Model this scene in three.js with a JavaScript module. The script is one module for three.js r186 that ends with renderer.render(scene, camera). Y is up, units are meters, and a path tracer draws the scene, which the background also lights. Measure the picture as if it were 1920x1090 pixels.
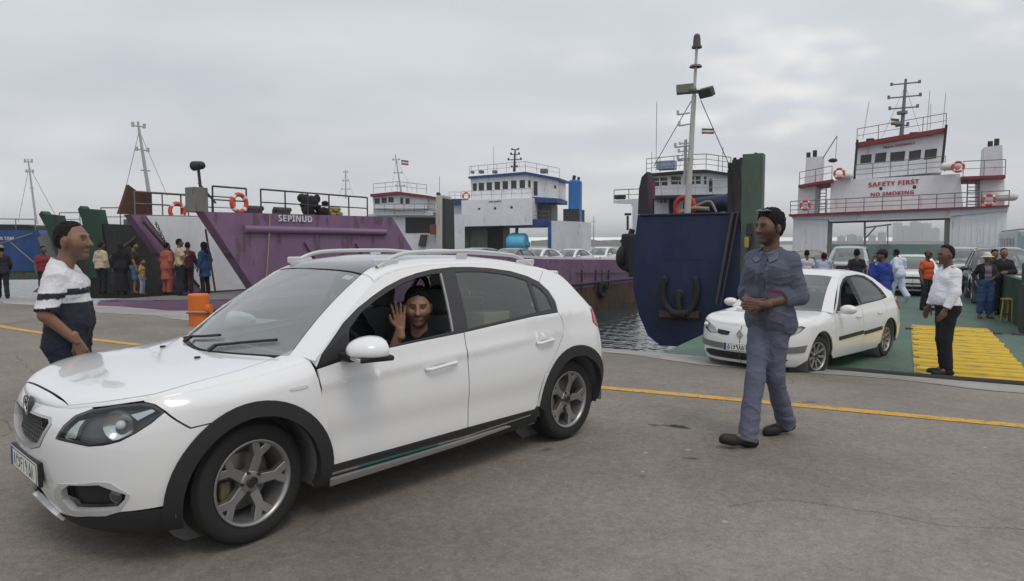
import * as THREE from 'three';
import { mergeGeometries } from 'three/addons/utils/BufferGeometryUtils.js';
import { RoundedBoxGeometry } from 'three/addons/geometries/RoundedBoxGeometry.js';

// ---------- camera, sky, sun, exposure ----------
const scene = new THREE.Scene();
const FPX = 1305, EYE = 1.58, HZ = 455;                 // focal length and horizon row in photo pixels (1920 x 1090), eye height
const camera = new THREE.PerspectiveCamera(2 * Math.atan(545 / FPX) * 180 / Math.PI, 1920 / 1090, .1, 9000);
camera.position.set(0, EYE, 0);
const PITCH = Math.atan((545 - HZ) / FPX);
camera.rotation.set(-PITCH, 0, 0);
scene.add(camera);
const renderer = new THREE.WebGLRenderer({ antialias: true });
renderer.setSize(1024, 581);
renderer.toneMapping = THREE.LinearToneMapping;
renderer.toneMappingExposure = 1.0;
renderer.shadowMap.enabled = true;
const sun = new THREE.DirectionalLight(0xfff2e2, .9);
sun.position.set(18, 60, 34); sun.castShadow = true; sun.shadow.radius = 42; sun.shadow.mapSize.set(2048, 2048);
Object.assign(sun.shadow.camera, { left: -60, right: 60, top: 60, bottom: -60, near: 1, far: 160 });
scene.add(sun, sun.target);

// ---------- noise ----------
function rng(seed) { let a = seed >>> 0; return () => { a |= 0; a = a + 0x6D2B79F5 | 0; let t = Math.imul(a ^ a >>> 15, 1 | a); t = t + Math.imul(t ^ t >>> 7, 61 | t) ^ t; return ((t ^ t >>> 14) >>> 0) / 4294967296; }; }
function hash3(x, y, z) { let h = Math.imul(x, 374761393) + Math.imul(y, 668265263) + Math.imul(z, 1274126177) | 0; h = Math.imul(h ^ h >>> 13, 1274126177); return ((h ^ h >>> 16) >>> 0) / 4294967296; }
function vnoise(x, y, z) {
  const xi = Math.floor(x), yi = Math.floor(y), zi = Math.floor(z), f = t => t * t * (3 - 2 * t);
  const u = f(x - xi), v = f(y - yi), w = f(z - zi), L = (a, b, t) => a + (b - a) * t, h = (i, j, k) => hash3(xi + i, yi + j, zi + k);
  return L(L(L(h(0, 0, 0), h(1, 0, 0), u), L(h(0, 1, 0), h(1, 1, 0), u), v), L(L(h(0, 0, 1), h(1, 0, 1), u), L(h(0, 1, 1), h(1, 1, 1), u), v), w);
}
function fbm(x, y, z, o = 5) { let s = 0, a = .5, t = 0; for (let i = 0; i < o; i++) { s += a * vnoise(x, y, z); t += a; a *= .5; x = x * 2.03 + 11.3; y = y * 2.03 + 5.7; z = z * 2.03 + 3.1; } return s / t; }
const clamp = (x, a = 0, b = 1) => Math.min(b, Math.max(a, x));
const sstep = (a, b, x) => { const t = clamp((x - a) / (b - a)); return t * t * (3 - 2 * t); };
const lerp = (a, b, t) => a + (b - a) * t;

// ---------- overcast sky: air and cloud only ----------
{
  const w = 1024, h = 512, d = new Float32Array(w * h * 4);
  for (let j = 0; j < h; j++) for (let i = 0; i < w; i++) {
    const el = (j + .5) / h * Math.PI - Math.PI / 2, az = ((i + .5) / w - .5) * 2 * Math.PI;   // row 0 is the nadir
    const ce = Math.cos(el), x = Math.cos(az) * ce, z = Math.sin(az) * ce, y = Math.sin(el);
    const yy = Math.max(y, .0), k = 1 / (yy + .16);                                     // clouds on a flat layer
    const q = fbm(x * k * 1.0 + 3.1, z * k * 1.4 + 7.7, 1.3, 5), q2 = fbm(x * k * 2.1 + 13.1, z * k * 2.9 + 1.7, 4.3, 5);
    const band = sstep(.02, .2, yy);
    const g = .675 + .085 * (1 - band) + .15 * sstep(.3, 1, yy);
    let c = [g * .945 + .036 * (1 - band), g * .99 + .008 * (1 - band), g * 1.075 - .03 * (1 - band)];
    const m = (q - .5) * .46 + (q2 - .5) * .16;                                         // darker and lighter cloud bellies
    c = c.map((t, n) => t * (1 + m * (n === 2 ? .8 : 1)));
    const br = sstep(.5, .66, q2) * sstep(.38, .55, q) * sstep(.05, .16, yy) * sstep(-.1, .5, x);          // thin places where the light comes through
    c = [c[0] + br * .24, c[1] + br * .19, c[2] + br * .12];
    const o = (j * w + i) * 4; d[o] = c[0]; d[o + 1] = c[1]; d[o + 2] = c[2]; d[o + 3] = 1;
  }
  const t = new THREE.DataTexture(d, w, h, THREE.RGBAFormat, THREE.FloatType);
  t.mapping = THREE.EquirectangularReflectionMapping; t.magFilter = THREE.LinearFilter; t.needsUpdate = true;
  scene.background = t; scene.environment = t;
}
scene.fog = new THREE.FogExp2(0xd8d9d8, .00042);

// ---------- helpers ----------
const V = (x, y, z) => new THREE.Vector3(x, y, z);
const RAD = Math.PI / 180;
const rayDir = (u, v) => { const a = (u - 960) / FPX, b = (545 - v) / FPX, c = Math.cos(PITCH), s = Math.sin(PITCH); return V(a, -s + b * c, -c - b * s); };
const onPlane = (u, v, y = 0) => { const r = rayDir(u, v), t = (y - EYE) / r.y; return V(r.x * t, y, r.z * t); };       // photo pixel -> point on a level plane
const atDepth = (u, v, d) => { const r = rayDir(u, v), t = -d / r.z; return V(r.x * t, EYE + r.y * t, -d); };            // photo pixel -> point at a known distance
const taken = {};
function numbered(n) { if (!(n in taken)) { taken[n] = 0; return n; } taken[n]++; return n + '_' + String(taken[n]).padStart(3, '0'); }
function col(c) { const k = new THREE.Color(); if (Array.isArray(c)) k.setRGB(c[0], c[1], c[2]); else k.set(c); return k; }
function mat(c, rough = .6, o = {}) { return new THREE.MeshStandardMaterial({ color: col(c), roughness: rough, metalness: 0, ...o }); }
function phys(c, rough = .3, o = {}) { return new THREE.MeshPhysicalMaterial({ color: col(c), roughness: rough, metalness: 0, ...o }); }
function addMesh(name, geo, m, parent) {
  const o = new THREE.Mesh(geo, m); o.name = parent ? name : numbered(name); o.castShadow = o.receiveShadow = true; (parent || scene).add(o); return o;
}
function tag(o, label, category, group, kind) { o.userData.label = label; if (category) o.userData.category = category; if (group) o.userData.group = group; if (kind) o.userData.kind = kind; return o; }
function thing(name, label, category, pos = [0, 0, 0], ry = 0, group) {
  const g = new THREE.Group(); g.name = numbered(name); g.position.set(...pos); g.rotation.y = ry; scene.add(g); return tag(g, label, category, group);
}
function struct(name, geo, m) { const o = addMesh(name, geo, m); o.userData.kind = 'structure'; return o; }
function copyOf(src, label, pos, ry, group) { const c = src.clone(); c.name = numbered(src.name.replace(/_\d{3}$/, '')); c.userData = { ...src.userData, label }; if (group) c.userData.group = group; if (pos) c.position.set(...pos); if (ry !== undefined) c.rotation.y = ry; scene.add(c); return c; }
class Geo {
  constructor() { this.g = []; }
  add(g, m, color) {
    g = g.index ? g.toNonIndexed() : g.clone(); if (m) g.applyMatrix4(m);
    if (!g.attributes.normal) g.computeVertexNormals();
    const n = g.attributes.position.count;
    if (!g.attributes.uv) { const u = new Float32Array(n * 2), p = g.attributes.position; for (let i = 0; i < n; i++) { u[2 * i] = p.getX(i) + p.getZ(i); u[2 * i + 1] = p.getY(i) + .3 * p.getZ(i); } g.setAttribute('uv', new THREE.BufferAttribute(u, 2)); }
    for (const k of Object.keys(g.attributes)) if (!['position', 'normal', 'uv', 'color'].includes(k)) g.deleteAttribute(k);
    if (color) { const c = new Float32Array(n * 3); for (let i = 0; i < n; i++) c.set(color, 3 * i); g.setAttribute('color', new THREE.BufferAttribute(c, 3)); }
    g.morphAttributes = {}; this.g.push(g); return this;
  }
  box(x, y, z, w, h, d, rx = 0, ry = 0, rz = 0) { return this.add(new THREE.BoxGeometry(w, h, d), new THREE.Matrix4().compose(V(x, y, z), new THREE.Quaternion().setFromEuler(new THREE.Euler(rx, ry, rz)), V(1, 1, 1))); }
  rbox(x, y, z, w, h, d, r = .02, rx = 0, ry = 0, rz = 0, seg = 2) { return this.add(new RoundedBoxGeometry(w, h, d, seg, r), new THREE.Matrix4().compose(V(x, y, z), new THREE.Quaternion().setFromEuler(new THREE.Euler(rx, ry, rz)), V(1, 1, 1))); }
  bar(a, b, r, seg = 6, r2 = r) {
    a = Array.isArray(a) ? V(...a) : a; b = Array.isArray(b) ? V(...b) : b; const d = b.clone().sub(a), L = d.length(); if (L < 1e-6) return this;
    return this.add(new THREE.CylinderGeometry(r2, r, L, seg), new THREE.Matrix4().compose(a.clone().add(b).multiplyScalar(.5), new THREE.Quaternion().setFromUnitVectors(V(0, 1, 0), d.divideScalar(L)), V(1, 1, 1)));
  }
  beam(a, b, w, h, upv = V(0, 1, 0)) { // rectangular bar from a to b
    a = Array.isArray(a) ? V(...a) : a; b = Array.isArray(b) ? V(...b) : b; const x = b.clone().sub(a), L = x.length(); x.divideScalar(L);
    const z = x.clone().cross(upv).normalize(), y = z.clone().cross(x);
    return this.add(new THREE.BoxGeometry(L, h, w), new THREE.Matrix4().makeBasis(x, y, z).setPosition(a.clone().add(b).multiplyScalar(.5)));
  }
  tube(pts, r, seg = 24, rad = 6, closed = false) { return this.add(new THREE.TubeGeometry(new THREE.CatmullRomCurve3(pts.map(p => Array.isArray(p) ? V(...p) : p), closed, 'catmullrom', .4), seg, r, rad, closed)); }
  ball(x, y, z, rx, ry = rx, rz = rx, a = 14, b = 10) { return this.add(new THREE.SphereGeometry(1, a, b), new THREE.Matrix4().makeScale(rx, ry, rz).setPosition(x, y, z)); }
  torus(x, y, z, R, r, rx = 0, ry = 0, arc = Math.PI * 2, s = 20) { return this.add(new THREE.TorusGeometry(R, r, 8, s, arc), new THREE.Matrix4().compose(V(x, y, z), new THREE.Quaternion().setFromEuler(new THREE.Euler(rx, ry, 0)), V(1, 1, 1))); }
  slab(pts, z0, z1, m) { // polygon in x,y extruded from z0 to z1
    const s = new THREE.Shape(pts.map(p => new THREE.Vector2(p[0], p[1]))); const g = new THREE.ExtrudeGeometry(s, { depth: z1 - z0, bevelEnabled: false }); g.translate(0, 0, z0); return this.add(g, m);
  }
  quad(a, b, c, d) { const g = new THREE.BufferGeometry(); g.setAttribute('position', new THREE.Float32BufferAttribute([...a, ...b, ...c, ...a, ...c, ...d], 3)); return this.add(g); }
  merged() { const hasC = this.g.some(g => g.attributes.color); if (hasC) for (const g of this.g) if (!g.attributes.color) g.setAttribute('color', new THREE.BufferAttribute(new Float32Array(g.attributes.position.count * 3).fill(1), 3)); return this.g.length === 1 ? this.g[0] : mergeGeometries(this.g); }
  build(name, m, parent) { return addMesh(name, this.merged(), m, parent); }
}
// posts and bars of a ship's railing along a line of points
function railing(parent, pts, h, m, o = {}) {
  const g = new Geo(), r = o.r ?? .022, n = o.bars ?? 2, gap = o.gap ?? 1.3; pts = pts.map(p => V(...p));
  for (let i = 0; i < pts.length - 1; i++) {
    const a = pts[i], b = pts[i + 1], L = a.distanceTo(b), k = Math.max(1, Math.round(L / gap));
    for (let j = i ? 1 : 0; j <= k; j++) { const p = a.clone().lerp(b, j / k); g.bar(p, p.clone().add(V(0, h, 0)), r, 5); }
    for (let j = 1; j <= n; j++) g.bar(a.clone().add(V(0, h * j / n, 0)), b.clone().add(V(0, h * j / n, 0)), r * (j === n ? 1.1 : .8), 5);
  }
  return g.build('railing', m, parent);
}
// textures
function dataTex(w, h, fn, o = {}) {
  const d = new Uint8Array(w * h * 4);
  for (let j = 0; j < h; j++) for (let i = 0; i < w; i++) { const c = fn(i, j), k = (j * w + i) * 4; d[k] = clamp(c[0], 0, 255); d[k + 1] = clamp(c[1], 0, 255); d[k + 2] = clamp(c[2], 0, 255); d[k + 3] = c[3] ?? 255; }
  const t = new THREE.DataTexture(d, w, h, THREE.RGBAFormat); t.wrapS = t.wrapT = THREE.RepeatWrapping; t.magFilter = THREE.LinearFilter; t.minFilter = THREE.LinearMipmapLinearFilter; t.generateMipmaps = true; if (!o.data) t.colorSpace = THREE.SRGBColorSpace; t.needsUpdate = true; return t;
}
function textTex(w, h, draw) {
  const c = document.createElement('canvas'); c.width = w; c.height = h; const x = c.getContext('2d'); draw(x, w, h);
  const t = new THREE.CanvasTexture(c); t.colorSpace = THREE.SRGBColorSpace; t.magFilter = THREE.LinearFilter; return t;
}
// ---------- quay, water ----------
const EDGE = x => -(12.9 - .615 * x);                    // quay edge
const EN = V(-.524, 0, .852);                            // from the edge towards the land
const EA = V(.852, 0, .524);                             // along the edge, towards the right
const edgeAt = (a, off = 0, y = 0) => V(0, 0, EDGE(0)).addScaledVector(EA, a).addScaledVector(EN, off).setY(y);
const apronY = off => off >= 3.5 ? 0 : -.25 * Math.pow(1 - off / 3.5, 1.15);
const grainTex = (seed, base, amp, tint) => {
  const r = rng(seed), n = 1024;
  return dataTex(n, n, (i, j) => {
    const s = r(), k = (r() + r() - 1) * amp, p = vnoise(i / 5 + seed, j / 5, 2) - .5, q = vnoise(i / 34 + seed, j / 34, 7) - .5;
    const stone = s > .93 ? 26 : s < .05 ? -24 : 0;
    const v = base + k + p * 16 + q * 10 + stone; return [v + tint[0], v + tint[1], v + tint[2]];
  });
};
// one large map of the quay (18 m x 12.5 m): grain, worn tracks, cracks, drips, patches
const GX0 = -10, GZ0 = -14.2, GW = 18, GD = 12.8;
const asphaltMap = (() => {
  const n = 2048, m = 1456, r = rng(11), shade = new Float32Array(n * m);
  const line = (x, z, a, len, w, d, wob) => { for (let t = 0; t < len; t += .004) { a += (r() - .5) * wob; x += Math.cos(a) * .004; z += Math.sin(a) * .004; const ci = Math.round((x - GX0) / GW * n), cj = Math.round((z - GZ0) / GD * m), k = Math.ceil(w / GW * n); for (let j = -k; j <= k; j++) for (let i = -k; i <= k; i++) { const I = ci + i, J = cj + j; if (I >= 0 && J >= 0 && I < n && J < m && Math.hypot(i, j) <= k * (.5 + r() * .6)) shade[J * n + I] = Math.min(shade[J * n + I], -d * (.6 + r() * .4)); } } };
  for (let i = 0; i < 16; i++) line(GX0 + r() * GW, GZ0 + r() * GD, r() * 6.3, 1 + r() * 3, .003, 26, .22);               // hair cracks
  const blob = (x, z, R, d, el, an) => { const k = Math.ceil(R * 1.6 / GW * n), ci = Math.round((x - GX0) / GW * n), cj = Math.round((z - GZ0) / GD * m), cs = Math.cos(an), sn = Math.sin(an); for (let j = -k; j <= k; j++) for (let i = -k; i <= k; i++) { const I = ci + i, J = cj + j; if (I < 0 || J < 0 || I >= n || J >= m) continue; const X = i / n * GW, Z = j / m * GD, e = Math.hypot(X * cs + Z * sn, (Z * cs - X * sn) * el) / R + (fbm(I / 22, J / 22, 5, 3) - .5) * 1.3; if (e < 1) shade[J * n + I] -= d * sstep(1, .55, e); } };
  for (let i = 0; i < 70; i++) blob(GX0 + r() * GW, GZ0 + r() * GD, .02 + r() * r() * .12, 12 + r() * 26, 1 + r() * 1.5, r() * 3);   // drips
  for (let i = 0; i < 9; i++) blob(GX0 + r() * GW, GZ0 + r() * GD, .25 + r() * .5, 7 + r() * 6, 1 + r() * 2, r() * 3);                   // damp or oily patches
  for (let i = 0; i < 120; i++) blob(GX0 + r() * GW, GZ0 + r() * GD, .008 + r() * .014, -40, 1, 0);                                       // bits of litter and grit
  const p2 = onPlane(1255, 800), p3 = onPlane(1130, 880); for (let k = 0; k < 6; k++) blob(p2.x + (r() - .5) * .3, p2.z + (r() - .5) * .12, .03 + r() * .05, 36, 1.8, .4);
  // tyre tracks coming off the ramp
  for (const off of [0, 1.5]) for (let t = 0; t < 1; t += .0012) { const x = lerp(5.4 + off * .5, -3.5, t), z = -8.2 + off * .8 + 4.2 * Math.sin(t * 1.4) + .7 * t; const k = 8, ci = Math.round((x - GX0) / GW * n), cj = Math.round((z - GZ0) / GD * m); for (let q = -k; q <= k; q++) { const J = cj + q; if (ci >= 0 && ci < n && J >= 0 && J < m) for (let u = 0; u < 4; u++) if (ci + u < n) shade[J * n + ci + u] -= .35 * (1 - Math.abs(q) / k) * r() * 3; } }
  return dataTex(n, m, (i, j) => { const s = r(), k = (r() + r() - 1) * 12, p = vnoise(i / 4, j / 4, 2) - .5, q = vnoise(i / 26, j / 26, 7) - .5, w = vnoise(i / 150, j / 150, 3) - .5; const stone = s > .96 ? 15 : s < .04 ? -15 : 0; const v = 120 + k + p * 14 + q * 9 + w * 16 + stone + shade[j * n + i]; return [v + 4, v, v - 6]; });
})();
const asphaltBump = (() => { const r = rng(5); return dataTex(512, 512, () => { const v = 90 + r() * 130; return [v, v, v]; }, { data: true }); })();
const concreteMap = grainTex(29, 160, 12, [2, 0, -4]);
function sheet(a0, a1, na, offs, lift, colour, uvs = 4) {
  const pos = [], uv = [], c = [], idx = [], nb = offs.length;
  for (let i = 0; i <= na; i++) for (let j = 0; j < nb; j++) {
    const a = lerp(a0, a1, i / na), p = edgeAt(a, offs[j], 0); const k = colour(p, a, offs[j]);
    pos.push(p.x, apronY(offs[j]) + lift, p.z); uv.push(uvs ? p.x / uvs : (p.x - GX0) / GW, uvs ? p.z / uvs : (p.z - GZ0) / GD); c.push(k[0], k[1], k[2]);
  }
  for (let i = 0; i < na; i++) for (let j = 0; j < nb - 1; j++) { const q = i * nb + j; idx.push(q, q + nb, q + 1, q + 1, q + nb, q + nb + 1); }
  const g = new THREE.BufferGeometry(); g.setAttribute('position', new THREE.Float32BufferAttribute(pos, 3)); g.setAttribute('uv', new THREE.Float32BufferAttribute(uv, 2)); g.setAttribute('color', new THREE.Float32BufferAttribute(c, 3)); g.setIndex(idx); g.computeVertexNormals();
  return g;
}
{
  const offs = []; for (let o = .7; o < 3.6; o += .2) offs.push(o); for (let o = 3.7; o < 16; o += .22) offs.push(o); offs.push(18, 24, 40, 80);
  const g = sheet(-34, 30, 300, offs, 0, p => { const f = fbm(p.x * .55 + 9, p.z * .55, 2, 4); const k = 1 + (f - .5) * .34; return [k * 1.02, k, k * .965]; }, 0);
  struct('asphalt_quay', g, mat([1, .985, .96], .93, { map: asphaltMap, bumpMap: (() => { asphaltBump.repeat.set(9, 6.4); return asphaltBump; })(), bumpScale: .004, vertexColors: true }));
  const g2 = sheet(-34, 30, 260, [0, .25, .5, .75, 1.0, 1.22], .012, (p, a, o) => { const f = fbm(p.x * 1.1, p.z * 1.1, 5, 4); const k = .98 + (f - .5) * .7 - .1 * sstep(.55, .7, fbm(p.x * 3, p.z * 3, 1, 3)); return [k, k, k * .99]; });
  // ragged inner border of the concrete edge
  { const P = g2.attributes.position; for (let i = 0; i <= 260; i++) { const a = lerp(-34, 30, i / 260), o = (a < -6 ? 1.9 : 1.05) + (fbm(a * .8, 3, 1, 4) - .5) * 1.1, q = edgeAt(a, o), k = i * 6 + 5; P.setXYZ(k, q.x, apronY(o) + .006, q.z); const o2 = o * .8, q2 = edgeAt(a, o2); P.setXYZ(k - 1, q2.x, apronY(o2) + .01, q2.z); } g2.computeVertexNormals(); }
  struct('concrete_edge', g2, mat([.88, .87, .86], .9, { map: concreteMap, vertexColors: true }));
  // quay wall
  const w = new Geo(), A = edgeAt(-34, .02), B = edgeAt(30, .02);
  w.quad([A.x, -.245, A.z], [B.x, -.245, B.z], [B.x, -6, B.z], [A.x, -6, A.z]);
  struct('quay_wall', w.merged(), mat([.32, .31, .29], .95));
  // solid ground under and behind
  const b = new Geo(), C = edgeAt(-34, 80), D = edgeAt(30, 80);
  b.quad([A.x, -6, A.z], [B.x, -6, B.z], [D.x, -6, D.z], [C.x, -6, C.z]); struct('quay_base', b.merged(), mat([.3, .29, .27], 1));
  // yellow painted line
  const pts = [[-80, 594 - 70 * .14], [0, 612], [240, 645], [600, 681], [1135, 728], [1500, 761], [1920, 800], [2400, 845]].map(q => onPlane(...q)); const yl = []; const uvl = [];
  const cur = new THREE.CatmullRomCurve3(pts), N = 160, off = .074;
  const hgt = p => { const o = p.clone().sub(V(0, 0, EDGE(0))).dot(EN); return apronY(o); };
  const row = []; for (let i = 0; i <= N; i++) { const p = cur.getPoint(i / N), t = cur.getTangent(i / N).setY(0).normalize(), n = V(-t.z, 0, t.x); const j = (vnoise(i * 1.7, 1, 1) - .5) * .012; const a = p.clone().addScaledVector(n, off + j), c = p.clone().addScaledVector(n, -off + j); a.y = hgt(a) + .005; c.y = hgt(c) + .005; row.push([a, c]); }
  const g3 = new Geo(); for (let i = 0; i < N; i++) g3.quad(row[i][0].toArray(), row[i + 1][0].toArray(), row[i + 1][1].toArray(), row[i][1].toArray());
  const ylm = dataTex(256, 256, (i, j) => { const n = fbm(i / 9, j / 9, 3, 4), m = hash3(i, j, 1); const w = n > .66 || m > .97 ? 1 : 0; return w ? [150, 128, 84] : [208 + n * 14, 158 + n * 14, 58 + n * 24]; });
  const gm = g3.merged(), pp = gm.attributes.position, uu = gm.attributes.uv; for (let i = 0; i < pp.count; i++) uu.setXY(i, pp.getX(i) * 1.3, pp.getZ(i) * 1.3);
  struct('yellow_line', gm, mat([.92, .9, .85], .8, { map: ylm }));
}
{
  const bump = dataTex(512, 512, (i, j) => { const tau = 2 * Math.PI / 512; let v = 0; for (const [a, b, p] of [[3, 5, 0], [7, -4, 1], [11, 9, 2], [-6, 13, 4], [17, 3, 5], [21, -16, 1.4]]) v += Math.sin((a * i + b * j) * tau + p) / Math.hypot(a, b) * 6; v = 128 + v * 26; return [v, v, v]; }, { data: true });
  const g = new THREE.PlaneGeometry(9000, 9000, 1, 1); g.rotateX(-Math.PI / 2); const uv = g.attributes.uv; for (let i = 0; i < uv.count; i++) uv.setXY(i, uv.getX(i) * 9000 / 7, uv.getY(i) * 9000 / 7);
  g.translate(0, -2.75, -4300);
  struct('water', g, phys([.035, .055, .055], .12, { bumpMap: bump, bumpScale: .09, ior: 1.33 }));
}
// ---------- smooth tables, car surfaces ----------
function crv(t) { // monotone cubic through [x,y] pairs, clamped ends
  const n = t.length, m = [];
  const d = []; for (let i = 0; i < n - 1; i++) d.push((t[i + 1][1] - t[i][1]) / (t[i + 1][0] - t[i][0]));
  for (let i = 0; i < n; i++) m.push(i === 0 ? d[0] : i === n - 1 ? d[n - 2] : d[i - 1] * d[i] <= 0 ? 0 : 2 * d[i - 1] * d[i] / (d[i - 1] + d[i]));
  return x => {
    if (x <= t[0][0]) return t[0][1]; if (x >= t[n - 1][0]) return t[n - 1][1];
    let i = 0; while (x > t[i + 1][0]) i++;
    const h = t[i + 1][0] - t[i][0], u = (x - t[i][0]) / h, u2 = u * u, u3 = u2 * u;
    return (2 * u3 - 3 * u2 + 1) * t[i][1] + (u3 - 2 * u2 + u) * h * m[i] + (-2 * u3 + 3 * u2) * t[i + 1][1] + (u3 - u2) * h * m[i + 1];
  };
}
class CarSurf {
  constructor(q) { Object.assign(this, q); }
  half(x, z) {
    const zb = this.belt(x), f = this.taper(x);
    if (z <= zb) { let y = this.W0 * this.sec(z) * f; if (x > this.cowl) y -= .05 * Math.pow(Math.max(0, (z - this.zE(x) + .09) / .09), 2); return y; }
    const wb = this.W0 * this.sec(zb) * f, wr = this.Wr * this.taperTop(x), u = (z - zb) / (this.zr - zb);
    return wb + (wr - wb) * Math.pow(u, 1.12) - (x > this.cowl ? .05 * Math.pow(Math.max(0, (z - this.zE(x) + .09) / .09), 2) : 0);
  }
  S(s, z) { // left side surface: forward, up, left
    if (s > this.x0) { const th = Math.min(1, (s - this.x0) / this.Lf) * Math.PI / 2, e = 2 / this.nf; return [this.x0 + (this.Xn(z) - this.x0) * Math.pow(Math.sin(th), e), z, this.half(this.x0, z) * Math.pow(Math.max(0, Math.cos(th)), e)]; }
    if (s < this.x1) { const th = Math.min(1, (this.x1 - s) / this.Lr) * Math.PI / 2, e = 2 / this.nr, xx = this.x1 + (this.Xr(z) - this.x1) * Math.pow(Math.sin(th), e); return [xx, z, this.half(xx, z) * Math.pow(Math.max(0, Math.cos(th)), e)]; }
    return [s, z, this.half(s, z)];
  }
  sx(x, z) { // s at which the side surface reaches station x
    if (x > this.x0) return this.x0 + Math.asin(Math.min(1, Math.pow(Math.min(1, (x - this.x0) / (this.Xn(z) - this.x0)), this.nf / 2))) / (Math.PI / 2) * this.Lf;
    if (x < this.x1) return this.x1 - Math.asin(Math.min(1, Math.pow(Math.min(1, (this.x1 - x) / (this.x1 - this.Xr(z))), this.nr / 2))) / (Math.PI / 2) * this.Lr;
    return x;
  }
  sy(y, z, rear) { // s on the front (or rear) end at lateral y
    if (rear) return this.x1 - Math.acos(Math.pow(Math.min(1, y / this.half(this.x1, z)), this.nr / 2)) / (Math.PI / 2) * this.Lr;
    return this.x0 + Math.acos(Math.pow(Math.min(1, y / this.half(this.x0, z)), this.nf / 2)) / (Math.PI / 2) * this.Lf;
  }
  T(s, v) { const E = this.S(s, this.zE(s)); return [E[0], E[1] + this.cr(s) * Math.sqrt(Math.max(0, 1 - Math.pow(Math.abs(v), 3))), v * E[2]]; }
}
const surfHatch = () => new CarSurf({
  W0: .885, Wr: .60, zr: 1.42, x0: .15, x1: -2.75, Lf: 1.1, Lr: .9, nf: 2.5, nr: 3.6, cowl: -.36,
  sec: crv([[.1, .80], [.18, .90], [.25, .95], [.33, .978], [.45, .995], [.58, 1], [.70, .993], [.82, .978], [.92, .955], [1.05, .93]]),
  taper: crv([[-3.2, .99], [-2.67, 1.0], [-1.5, 1], [0, .995], [.8, .98]]),
  taperTop: crv([[-3.1, .86], [-2.4, .95], [-1.6, 1], [-1, .985], [-.3, 1.1]]),
  belt: crv([[-3.2, 1.03], [-2.65, 1.02], [-1.4, .975], [-.37, .895], [.2, .84], [.8, .80]]),
  Xn: crv([[.13, .63], [.18, .70], [.24, .745], [.32, .775], [.42, .80], [.52, .812], [.6, .815], [.68, .805], [.75, .778], [.83, .71]]),
  Xr: crv([[.2, -3.14], [.35, -3.23], [.5, -3.27], [.65, -3.27], [.8, -3.25], [.95, -3.2], [1.05, -3.13], [1.2, -2.97], [1.33, -2.86], [1.42, -2.79]]),
  zE: crv([[-3.65, 1.02], [-3.3, 1.08], [-3.0, 1.17], [-2.85, 1.25], [-2.7, 1.325], [-2.5, 1.365], [-2.2, 1.405], [-1.8, 1.428], [-1.4, 1.425], [-1.15, 1.405], [-1.0, 1.375], [-.85, 1.305], [-.7, 1.205], [-.5, 1.055], [-.36, .93], [-.25, .905], [0, .875], [.2, .862], [.4, .847], [.6, .83], [.8, .805], [1.0, .78], [1.25, .765]]),
  cr: crv([[-3.3, .02], [-2.8, .05], [-2, .062], [-1, .07], [-.36, .05], [.3, .055], [.7, .05], [1.0, .038], [1.15, .024], [1.25, 0]]),
});
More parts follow.
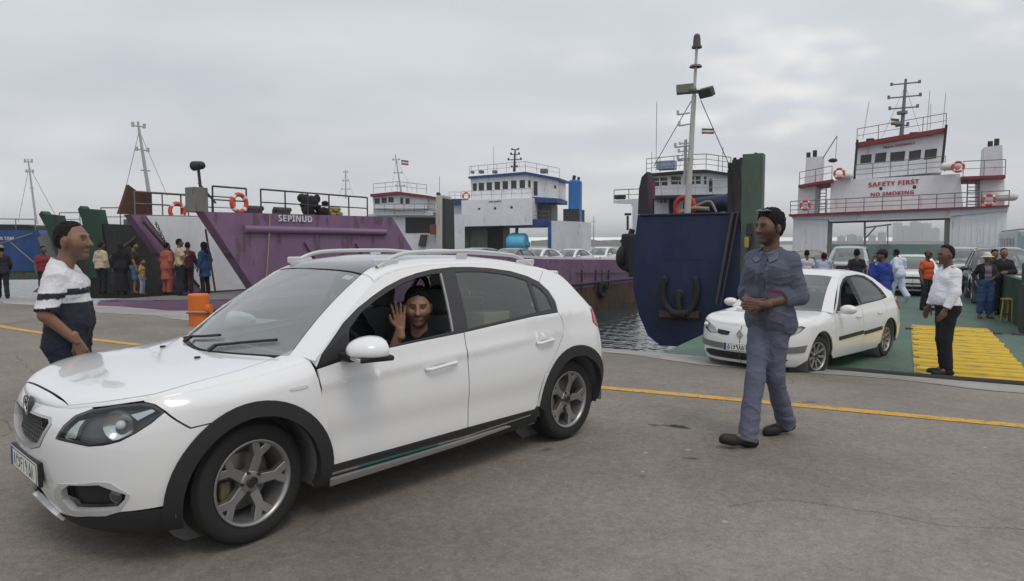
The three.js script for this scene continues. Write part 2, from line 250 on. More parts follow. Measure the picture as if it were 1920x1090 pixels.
// a panel: polygon in surface coordinates, triangulated finely, wrapped on the surface, with a folded edge
function panel(fn, poly, o = {}) {
  const holes = o.holes || [], max = o.max ?? .07, off = o.off ?? 0, fl = o.flange ?? .014, c0 = o.centre || [-1.3, .55, 0];
  const V2 = p => new THREE.Vector2(p[0], p[1]);
  let ct = poly.map(V2), hs = holes.map(h => h.map(V2));
  if (THREE.ShapeUtils.isClockWise(ct)) ct.reverse(); hs.forEach(h => { if (!THREE.ShapeUtils.isClockWise(h)) h.reverse(); });
  const tri = THREE.ShapeUtils.triangulateShape(ct, hs), all = [...ct, ...hs.flat()];
  let T = tri.map(t => t.map(i => [all[i].x, all[i].y]));
  const key = p => p[0] + ',' + p[1];
  for (let it = 0; it < 9; it++) { // split the longest edge where it is too long
    let any = false; const N = []; const long = (a, b) => Math.hypot(a[0] - b[0], a[1] - b[1]) > max, mid = (a, b) => [(a[0] + b[0]) / 2, (a[1] + b[1]) / 2];
    for (const [a, b, c] of T) {
      const s = [long(a, b), long(b, c), long(c, a)], n = s.filter(x => x).length; if (n) any = true;
      if (!n) { N.push([a, b, c]); continue; }
      const ab = mid(a, b), bc = mid(b, c), ca = mid(c, a);
      if (n === 3) N.push([a, ab, ca], [ab, b, bc], [ca, bc, c], [ab, bc, ca]);
      else if (n === 1) { if (s[0]) N.push([a, ab, c], [ab, b, c]); else if (s[1]) N.push([a, b, bc], [a, bc, c]); else N.push([a, b, ca], [ca, b, c]); }
      else { if (!s[0]) N.push([c, ca, bc], [ca, a, bc], [a, b, bc]); else if (!s[1]) N.push([a, ab, ca], [ab, b, ca], [b, c, ca]); else N.push([b, bc, ab], [bc, c, ab], [c, a, ab]); }
    }
    T = N; if (!any) break;
  }
  const cache = new Map();
  const at = p => {
    const k = key(p); let r = cache.get(k); if (r) return r;
    const e = 1.5e-3, q = fn(p[0], p[1]), A = fn(p[0] + e, p[1]), B = fn(p[0] - e, p[1]), C = fn(p[0], p[1] + e), D = fn(p[0], p[1] - e);
    const du = A.map((v, i) => v - B[i]), dv = C.map((v, i) => v - D[i]);
    let n = [du[1] * dv[2] - du[2] * dv[1], du[2] * dv[0] - du[0] * dv[2], du[0] * dv[1] - du[1] * dv[0]]; const L = Math.hypot(...n) || 1; n = n.map(v => v / L);
    if (o.outward ? n.reduce((s, v, i) => s + v * o.outward[i], 0) < 0 : (q[0] - c0[0]) * n[0] * .5 + (q[1] - c0[1]) * n[1] + (q[2] - c0[2]) * n[2] < 0) n = n.map(v => -v);
    r = { p: q.map((v, i) => v + n[i] * off), n }; cache.set(k, r); return r;
  };
  const pos = [], nor = [], uv = [];
  const push = (r, n, p) => { pos.push(r[0], r[1], -r[2]); nor.push(n[0], n[1], -n[2]); uv.push(p[0], p[1]); };
  for (const t of T) { const R = t.map(at); const [a, b, c] = R.map(r => r.p); // wind by the normal
    const x = [b[0] - a[0], b[1] - a[1], -(b[2] - a[2])], y = [c[0] - a[0], c[1] - a[1], -(c[2] - a[2])], n = [x[1] * y[2] - x[2] * y[1], x[2] * y[0] - x[0] * y[2], x[0] * y[1] - x[1] * y[0]];
    const od = n[0] * R[0].n[0] + n[1] * R[0].n[1] - n[2] * R[0].n[2] >= 0 ? [0, 1, 2] : [0, 2, 1]; for (const i of od) push(R[i].p, R[i].n, t[i]); }
  if (fl > 0) for (const loop of [ct, ...hs]) for (let i = 0; i < loop.length; i++) {
    const a = [loop[i].x, loop[i].y], e = loop[(i + 1) % loop.length], b = [e.x, e.y], k = Math.max(1, Math.ceil(Math.hypot(a[0] - b[0], a[1] - b[1]) / max));
    for (let j = 0; j < k; j++) {
      const p = at([lerp(a[0], b[0], j / k), lerp(a[1], b[1], j / k)]), q = at([lerp(a[0], b[0], (j + 1) / k), lerp(a[1], b[1], (j + 1) / k)]);
      const p2 = p.p.map((v, n) => v - p.n[n] * fl), q2 = q.p.map((v, n) => v - q.n[n] * fl); const A = V(p.p[0], p.p[1], -p.p[2]), B = V(q.p[0], q.p[1], -q.p[2]), C = V(q2[0], q2[1], -q2[2]), n = B.clone().sub(A).cross(C.clone().sub(A)).normalize(); const N = [n.x, n.y, -n.z];
      for (const w of [p.p, q.p, q2, p.p, q2, p2]) push(w, N, a);
    }
  }
  const g = new THREE.BufferGeometry(); g.setAttribute('position', new THREE.Float32BufferAttribute(pos, 3)); g.setAttribute('normal', new THREE.Float32BufferAttribute(nor, 3)); g.setAttribute('uv', new THREE.Float32BufferAttribute(uv, 2)); return g;
}
function mirrorZ(g) { // right-hand twin of a left-hand panel
  g = g.index ? g.toNonIndexed() : g.clone(); const p = g.attributes.position, n = g.attributes.normal;
  for (let i = 0; i < p.count; i++) { p.setZ(i, -p.getZ(i)); n.setZ(i, -n.getZ(i)); }
  for (const k of Object.keys(g.attributes)) { const a = g.attributes[k], s = a.itemSize; for (let i = 0; i < a.count; i += 3) for (let j = 0; j < s; j++) { const t = a.array[(i + 1) * s + j]; a.array[(i + 1) * s + j] = a.array[(i + 2) * s + j]; a.array[(i + 2) * s + j] = t; } }
  return g;
}
const arcPts = (cx, cz, r, a0, a1, n) => Array.from({ length: n + 1 }, (_, i) => { const a = lerp(a0, a1, i / n) * RAD; return [cx + r * Math.cos(a), cz + r * Math.sin(a)]; });
const TYRE = mat([.018, .018, .018], .82), RUBBER = mat([.022, .022, .024], .75), RIM = mat([.36, .36, .36], .36, { metalness: .8 }), CHROME = mat([.75, .75, .76], .16, { metalness: 1 }), BLACKPL = mat([.014, .014, .016], .55), DARK = mat([.24, .24, .24], .9), GLOSSBLACK = phys([.012, .012, .014], .12, { clearcoat: 1 });
const NUTM = mat([.08, .08, .085], .4, { metalness: .8 }), DISC = mat([.26, .25, .24], .5, { metalness: .8 }), HUBDARK = mat([.16, .155, .15], .6, { metalness: .3 });
// wheel around the z axis, outer face towards -z; spokes: 'twin' five forked arms, 'ten' straight arms
const wheelCache = {};
function wheel(parent, x, y, z, flip, R, rimR, w, style, steer = 0) {
  const ck = [R, rimR, w, style].join(); if (wheelCache[ck]) { const c = wheelCache[ck].clone(); c.position.set(x, y, z); c.rotation.y = (flip ? Math.PI : 0) + steer; parent.add(c); return c; }
  const g = new THREE.Group(); g.name = 'wheel'; g.position.set(x, y, z); g.rotation.y = (flip ? Math.PI : 0) + steer; parent.add(g);
  const prof = [[rimR - .012, w / 2 - .012], [rimR + .012, w / 2 - .004], [rimR + (R - rimR) * .4, w / 2 + .006], [rimR + (R - rimR) * .78, w / 2], [R - .014, w / 2 - .022], [R - .003, w / 2 - .045]];
  const tp = []; for (const p of prof) tp.push(new THREE.Vector2(p[0], -p[1]));
  const gr = [.55, .2, -.2, -.55]; for (const q of [-.6, -.52, -.48, -.22, -.18, .18, .22, .48, .52, .6]) { const inG = [-.5, -.2, .2, .5].some(c => Math.abs(q - c) < .05 && Math.abs(Math.abs(q - c) - .02) > .03); tp.push(new THREE.Vector2(inG ? R - .008 : R, q * w / 2 * 1.15)); }
  for (const p of prof.slice().reverse()) tp.push(new THREE.Vector2(p[0], p[1]));
  const lathe = (pts, seg = 56) => { const l = new THREE.LatheGeometry(pts, seg); l.rotateX(Math.PI / 2); return l; };   // axis y -> z
  const ty = new Geo().add(lathe(tp, 64));
  ty.build('tyre', TYRE, g);
  const rim = new Geo().add(lathe([[rimR - .014, w / 2 - .03], [rimR + .004, w / 2 - .006], [rimR + .004, w / 2 + .001], [rimR - .010, w / 2 - .002], [rimR - .018, w / 2 - .02], [rimR - .03, w / 2 - .06], [rimR - .035, -w / 2 + .02]].map(p => new THREE.Vector2(p[0], -p[1]))));
  const zf = -(w / 2 - .022), sp = style === 'twin' ? 5 : 9;
  for (let i = 0; i < sp; i++) {
    const M = new THREE.Matrix4().makeRotationZ(i / sp * 2 * Math.PI + .31);
    const arm = (pts, d0, d1) => { const s = new THREE.Shape(pts.map(p => new THREE.Vector2(...p))); const e = new THREE.ExtrudeGeometry(s, { depth: .03, bevelEnabled: true, bevelSize: .004, bevelThickness: .006, bevelSegments: 2 }); const P = e.attributes.position; for (let k = 0; k < P.count; k++) { const r = Math.hypot(P.getX(k), P.getY(k)); P.setZ(k, P.getZ(k) + zf + .028 * Math.pow(1 - r / rimR, 1) * 1 - .006); } e.computeVertexNormals(); rim.add(e, M); };
    if (style === 'twin') {
      const r1 = rimR * .62, r2 = rimR - .006;
      arm([[-.026, .035], [.026, .035], [.021, r1], [.064, r2 - .012], [.030, r2], [0, r1 + .035], [-.030, r2], [-.064, r2 - .012], [-.021, r1]]);
    } else arm([[-.016, .04], [.016, .04], [.013, rimR * .7], [.019, rimR - .008], [-.019, rimR - .008], [-.013, rimR * .7]]);
  }
  rim.add(lathe([[.001, .008], [.05, .010], [.066, .0], [.066, -.05]].map(p => new THREE.Vector2(p[0], zf + .012 - p[1])), 24));
  const rm = rim.build('rim', RIM, g);
  for (let i = 0; i < 5; i++) { const nuts = new Geo(), a = (i + .5) / 5 * 2 * Math.PI + .31 + Math.PI / 2; nuts.bar([Math.cos(a) * .054, Math.sin(a) * .054, zf + .02], [Math.cos(a) * .054, Math.sin(a) * .054, zf - .006], .009, 6); nuts.build('lug_nut', NUTM, rm); }
  const cap = new Geo().bar([0, 0, zf + .01], [0, 0, zf - .008], .029, 20); cap.torus(0, 0, zf - .008, .027, .004); cap.build('hub_cap', GLOSSBLACK, rm);
  new Geo().add(lathe([[.03, 0], [.145, 0], [.145, .02], [.03, .02]].map(p => new THREE.Vector2(p[0], p[1] + .01)), 32)).build('brake_disc', DISC, g);
  const cal = new Geo().rbox(.115, -.03, .0, .06, .10, .05, .012); cal.build('brake_caliper', mat([.16, .13, .08], .6), g);
  new Geo().add(lathe([[rimR - .05, 0], [.0, 0.002]].map(p => new THREE.Vector2(p[0], p[1] + .035)), 24)).build('inner_disc', HUBDARK, g);
  wheelCache[ck] = g; return g;
}
const GLASS = phys([.83, .87, .86], .02, { transmission: 1, thickness: 0, ior: 1.5 });
// ---------- ships ----------
// a vertical reference plane of a ship: from point A to the right along its face, x along it, y up (world height), z out of it
class Frame {
  constructor(A, dir, name, label, group) {
    this.A = A; this.X = dir.clone().setY(0).normalize(); this.Z = V(-this.X.z, 0, this.X.x); if (this.Z.z < 0 && Math.abs(this.X.x) > .2) this.Z.negate();
    this.root = thing(name, label, 'ship', [A.x, 0, A.z], Math.atan2(-this.X.z, this.X.x), group);
  }
  px(u, v, off = 0) { const r = rayDir(u, v), C = V(0, EYE, 0), q = this.A.clone().addScaledVector(this.Z, off).sub(C), t = q.dot(this.Z) / r.dot(this.Z), p = C.addScaledVector(r, t); return [p.clone().sub(this.A).dot(this.X), p.y]; }
  p3(u, v, off = 0) { const q = this.px(u, v, off); return [q[0], q[1], off]; }
  poly(list, off = 0) { return list.map(p => this.px(p[0], p[1], off)); }
  slab(name, list, z0, z1, m, parent, extra = []) { const g = new Geo().slab([...this.poly(list, z1), ...extra], z0, z1); return g.build(name, m, parent || this.root); }
  world(x, y, z) { return this.A.clone().setY(0).addScaledVector(this.X, x).addScaledVector(this.Z, z).setY(y); }
  // wall plate with real openings and panes set back in them
  wall(name, outline, wins, z0, z1, m, glass, parent) {
    const s = new THREE.Shape(this.poly(outline, z1).map(p => new THREE.Vector2(...p))), ws = wins.map(w => this.poly(w, z1));
    for (const w of ws) s.holes.push(new THREE.Path(w.map(p => new THREE.Vector2(...p))));
    const g = new THREE.ExtrudeGeometry(s, { depth: Math.min(.12, z1 - z0), bevelEnabled: false }); g.translate(0, 0, z1 - Math.min(.12, z1 - z0));
    const o = new Geo().add(g); const P = this.poly(outline, z1);
    if (z1 - z0 > .2) o.slab(P, z0, z1 - .35);
    const w = o.build(name, m, parent || this.root);
    for (const q of ws) new Geo().slab(q.map((p, i) => { const c = q.reduce((a, b) => [a[0] + b[0] / q.length, a[1] + b[1] / q.length], [0, 0]); return [c[0] + (p[0] - c[0]) * 1.04, c[1] + (p[1] - c[1]) * 1.04]; }), z1 - .16, z1 - .13).build('window', glass, w);
    return w;
  }
}
const stained = (seed, base, rust, amt, streak = 0) => dataTex(256, 256, (i, j) => { const n = fbm(i / 40 + seed, j / 90, 1, 4), f = fbm(i / 7 + seed, j / 16, 4, 3), k = (n - .5) * 22 + (f - .5) * 12; const rr = sstep(1 - amt, 1.04 - amt, fbm(i / 13 + seed * 2, j / 46, 8, 4)) ; return base.map((b, c) => lerp(b + k, rust[c] + k, rr * .8)); });
const shipMat = (seed, base, rust, amt, rough = .55, rep = .22) => { const t = stained(seed, base, rust, amt); t.repeat.set(rep, rep); return mat([1, 1, 1], rough, { map: t }); };
const RUST = [98, 62, 44];
const WHITE_S = shipMat(1, [230, 231, 234], [206, 198, 190], .27), WHITE_C = shipMat(2, [216, 218, 222], [198, 192, 186], .27), PURPLE = shipMat(3, [128, 98, 127], [98, 76, 90], .38), PURPLE_D = shipMat(4, [84, 52, 82], [70, 44, 48], .34), NAVY = shipMat(5, [20, 36, 74], [34, 40, 58], .32), SBLUE = shipMat(6, [36, 74, 128], [60, 70, 90], .30), LBLUE = shipMat(7, [40, 108, 178], [60, 80, 110], .28), SGREEN = shipMat(8, [78, 96, 86], [78, 78, 68], .36), DGREEN = shipMat(9, [24, 62, 44], [44, 46, 36], .36), DECK = shipMat(10, [78, 106, 92], [86, 98, 90], .42, .7, .5), SBLACK = shipMat(12, [30, 32, 30], [54, 44, 36], .36), RUSTY = shipMat(13, [92, 64, 50], [64, 48, 40], .45, .85), REDTRIM = mat([.24, .025, .035], .5), GREYST = shipMat(14, [120, 120, 116], [104, 92, 80], .34), BEIGE = shipMat(15, [190, 188, 178], [160, 140, 118], .33), RAMPGREY = shipMat(16, [112, 112, 112], [96, 84, 80], .4, .85);
const RAILW = mat([.45, .46, .47], .5), RAILG = mat([.16, .17, .18], .5), RAILD = mat([.055, .045, .045], .7), SGLASS = phys([.03, .035, .035], .08), DKSTEEL = mat([.03, .03, .03], .7), ROPE = mat([.34, .27, .18], .95), WIRE = mat([.05, .05, .05], .6), BUOY = mat([.62, .085, .035], .6), BUOYW = mat([.75, .74, .7], .6), ALU = mat([.45, .46, .46], .4, { metalness: .6 });
const rect = (u0, v0, u1, v1) => [[u0, v0], [u1, v0], [u1, v1], [u0, v1]];
const { FontLoader } = await import('three/addons/loaders/FontLoader.js'); const { TextGeometry } = await import('three/addons/geometries/TextGeometry.js');
const FONT = await new FontLoader().loadAsync('fonts/droid/droid_sans_bold.typeface.json');
function lettering(F, text, uA, vA, uB, vB, off, m, parent, tall = 1) { // letters of the given baseline, from pixel A to pixel B
  const a = F.px(uA, vA, off), b = F.px(uB, vB, off), L = Math.hypot(b[0] - a[0], b[1] - a[1]);
  const g = new TextGeometry(text, { font: FONT, size: 1, depth: .02, curveSegments: 3, bevelEnabled: false }); g.computeBoundingBox(); const w = g.boundingBox.max.x, k = L / w;
  g.scale(k, k * tall, 1); g.rotateZ(Math.atan2(b[1] - a[1], b[0] - a[0])); g.translate(a[0], a[1], off - .01); return new Geo().add(g).build('lettering', m, parent || F.root);
}
function flag(F, x, y, z, w, h, parent) { // striped ensign: green, white, red bands
  const g = [0, 1, 2].map(i => { const q = new Geo(); const n = 6; for (let k = 0; k < n; k++) { const x0 = x + w * k / n, x1 = x + w * (k + 1) / n, z0 = z + Math.sin(k * 1.1) * w * .06, z1 = z + Math.sin((k + 1) * 1.1) * w * .06, d0 = -h * .18 * k / n, d1 = -h * .18 * (k + 1) / n, ya = y - h * i / 3, yb = y - h * (i + 1) / 3; q.quad([x0, ya + d0, z0], [x1, ya + d1, z1], [x1, yb + d1, z1], [x0, yb + d0, z0]); } return q; });
  const f = g[1].build('flag', mat([.75, .75, .74], .8), parent || F.root); g[0].build('green_band', mat([.03, .16, .06], .8), f); g[2].build('red_band', mat([.45, .02, .03], .8), f); return f;
}
function lifebuoy(F, u, v, off, R, label, tilt = 0) {
  const q = F.px(u, v, off), w = F.world(q[0], q[1], off), o = thing('lifebuoy', label, 'lifebuoy', w.toArray(), F.root.rotation.y, 'orange lifebuoys hung on ship railings');
  new Geo().add(new THREE.TorusGeometry(R, R * .26, 10, 28)).build('ring', BUOY, o);
  for (let k = 0; k < 4; k++) { const a = Math.PI / 4 + k * Math.PI / 2; new Geo().add(new THREE.TorusGeometry(R, R * .275, 10, 6, .38), new THREE.Matrix4().makeRotationZ(a - .19)).build('band', BUOYW, o); }
  return o;
}
function mastTree(F, base, top, arms, m, r = .09, parent) { // raked mast with cross arms: arms [t, halfLength, tip]
  const A = V(...base), B = V(...top), g = new Geo().bar(A, B, r, 8, r * .55);
  const o = g.build('mast', m, parent || F.root);
  for (const [t, l, tip] of arms) { const x = new Geo(); const p = A.clone().lerp(B, t); x.bar([p.x - l, p.y + l * .12, p.z], [p.x + l, p.y + l * .12, p.z], r * .35, 5); for (const s of [-1, 1]) if (tip) x.bar([p.x + s * l, p.y + l * .12 - .05, p.z], [p.x + s * l, p.y + l * .12 + tip, p.z], r * .7, 6); x.build('cross_arm', m, o); }
  const tp = A.clone().lerp(B, .88), L = A.distanceTo(B); for (const sx of [-1, 1]) new Geo().bar(tp, [A.x + sx * L * .3, A.y + .1, A.z - .2], .009, 4).build('stay_wire', WIRE, o);
  return o;
}
// --- purple ramp ferry: its starboard side runs away from the quay
const ND = V(.524, 0, -.852);
{
  const A = atDepth(380, 397, 21), F = new Frame(A, ND, 'ramp_ferry', 'purple ramp ferry with bow wings, SEPINUD in white letters on its side'); F.Z.set(.852, 0, .524); const R = F.root;
  const top = F.px(382, 397)[1], W = -3.9;
  const side = [F.px(382, 397), F.px(735, 407), F.px(774, 470), F.px(1020, 486), F.px(1200, 488)];
  const foot = F.px(486, 556), yP = -1.25, xe = side[4][0];
  const plate = (name, z0, z1, m) => new Geo().slab([...side, [xe, yP], [foot[0] + .5, yP], [foot[0], foot[1]]], z0, z1).build(name, m, R);
  plate('bow_plating', -.42, 0, PURPLE); plate('bow_plating', W - .42, W, PURPLE);
  for (const [z0, z1] of [[-.46, -.43], [W + .01, W + .04]]) new Geo().slab([[side[0][0] + .5, side[0][1] - .03], [side[1][0], side[1][1] - .03], [side[2][0], side[2][1]], [xe, side[4][1]], [xe, -.3], [foot[0] + .6, -.2]], z0, z1).build('inner_plating', WHITE_C, R);
  new Geo().slab([[foot[0] + .5, yP], [xe, yP], [xe, -3.3], [foot[0] + 3, -3.3]], W - .40, -.02).build('hull', RUSTY, R);
  new Geo().box((foot[0] + xe) / 2 + .4, -.36, W / 2 - .2, xe - foot[0] - .5, .18, -W - .1).build('deck', RAMPGREY, R);
  // rubbing strakes and stiffeners
  const st = (a, b, r) => new Geo().bar(F.p3(...a, .02), F.p3(...b, .02), r, 8); st([456, 430], [722, 436], .13).build('rubbing_strake', PURPLE, R);
  for (const q of [[[572, 452], [604, 500]], [[668, 455], [690, 490]]]) new Geo().beam(F.p3(...q[0], .04), F.p3(...q[1], .04), .12, .16).build('stiffener', PURPLE, R);
  new Geo().bar([side[3][0], -.95, .05], [xe, -1.0, .05], .09, 8).build('rubbing_strake', PURPLE_D, R);
  { const g = new Geo(); for (const u of [1090, 1116, 1140]) { const p = F.px(u, 506); g.bar([p[0], p[1], .06], [p[0], p[1] - 1.3, .06], .05, 6); } g.bar(F.p3(1080, 512, .09), F.p3(1180, 512, .09), .03, 6); g.build('fender_bars', PURPLE_D, R); }
  lettering(F, 'SEPINUD', 521, 415, 585, 417, .03, mat([.68, .68, .68], .6), R, .85);
  // railings
  const rl = (list, h, z) => railing(R, list.map(q => [F.px(q, 399)[0], top - .02, z]), h, RAILD, { r: .028, gap: 1.1 });
  rl([407, 470], .82, -.2); rl([497, 696], .84, -.2); rl([300, 420].map(u => u + 120), .78, W - .2);
  railing(R, [[.3, top - .02, W - .2], [4.2, top - .02, W - .2]], .8, RAILG, { r: .025, gap: .9 });
  // gear on the bow wings
  { const p = F.px(410, 397); new Geo().rbox(p[0] - .5, top + .36, -.35, .45, .75, .5, .03).build('winch_box', GREYST, R);
    const a = F.p3(380, 392, -.3), b = F.p3(371, 312, -.3); const pole = new Geo().bar(a, b, .045, 8).bar([a[0] + .45, a[1] + .2, -.3], [b[0], b[1] - .5, -.3], .03, 6).build('lamp_pole', RAILD, R); new Geo().bar([b[0], b[1] + .02, -.5], [b[0], b[1] + .02, -.12], .15, 14, .12).ball(b[0], b[1] + .02, -.12, .11).build('searchlight', DKSTEEL, pole);
    const r = rng(8); const g = new Geo(); const c = F.px(613, 380); for (let i = 0; i < 26; i++) g.ball(c[0] + (r() - .5) * .95, top + .1 + r() * .75 * (1 - .2), -.5 - r() * .6, .12 + r() * .14, .1 + r() * .12, .14, 7, 5); g.build('tarpaulin_heap', mat([.02, .018, .02], .95), R);
    const g2 = new Geo(), c2 = F.px(656, 392); for (let i = 0; i < 8; i++) g2.ball(c2[0] + (r() - .5) * .5, top + .1 + r() * .3, -.6 - r() * .3, .12 + r() * .1, .1, .14, 7, 5); g2.build('rope_coil', mat([.34, .26, .12], .95), R);
    for (const u of [500, 553]) { const g3 = new Geo(), q = F.px(u, 397); g3.rbox(q[0], top + .1, -.7, .5, .26, .4, .04); g3.bar([q[0] - .3, top + .22, -.7], [q[0] + .4, top + .22, -.7], .08, 8); g3.build('mooring_winch', RAILD, R); }
    const w = new Geo(); const t0 = F.px(300, 400, W); w.slab([[-.15, top + .02], [1.0, top + .02], [1.0, top + .75], [.5, top + .8], [.2, top + 1.0], [.1, top + .7]], W - .5, W - .35); w.build('rusty_bracket', mat([.085, .04, .025], .85), R); }
  // far mast behind the port wing
  mastTree(F, F.p3(280, 370, W - 3), F.p3(258, 228, W - 3), [[.35, .18, 0], [.62, .22, .1], [.93, .22, .12]], RAILW, .075, R);
  // ramp on the quay
  const P = (u, v, y) => { const p = onPlane(u, v, y).sub(A).setY(0); return [p.dot(F.X), p.dot(F.Z)]; };
  const f0 = P(186, 563, -.06), f1 = P(490, 561, -.06), b1 = [f1[0] + 3.9, f1[1] - .3], b0 = [f1[0] + 3.9, f0[1] + .2];
  { const s = new THREE.Shape([f0, f1, b1, b0].map(p => new THREE.Vector2(p[0], -p[1]))); const g = new THREE.ExtrudeGeometry(s, { depth: .04, bevelEnabled: false }); g.rotateX(-Math.PI / 2); g.translate(0, -.10, 0); new Geo().add(g).build('ramp_plate', RAMPGREY, R);
    const e = new Geo().beam([f0[0], -.24, f0[1]], [f1[0], -.24, f1[1]], .22, .26).beam([f0[0], -.24, f0[1]], [b0[0], -.24, b0[1]], .2, .24).beam([f1[0], -.24, f1[1]], [b1[0], -.24, b1[1]], .2, .24); e.build('ramp_edge', PURPLE, R);
    const w = new Geo(); w.bar(F.p3(268, 415, W + .2), [b0[0] - 2, .0, W + .3], .05, 6); w.bar(F.p3(385, 430, -.5), [b1[0] - 3.4, .0, -.7], .03, 6); w.build('ramp_stay', RAILD, R);
    const ch = new Geo(); const c0 = V(.6, top - .3, W + .5), c1 = V(1.5, -.05, W + .8); for (let i = 0; i < 26; i++) { const p = c0.clone().lerp(c1, i / 26); ch.torus(p.x, p.y, p.z, .045, .014, 0, i % 2 ? 0 : Math.PI / 2, 6.3, 8); } ch.build('chain', DKSTEEL, R); }
  // rope down the side
  new Geo().tube([F.p3(506, 402, .06), F.p3(503, 470, .1), F.p3(498, 535, .08)], .025, 12, 5).build('hanging_rope', ROPE, R);
  lifebuoy(F, 448, 381, -.1, .27, 'orange lifebuoy on the rail above the purple ferry wing with white lettering');
  lifebuoy(F, 332, 396, W - .15, .27, 'orange lifebuoy on the rail of the white-faced far bow wing');
  { const q = F.px(1126, 543), w = F.world(q[0], q[1], .12), o = thing('tyre_fender', 'black tyre fender hanging on the purple hull side', 'tyre', w.toArray(), R.rotation.y); new Geo().add(new THREE.TorusGeometry(.42, .17, 12, 30)).build('tyre', TYRE, o); new Geo().bar([0, .4, 0], [0, 1.3, -.05], .02, 5).build('hanger', WIRE, o); }
}
// --- dark ferry with green bow posts, blue ferry behind it
{
  const F = new Frame(atDepth(60, 430, 27), V(1, 0, .12), 'landing_ferry', 'dark-hulled ferry with two green bow posts beside the purple ferry'), R = F.root;
  F.slab('hull', [[112, 425], [200, 420], [290, 424], [345, 560], [150, 560]], -6, 0, SBLACK);
  F.slab('hull_side', [[70, 446], [112, 424], [160, 560], [110, 560]], -5, -.4, GREYST);
  F.slab('bow_post', [[72, 402], [77, 396], [81, 401], [107, 404], [112, 430], [150, 520], [122, 525], [86, 428]], -.35, .05, DGREEN);
  F.slab('bow_post', [[145, 393], [150, 386], [154, 391], [183, 393], [190, 425], [196, 470], [186, 520], [160, 525], [158, 440], [152, 410]], -.35, .06, DGREEN);
  F.slab('bow_ramp', [[108, 512], [240, 520], [240, 556], [60, 548]], -2.4, -.6, RAMPGREY);
  railing(R, [F.p3(190, 424, -1), F.p3(262, 424, -1)], .72, RAILG, { r: .022, gap: .8 }); railing(R, [F.p3(112, 424, -2), F.p3(150, 424, -2)], .55, RAILG, { r: .02, gap: .7 });
  { const g = new Geo(), r = rng(4); for (let i = 0; i < 9; i++) { const p = F.px(205 + r() * 70, 418); g.rbox(p[0], p[1] + .05, -1.2, .3 + r() * .3, .2 + r() * .1, .4, .05); } g.build('deck_gear', GREYST, R); }
  new Geo().bar(F.p3(255, 445, .3), F.p3(195, 492, .9), .05, 6).build('ramp_stay', RAILD, R);
}
{
  const F = new Frame(atDepth(-60, 430, 33), V(1, 0, -.1), 'landing_ferry', 'blue-hulled ferry with white name letters at the far end of the quay'), R = F.root;
  F.slab('hull', [[-90, 430], [70, 432], [96, 470], [100, 508], [-90, 512]], -9, 0, SBLUE);
  F.slab('boot_top', [[-90, 512], [100, 508], [100, 524], [-90, 526]], -8.9, -.05, shipMat(21, [70, 84, 74], RUST, .4));
  F.slab('deck_gear', [[-60, 420], [40, 421], [62, 424], [66, 433], [-60, 431]], -3, -.5, DKSTEEL);
  lettering(F, "AB'R TAM", -14, 450, 25, 450, .03, mat([.6, .6, .6], .6), R);
  railing(R, [F.p3(-80, 431, -.4), F.p3(66, 433, -.4)], .55, RAILG, { r: .022, gap: .9 });
  mastTree(F, F.p3(68, 420, -2), F.p3(52, 298, -2), [[.55, .1, 0], [.8, .16, .1], [.95, .16, .14]], RAILW, .06, R);
  new Geo().bar(F.p3(60, 438, .05), F.p3(-60, 475, .6), .02, 5).bar(F.p3(20, 455, .05), F.p3(72, 500, .4), .02, 5).build('mooring_line', ROPE, R);
}
// --- ferry with a red-trimmed wheelhouse behind the purple ferry
{
  const F = new Frame(atDepth(690, 460, 62), V(.97, 0, .22), 'vehicle_ferry', 'white ferry with red-trimmed wheelhouse roof behind the purple ferry'), R = F.root;
  F.slab('lower_house', [[690, 402], [832, 398], [832, 480], [690, 480]], -7, -.6, WHITE_S);
  F.slab('deck_house', [[700, 385], [768, 382], [812, 398], [812, 404], [700, 404]], -5, 0, WHITE_S);
  F.wall('wheelhouse', [[698, 368], [745, 364], [802, 370], [800, 392], [752, 393], [700, 391]], [rect(702, 372, 712, 382), rect(715, 371, 725, 381), rect(728, 370, 738, 380), rect(750, 371, 756, 382), rect(760, 372, 768, 383)], -4, .4, WHITE_S, SGLASS);
  F.slab('roof_edge', [[694, 364], [745, 359], [804, 367], [804, 371], [745, 364], [694, 369]], -4.4, .8, REDTRIM);
  F.slab('side_stack', [[818, 366], [829, 366], [829, 478], [818, 478]], -2, .6, BEIGE);
  F.slab('stack_side', [[829.5, 372], [834, 372], [836, 480], [829.5, 480]], -2, .55, DKSTEEL);
  F.slab('passage', rect(760, 408, 816, 437), -.8, -.55, DKSTEEL); F.slab('stair_frame', [[788, 440], [800, 440], [796, 462], [784, 462]], -.5, -.2, RAILD);
  F.slab('ladder_landing', rect(806, 421, 818, 440), -.3, .3, mat([.2, .06, .04], .7));
  railing(R, [F.p3(700, 361, .3), F.p3(745, 357, .3), F.p3(800, 363, .3)], .75, RAILG, { r: .02, gap: 1 }); railing(R, [F.p3(702, 400, .4), F.p3(815, 400, .4)], .8, RAILG, { r: .02, gap: 1 });
  mastTree(F, F.p3(752, 360, -1), F.p3(741, 290, -1), [[.15, .4, .1], [.5, .35, .1], [.85, .3, .12]], ALU, .09, R);
  mastTree(F, F.p3(648, 372, -8), F.p3(648, 318, -8), [[.3, .4, .1], [.6, .3, .1], [.9, .2, .1]], ALU, .08, R);
  { const p = F.px(752, 300, -1); flag(F, p[0], p[1], -1, .7, .42); const q = F.px(824, 366); new Geo().bar([q[0], q[1], 0], [q[0], q[1] + 1.6, 0], .02, 5).ball(q[0] - .1, q[1] + .1, 0, .2, .15).build('antenna', DKSTEEL, R); }
}
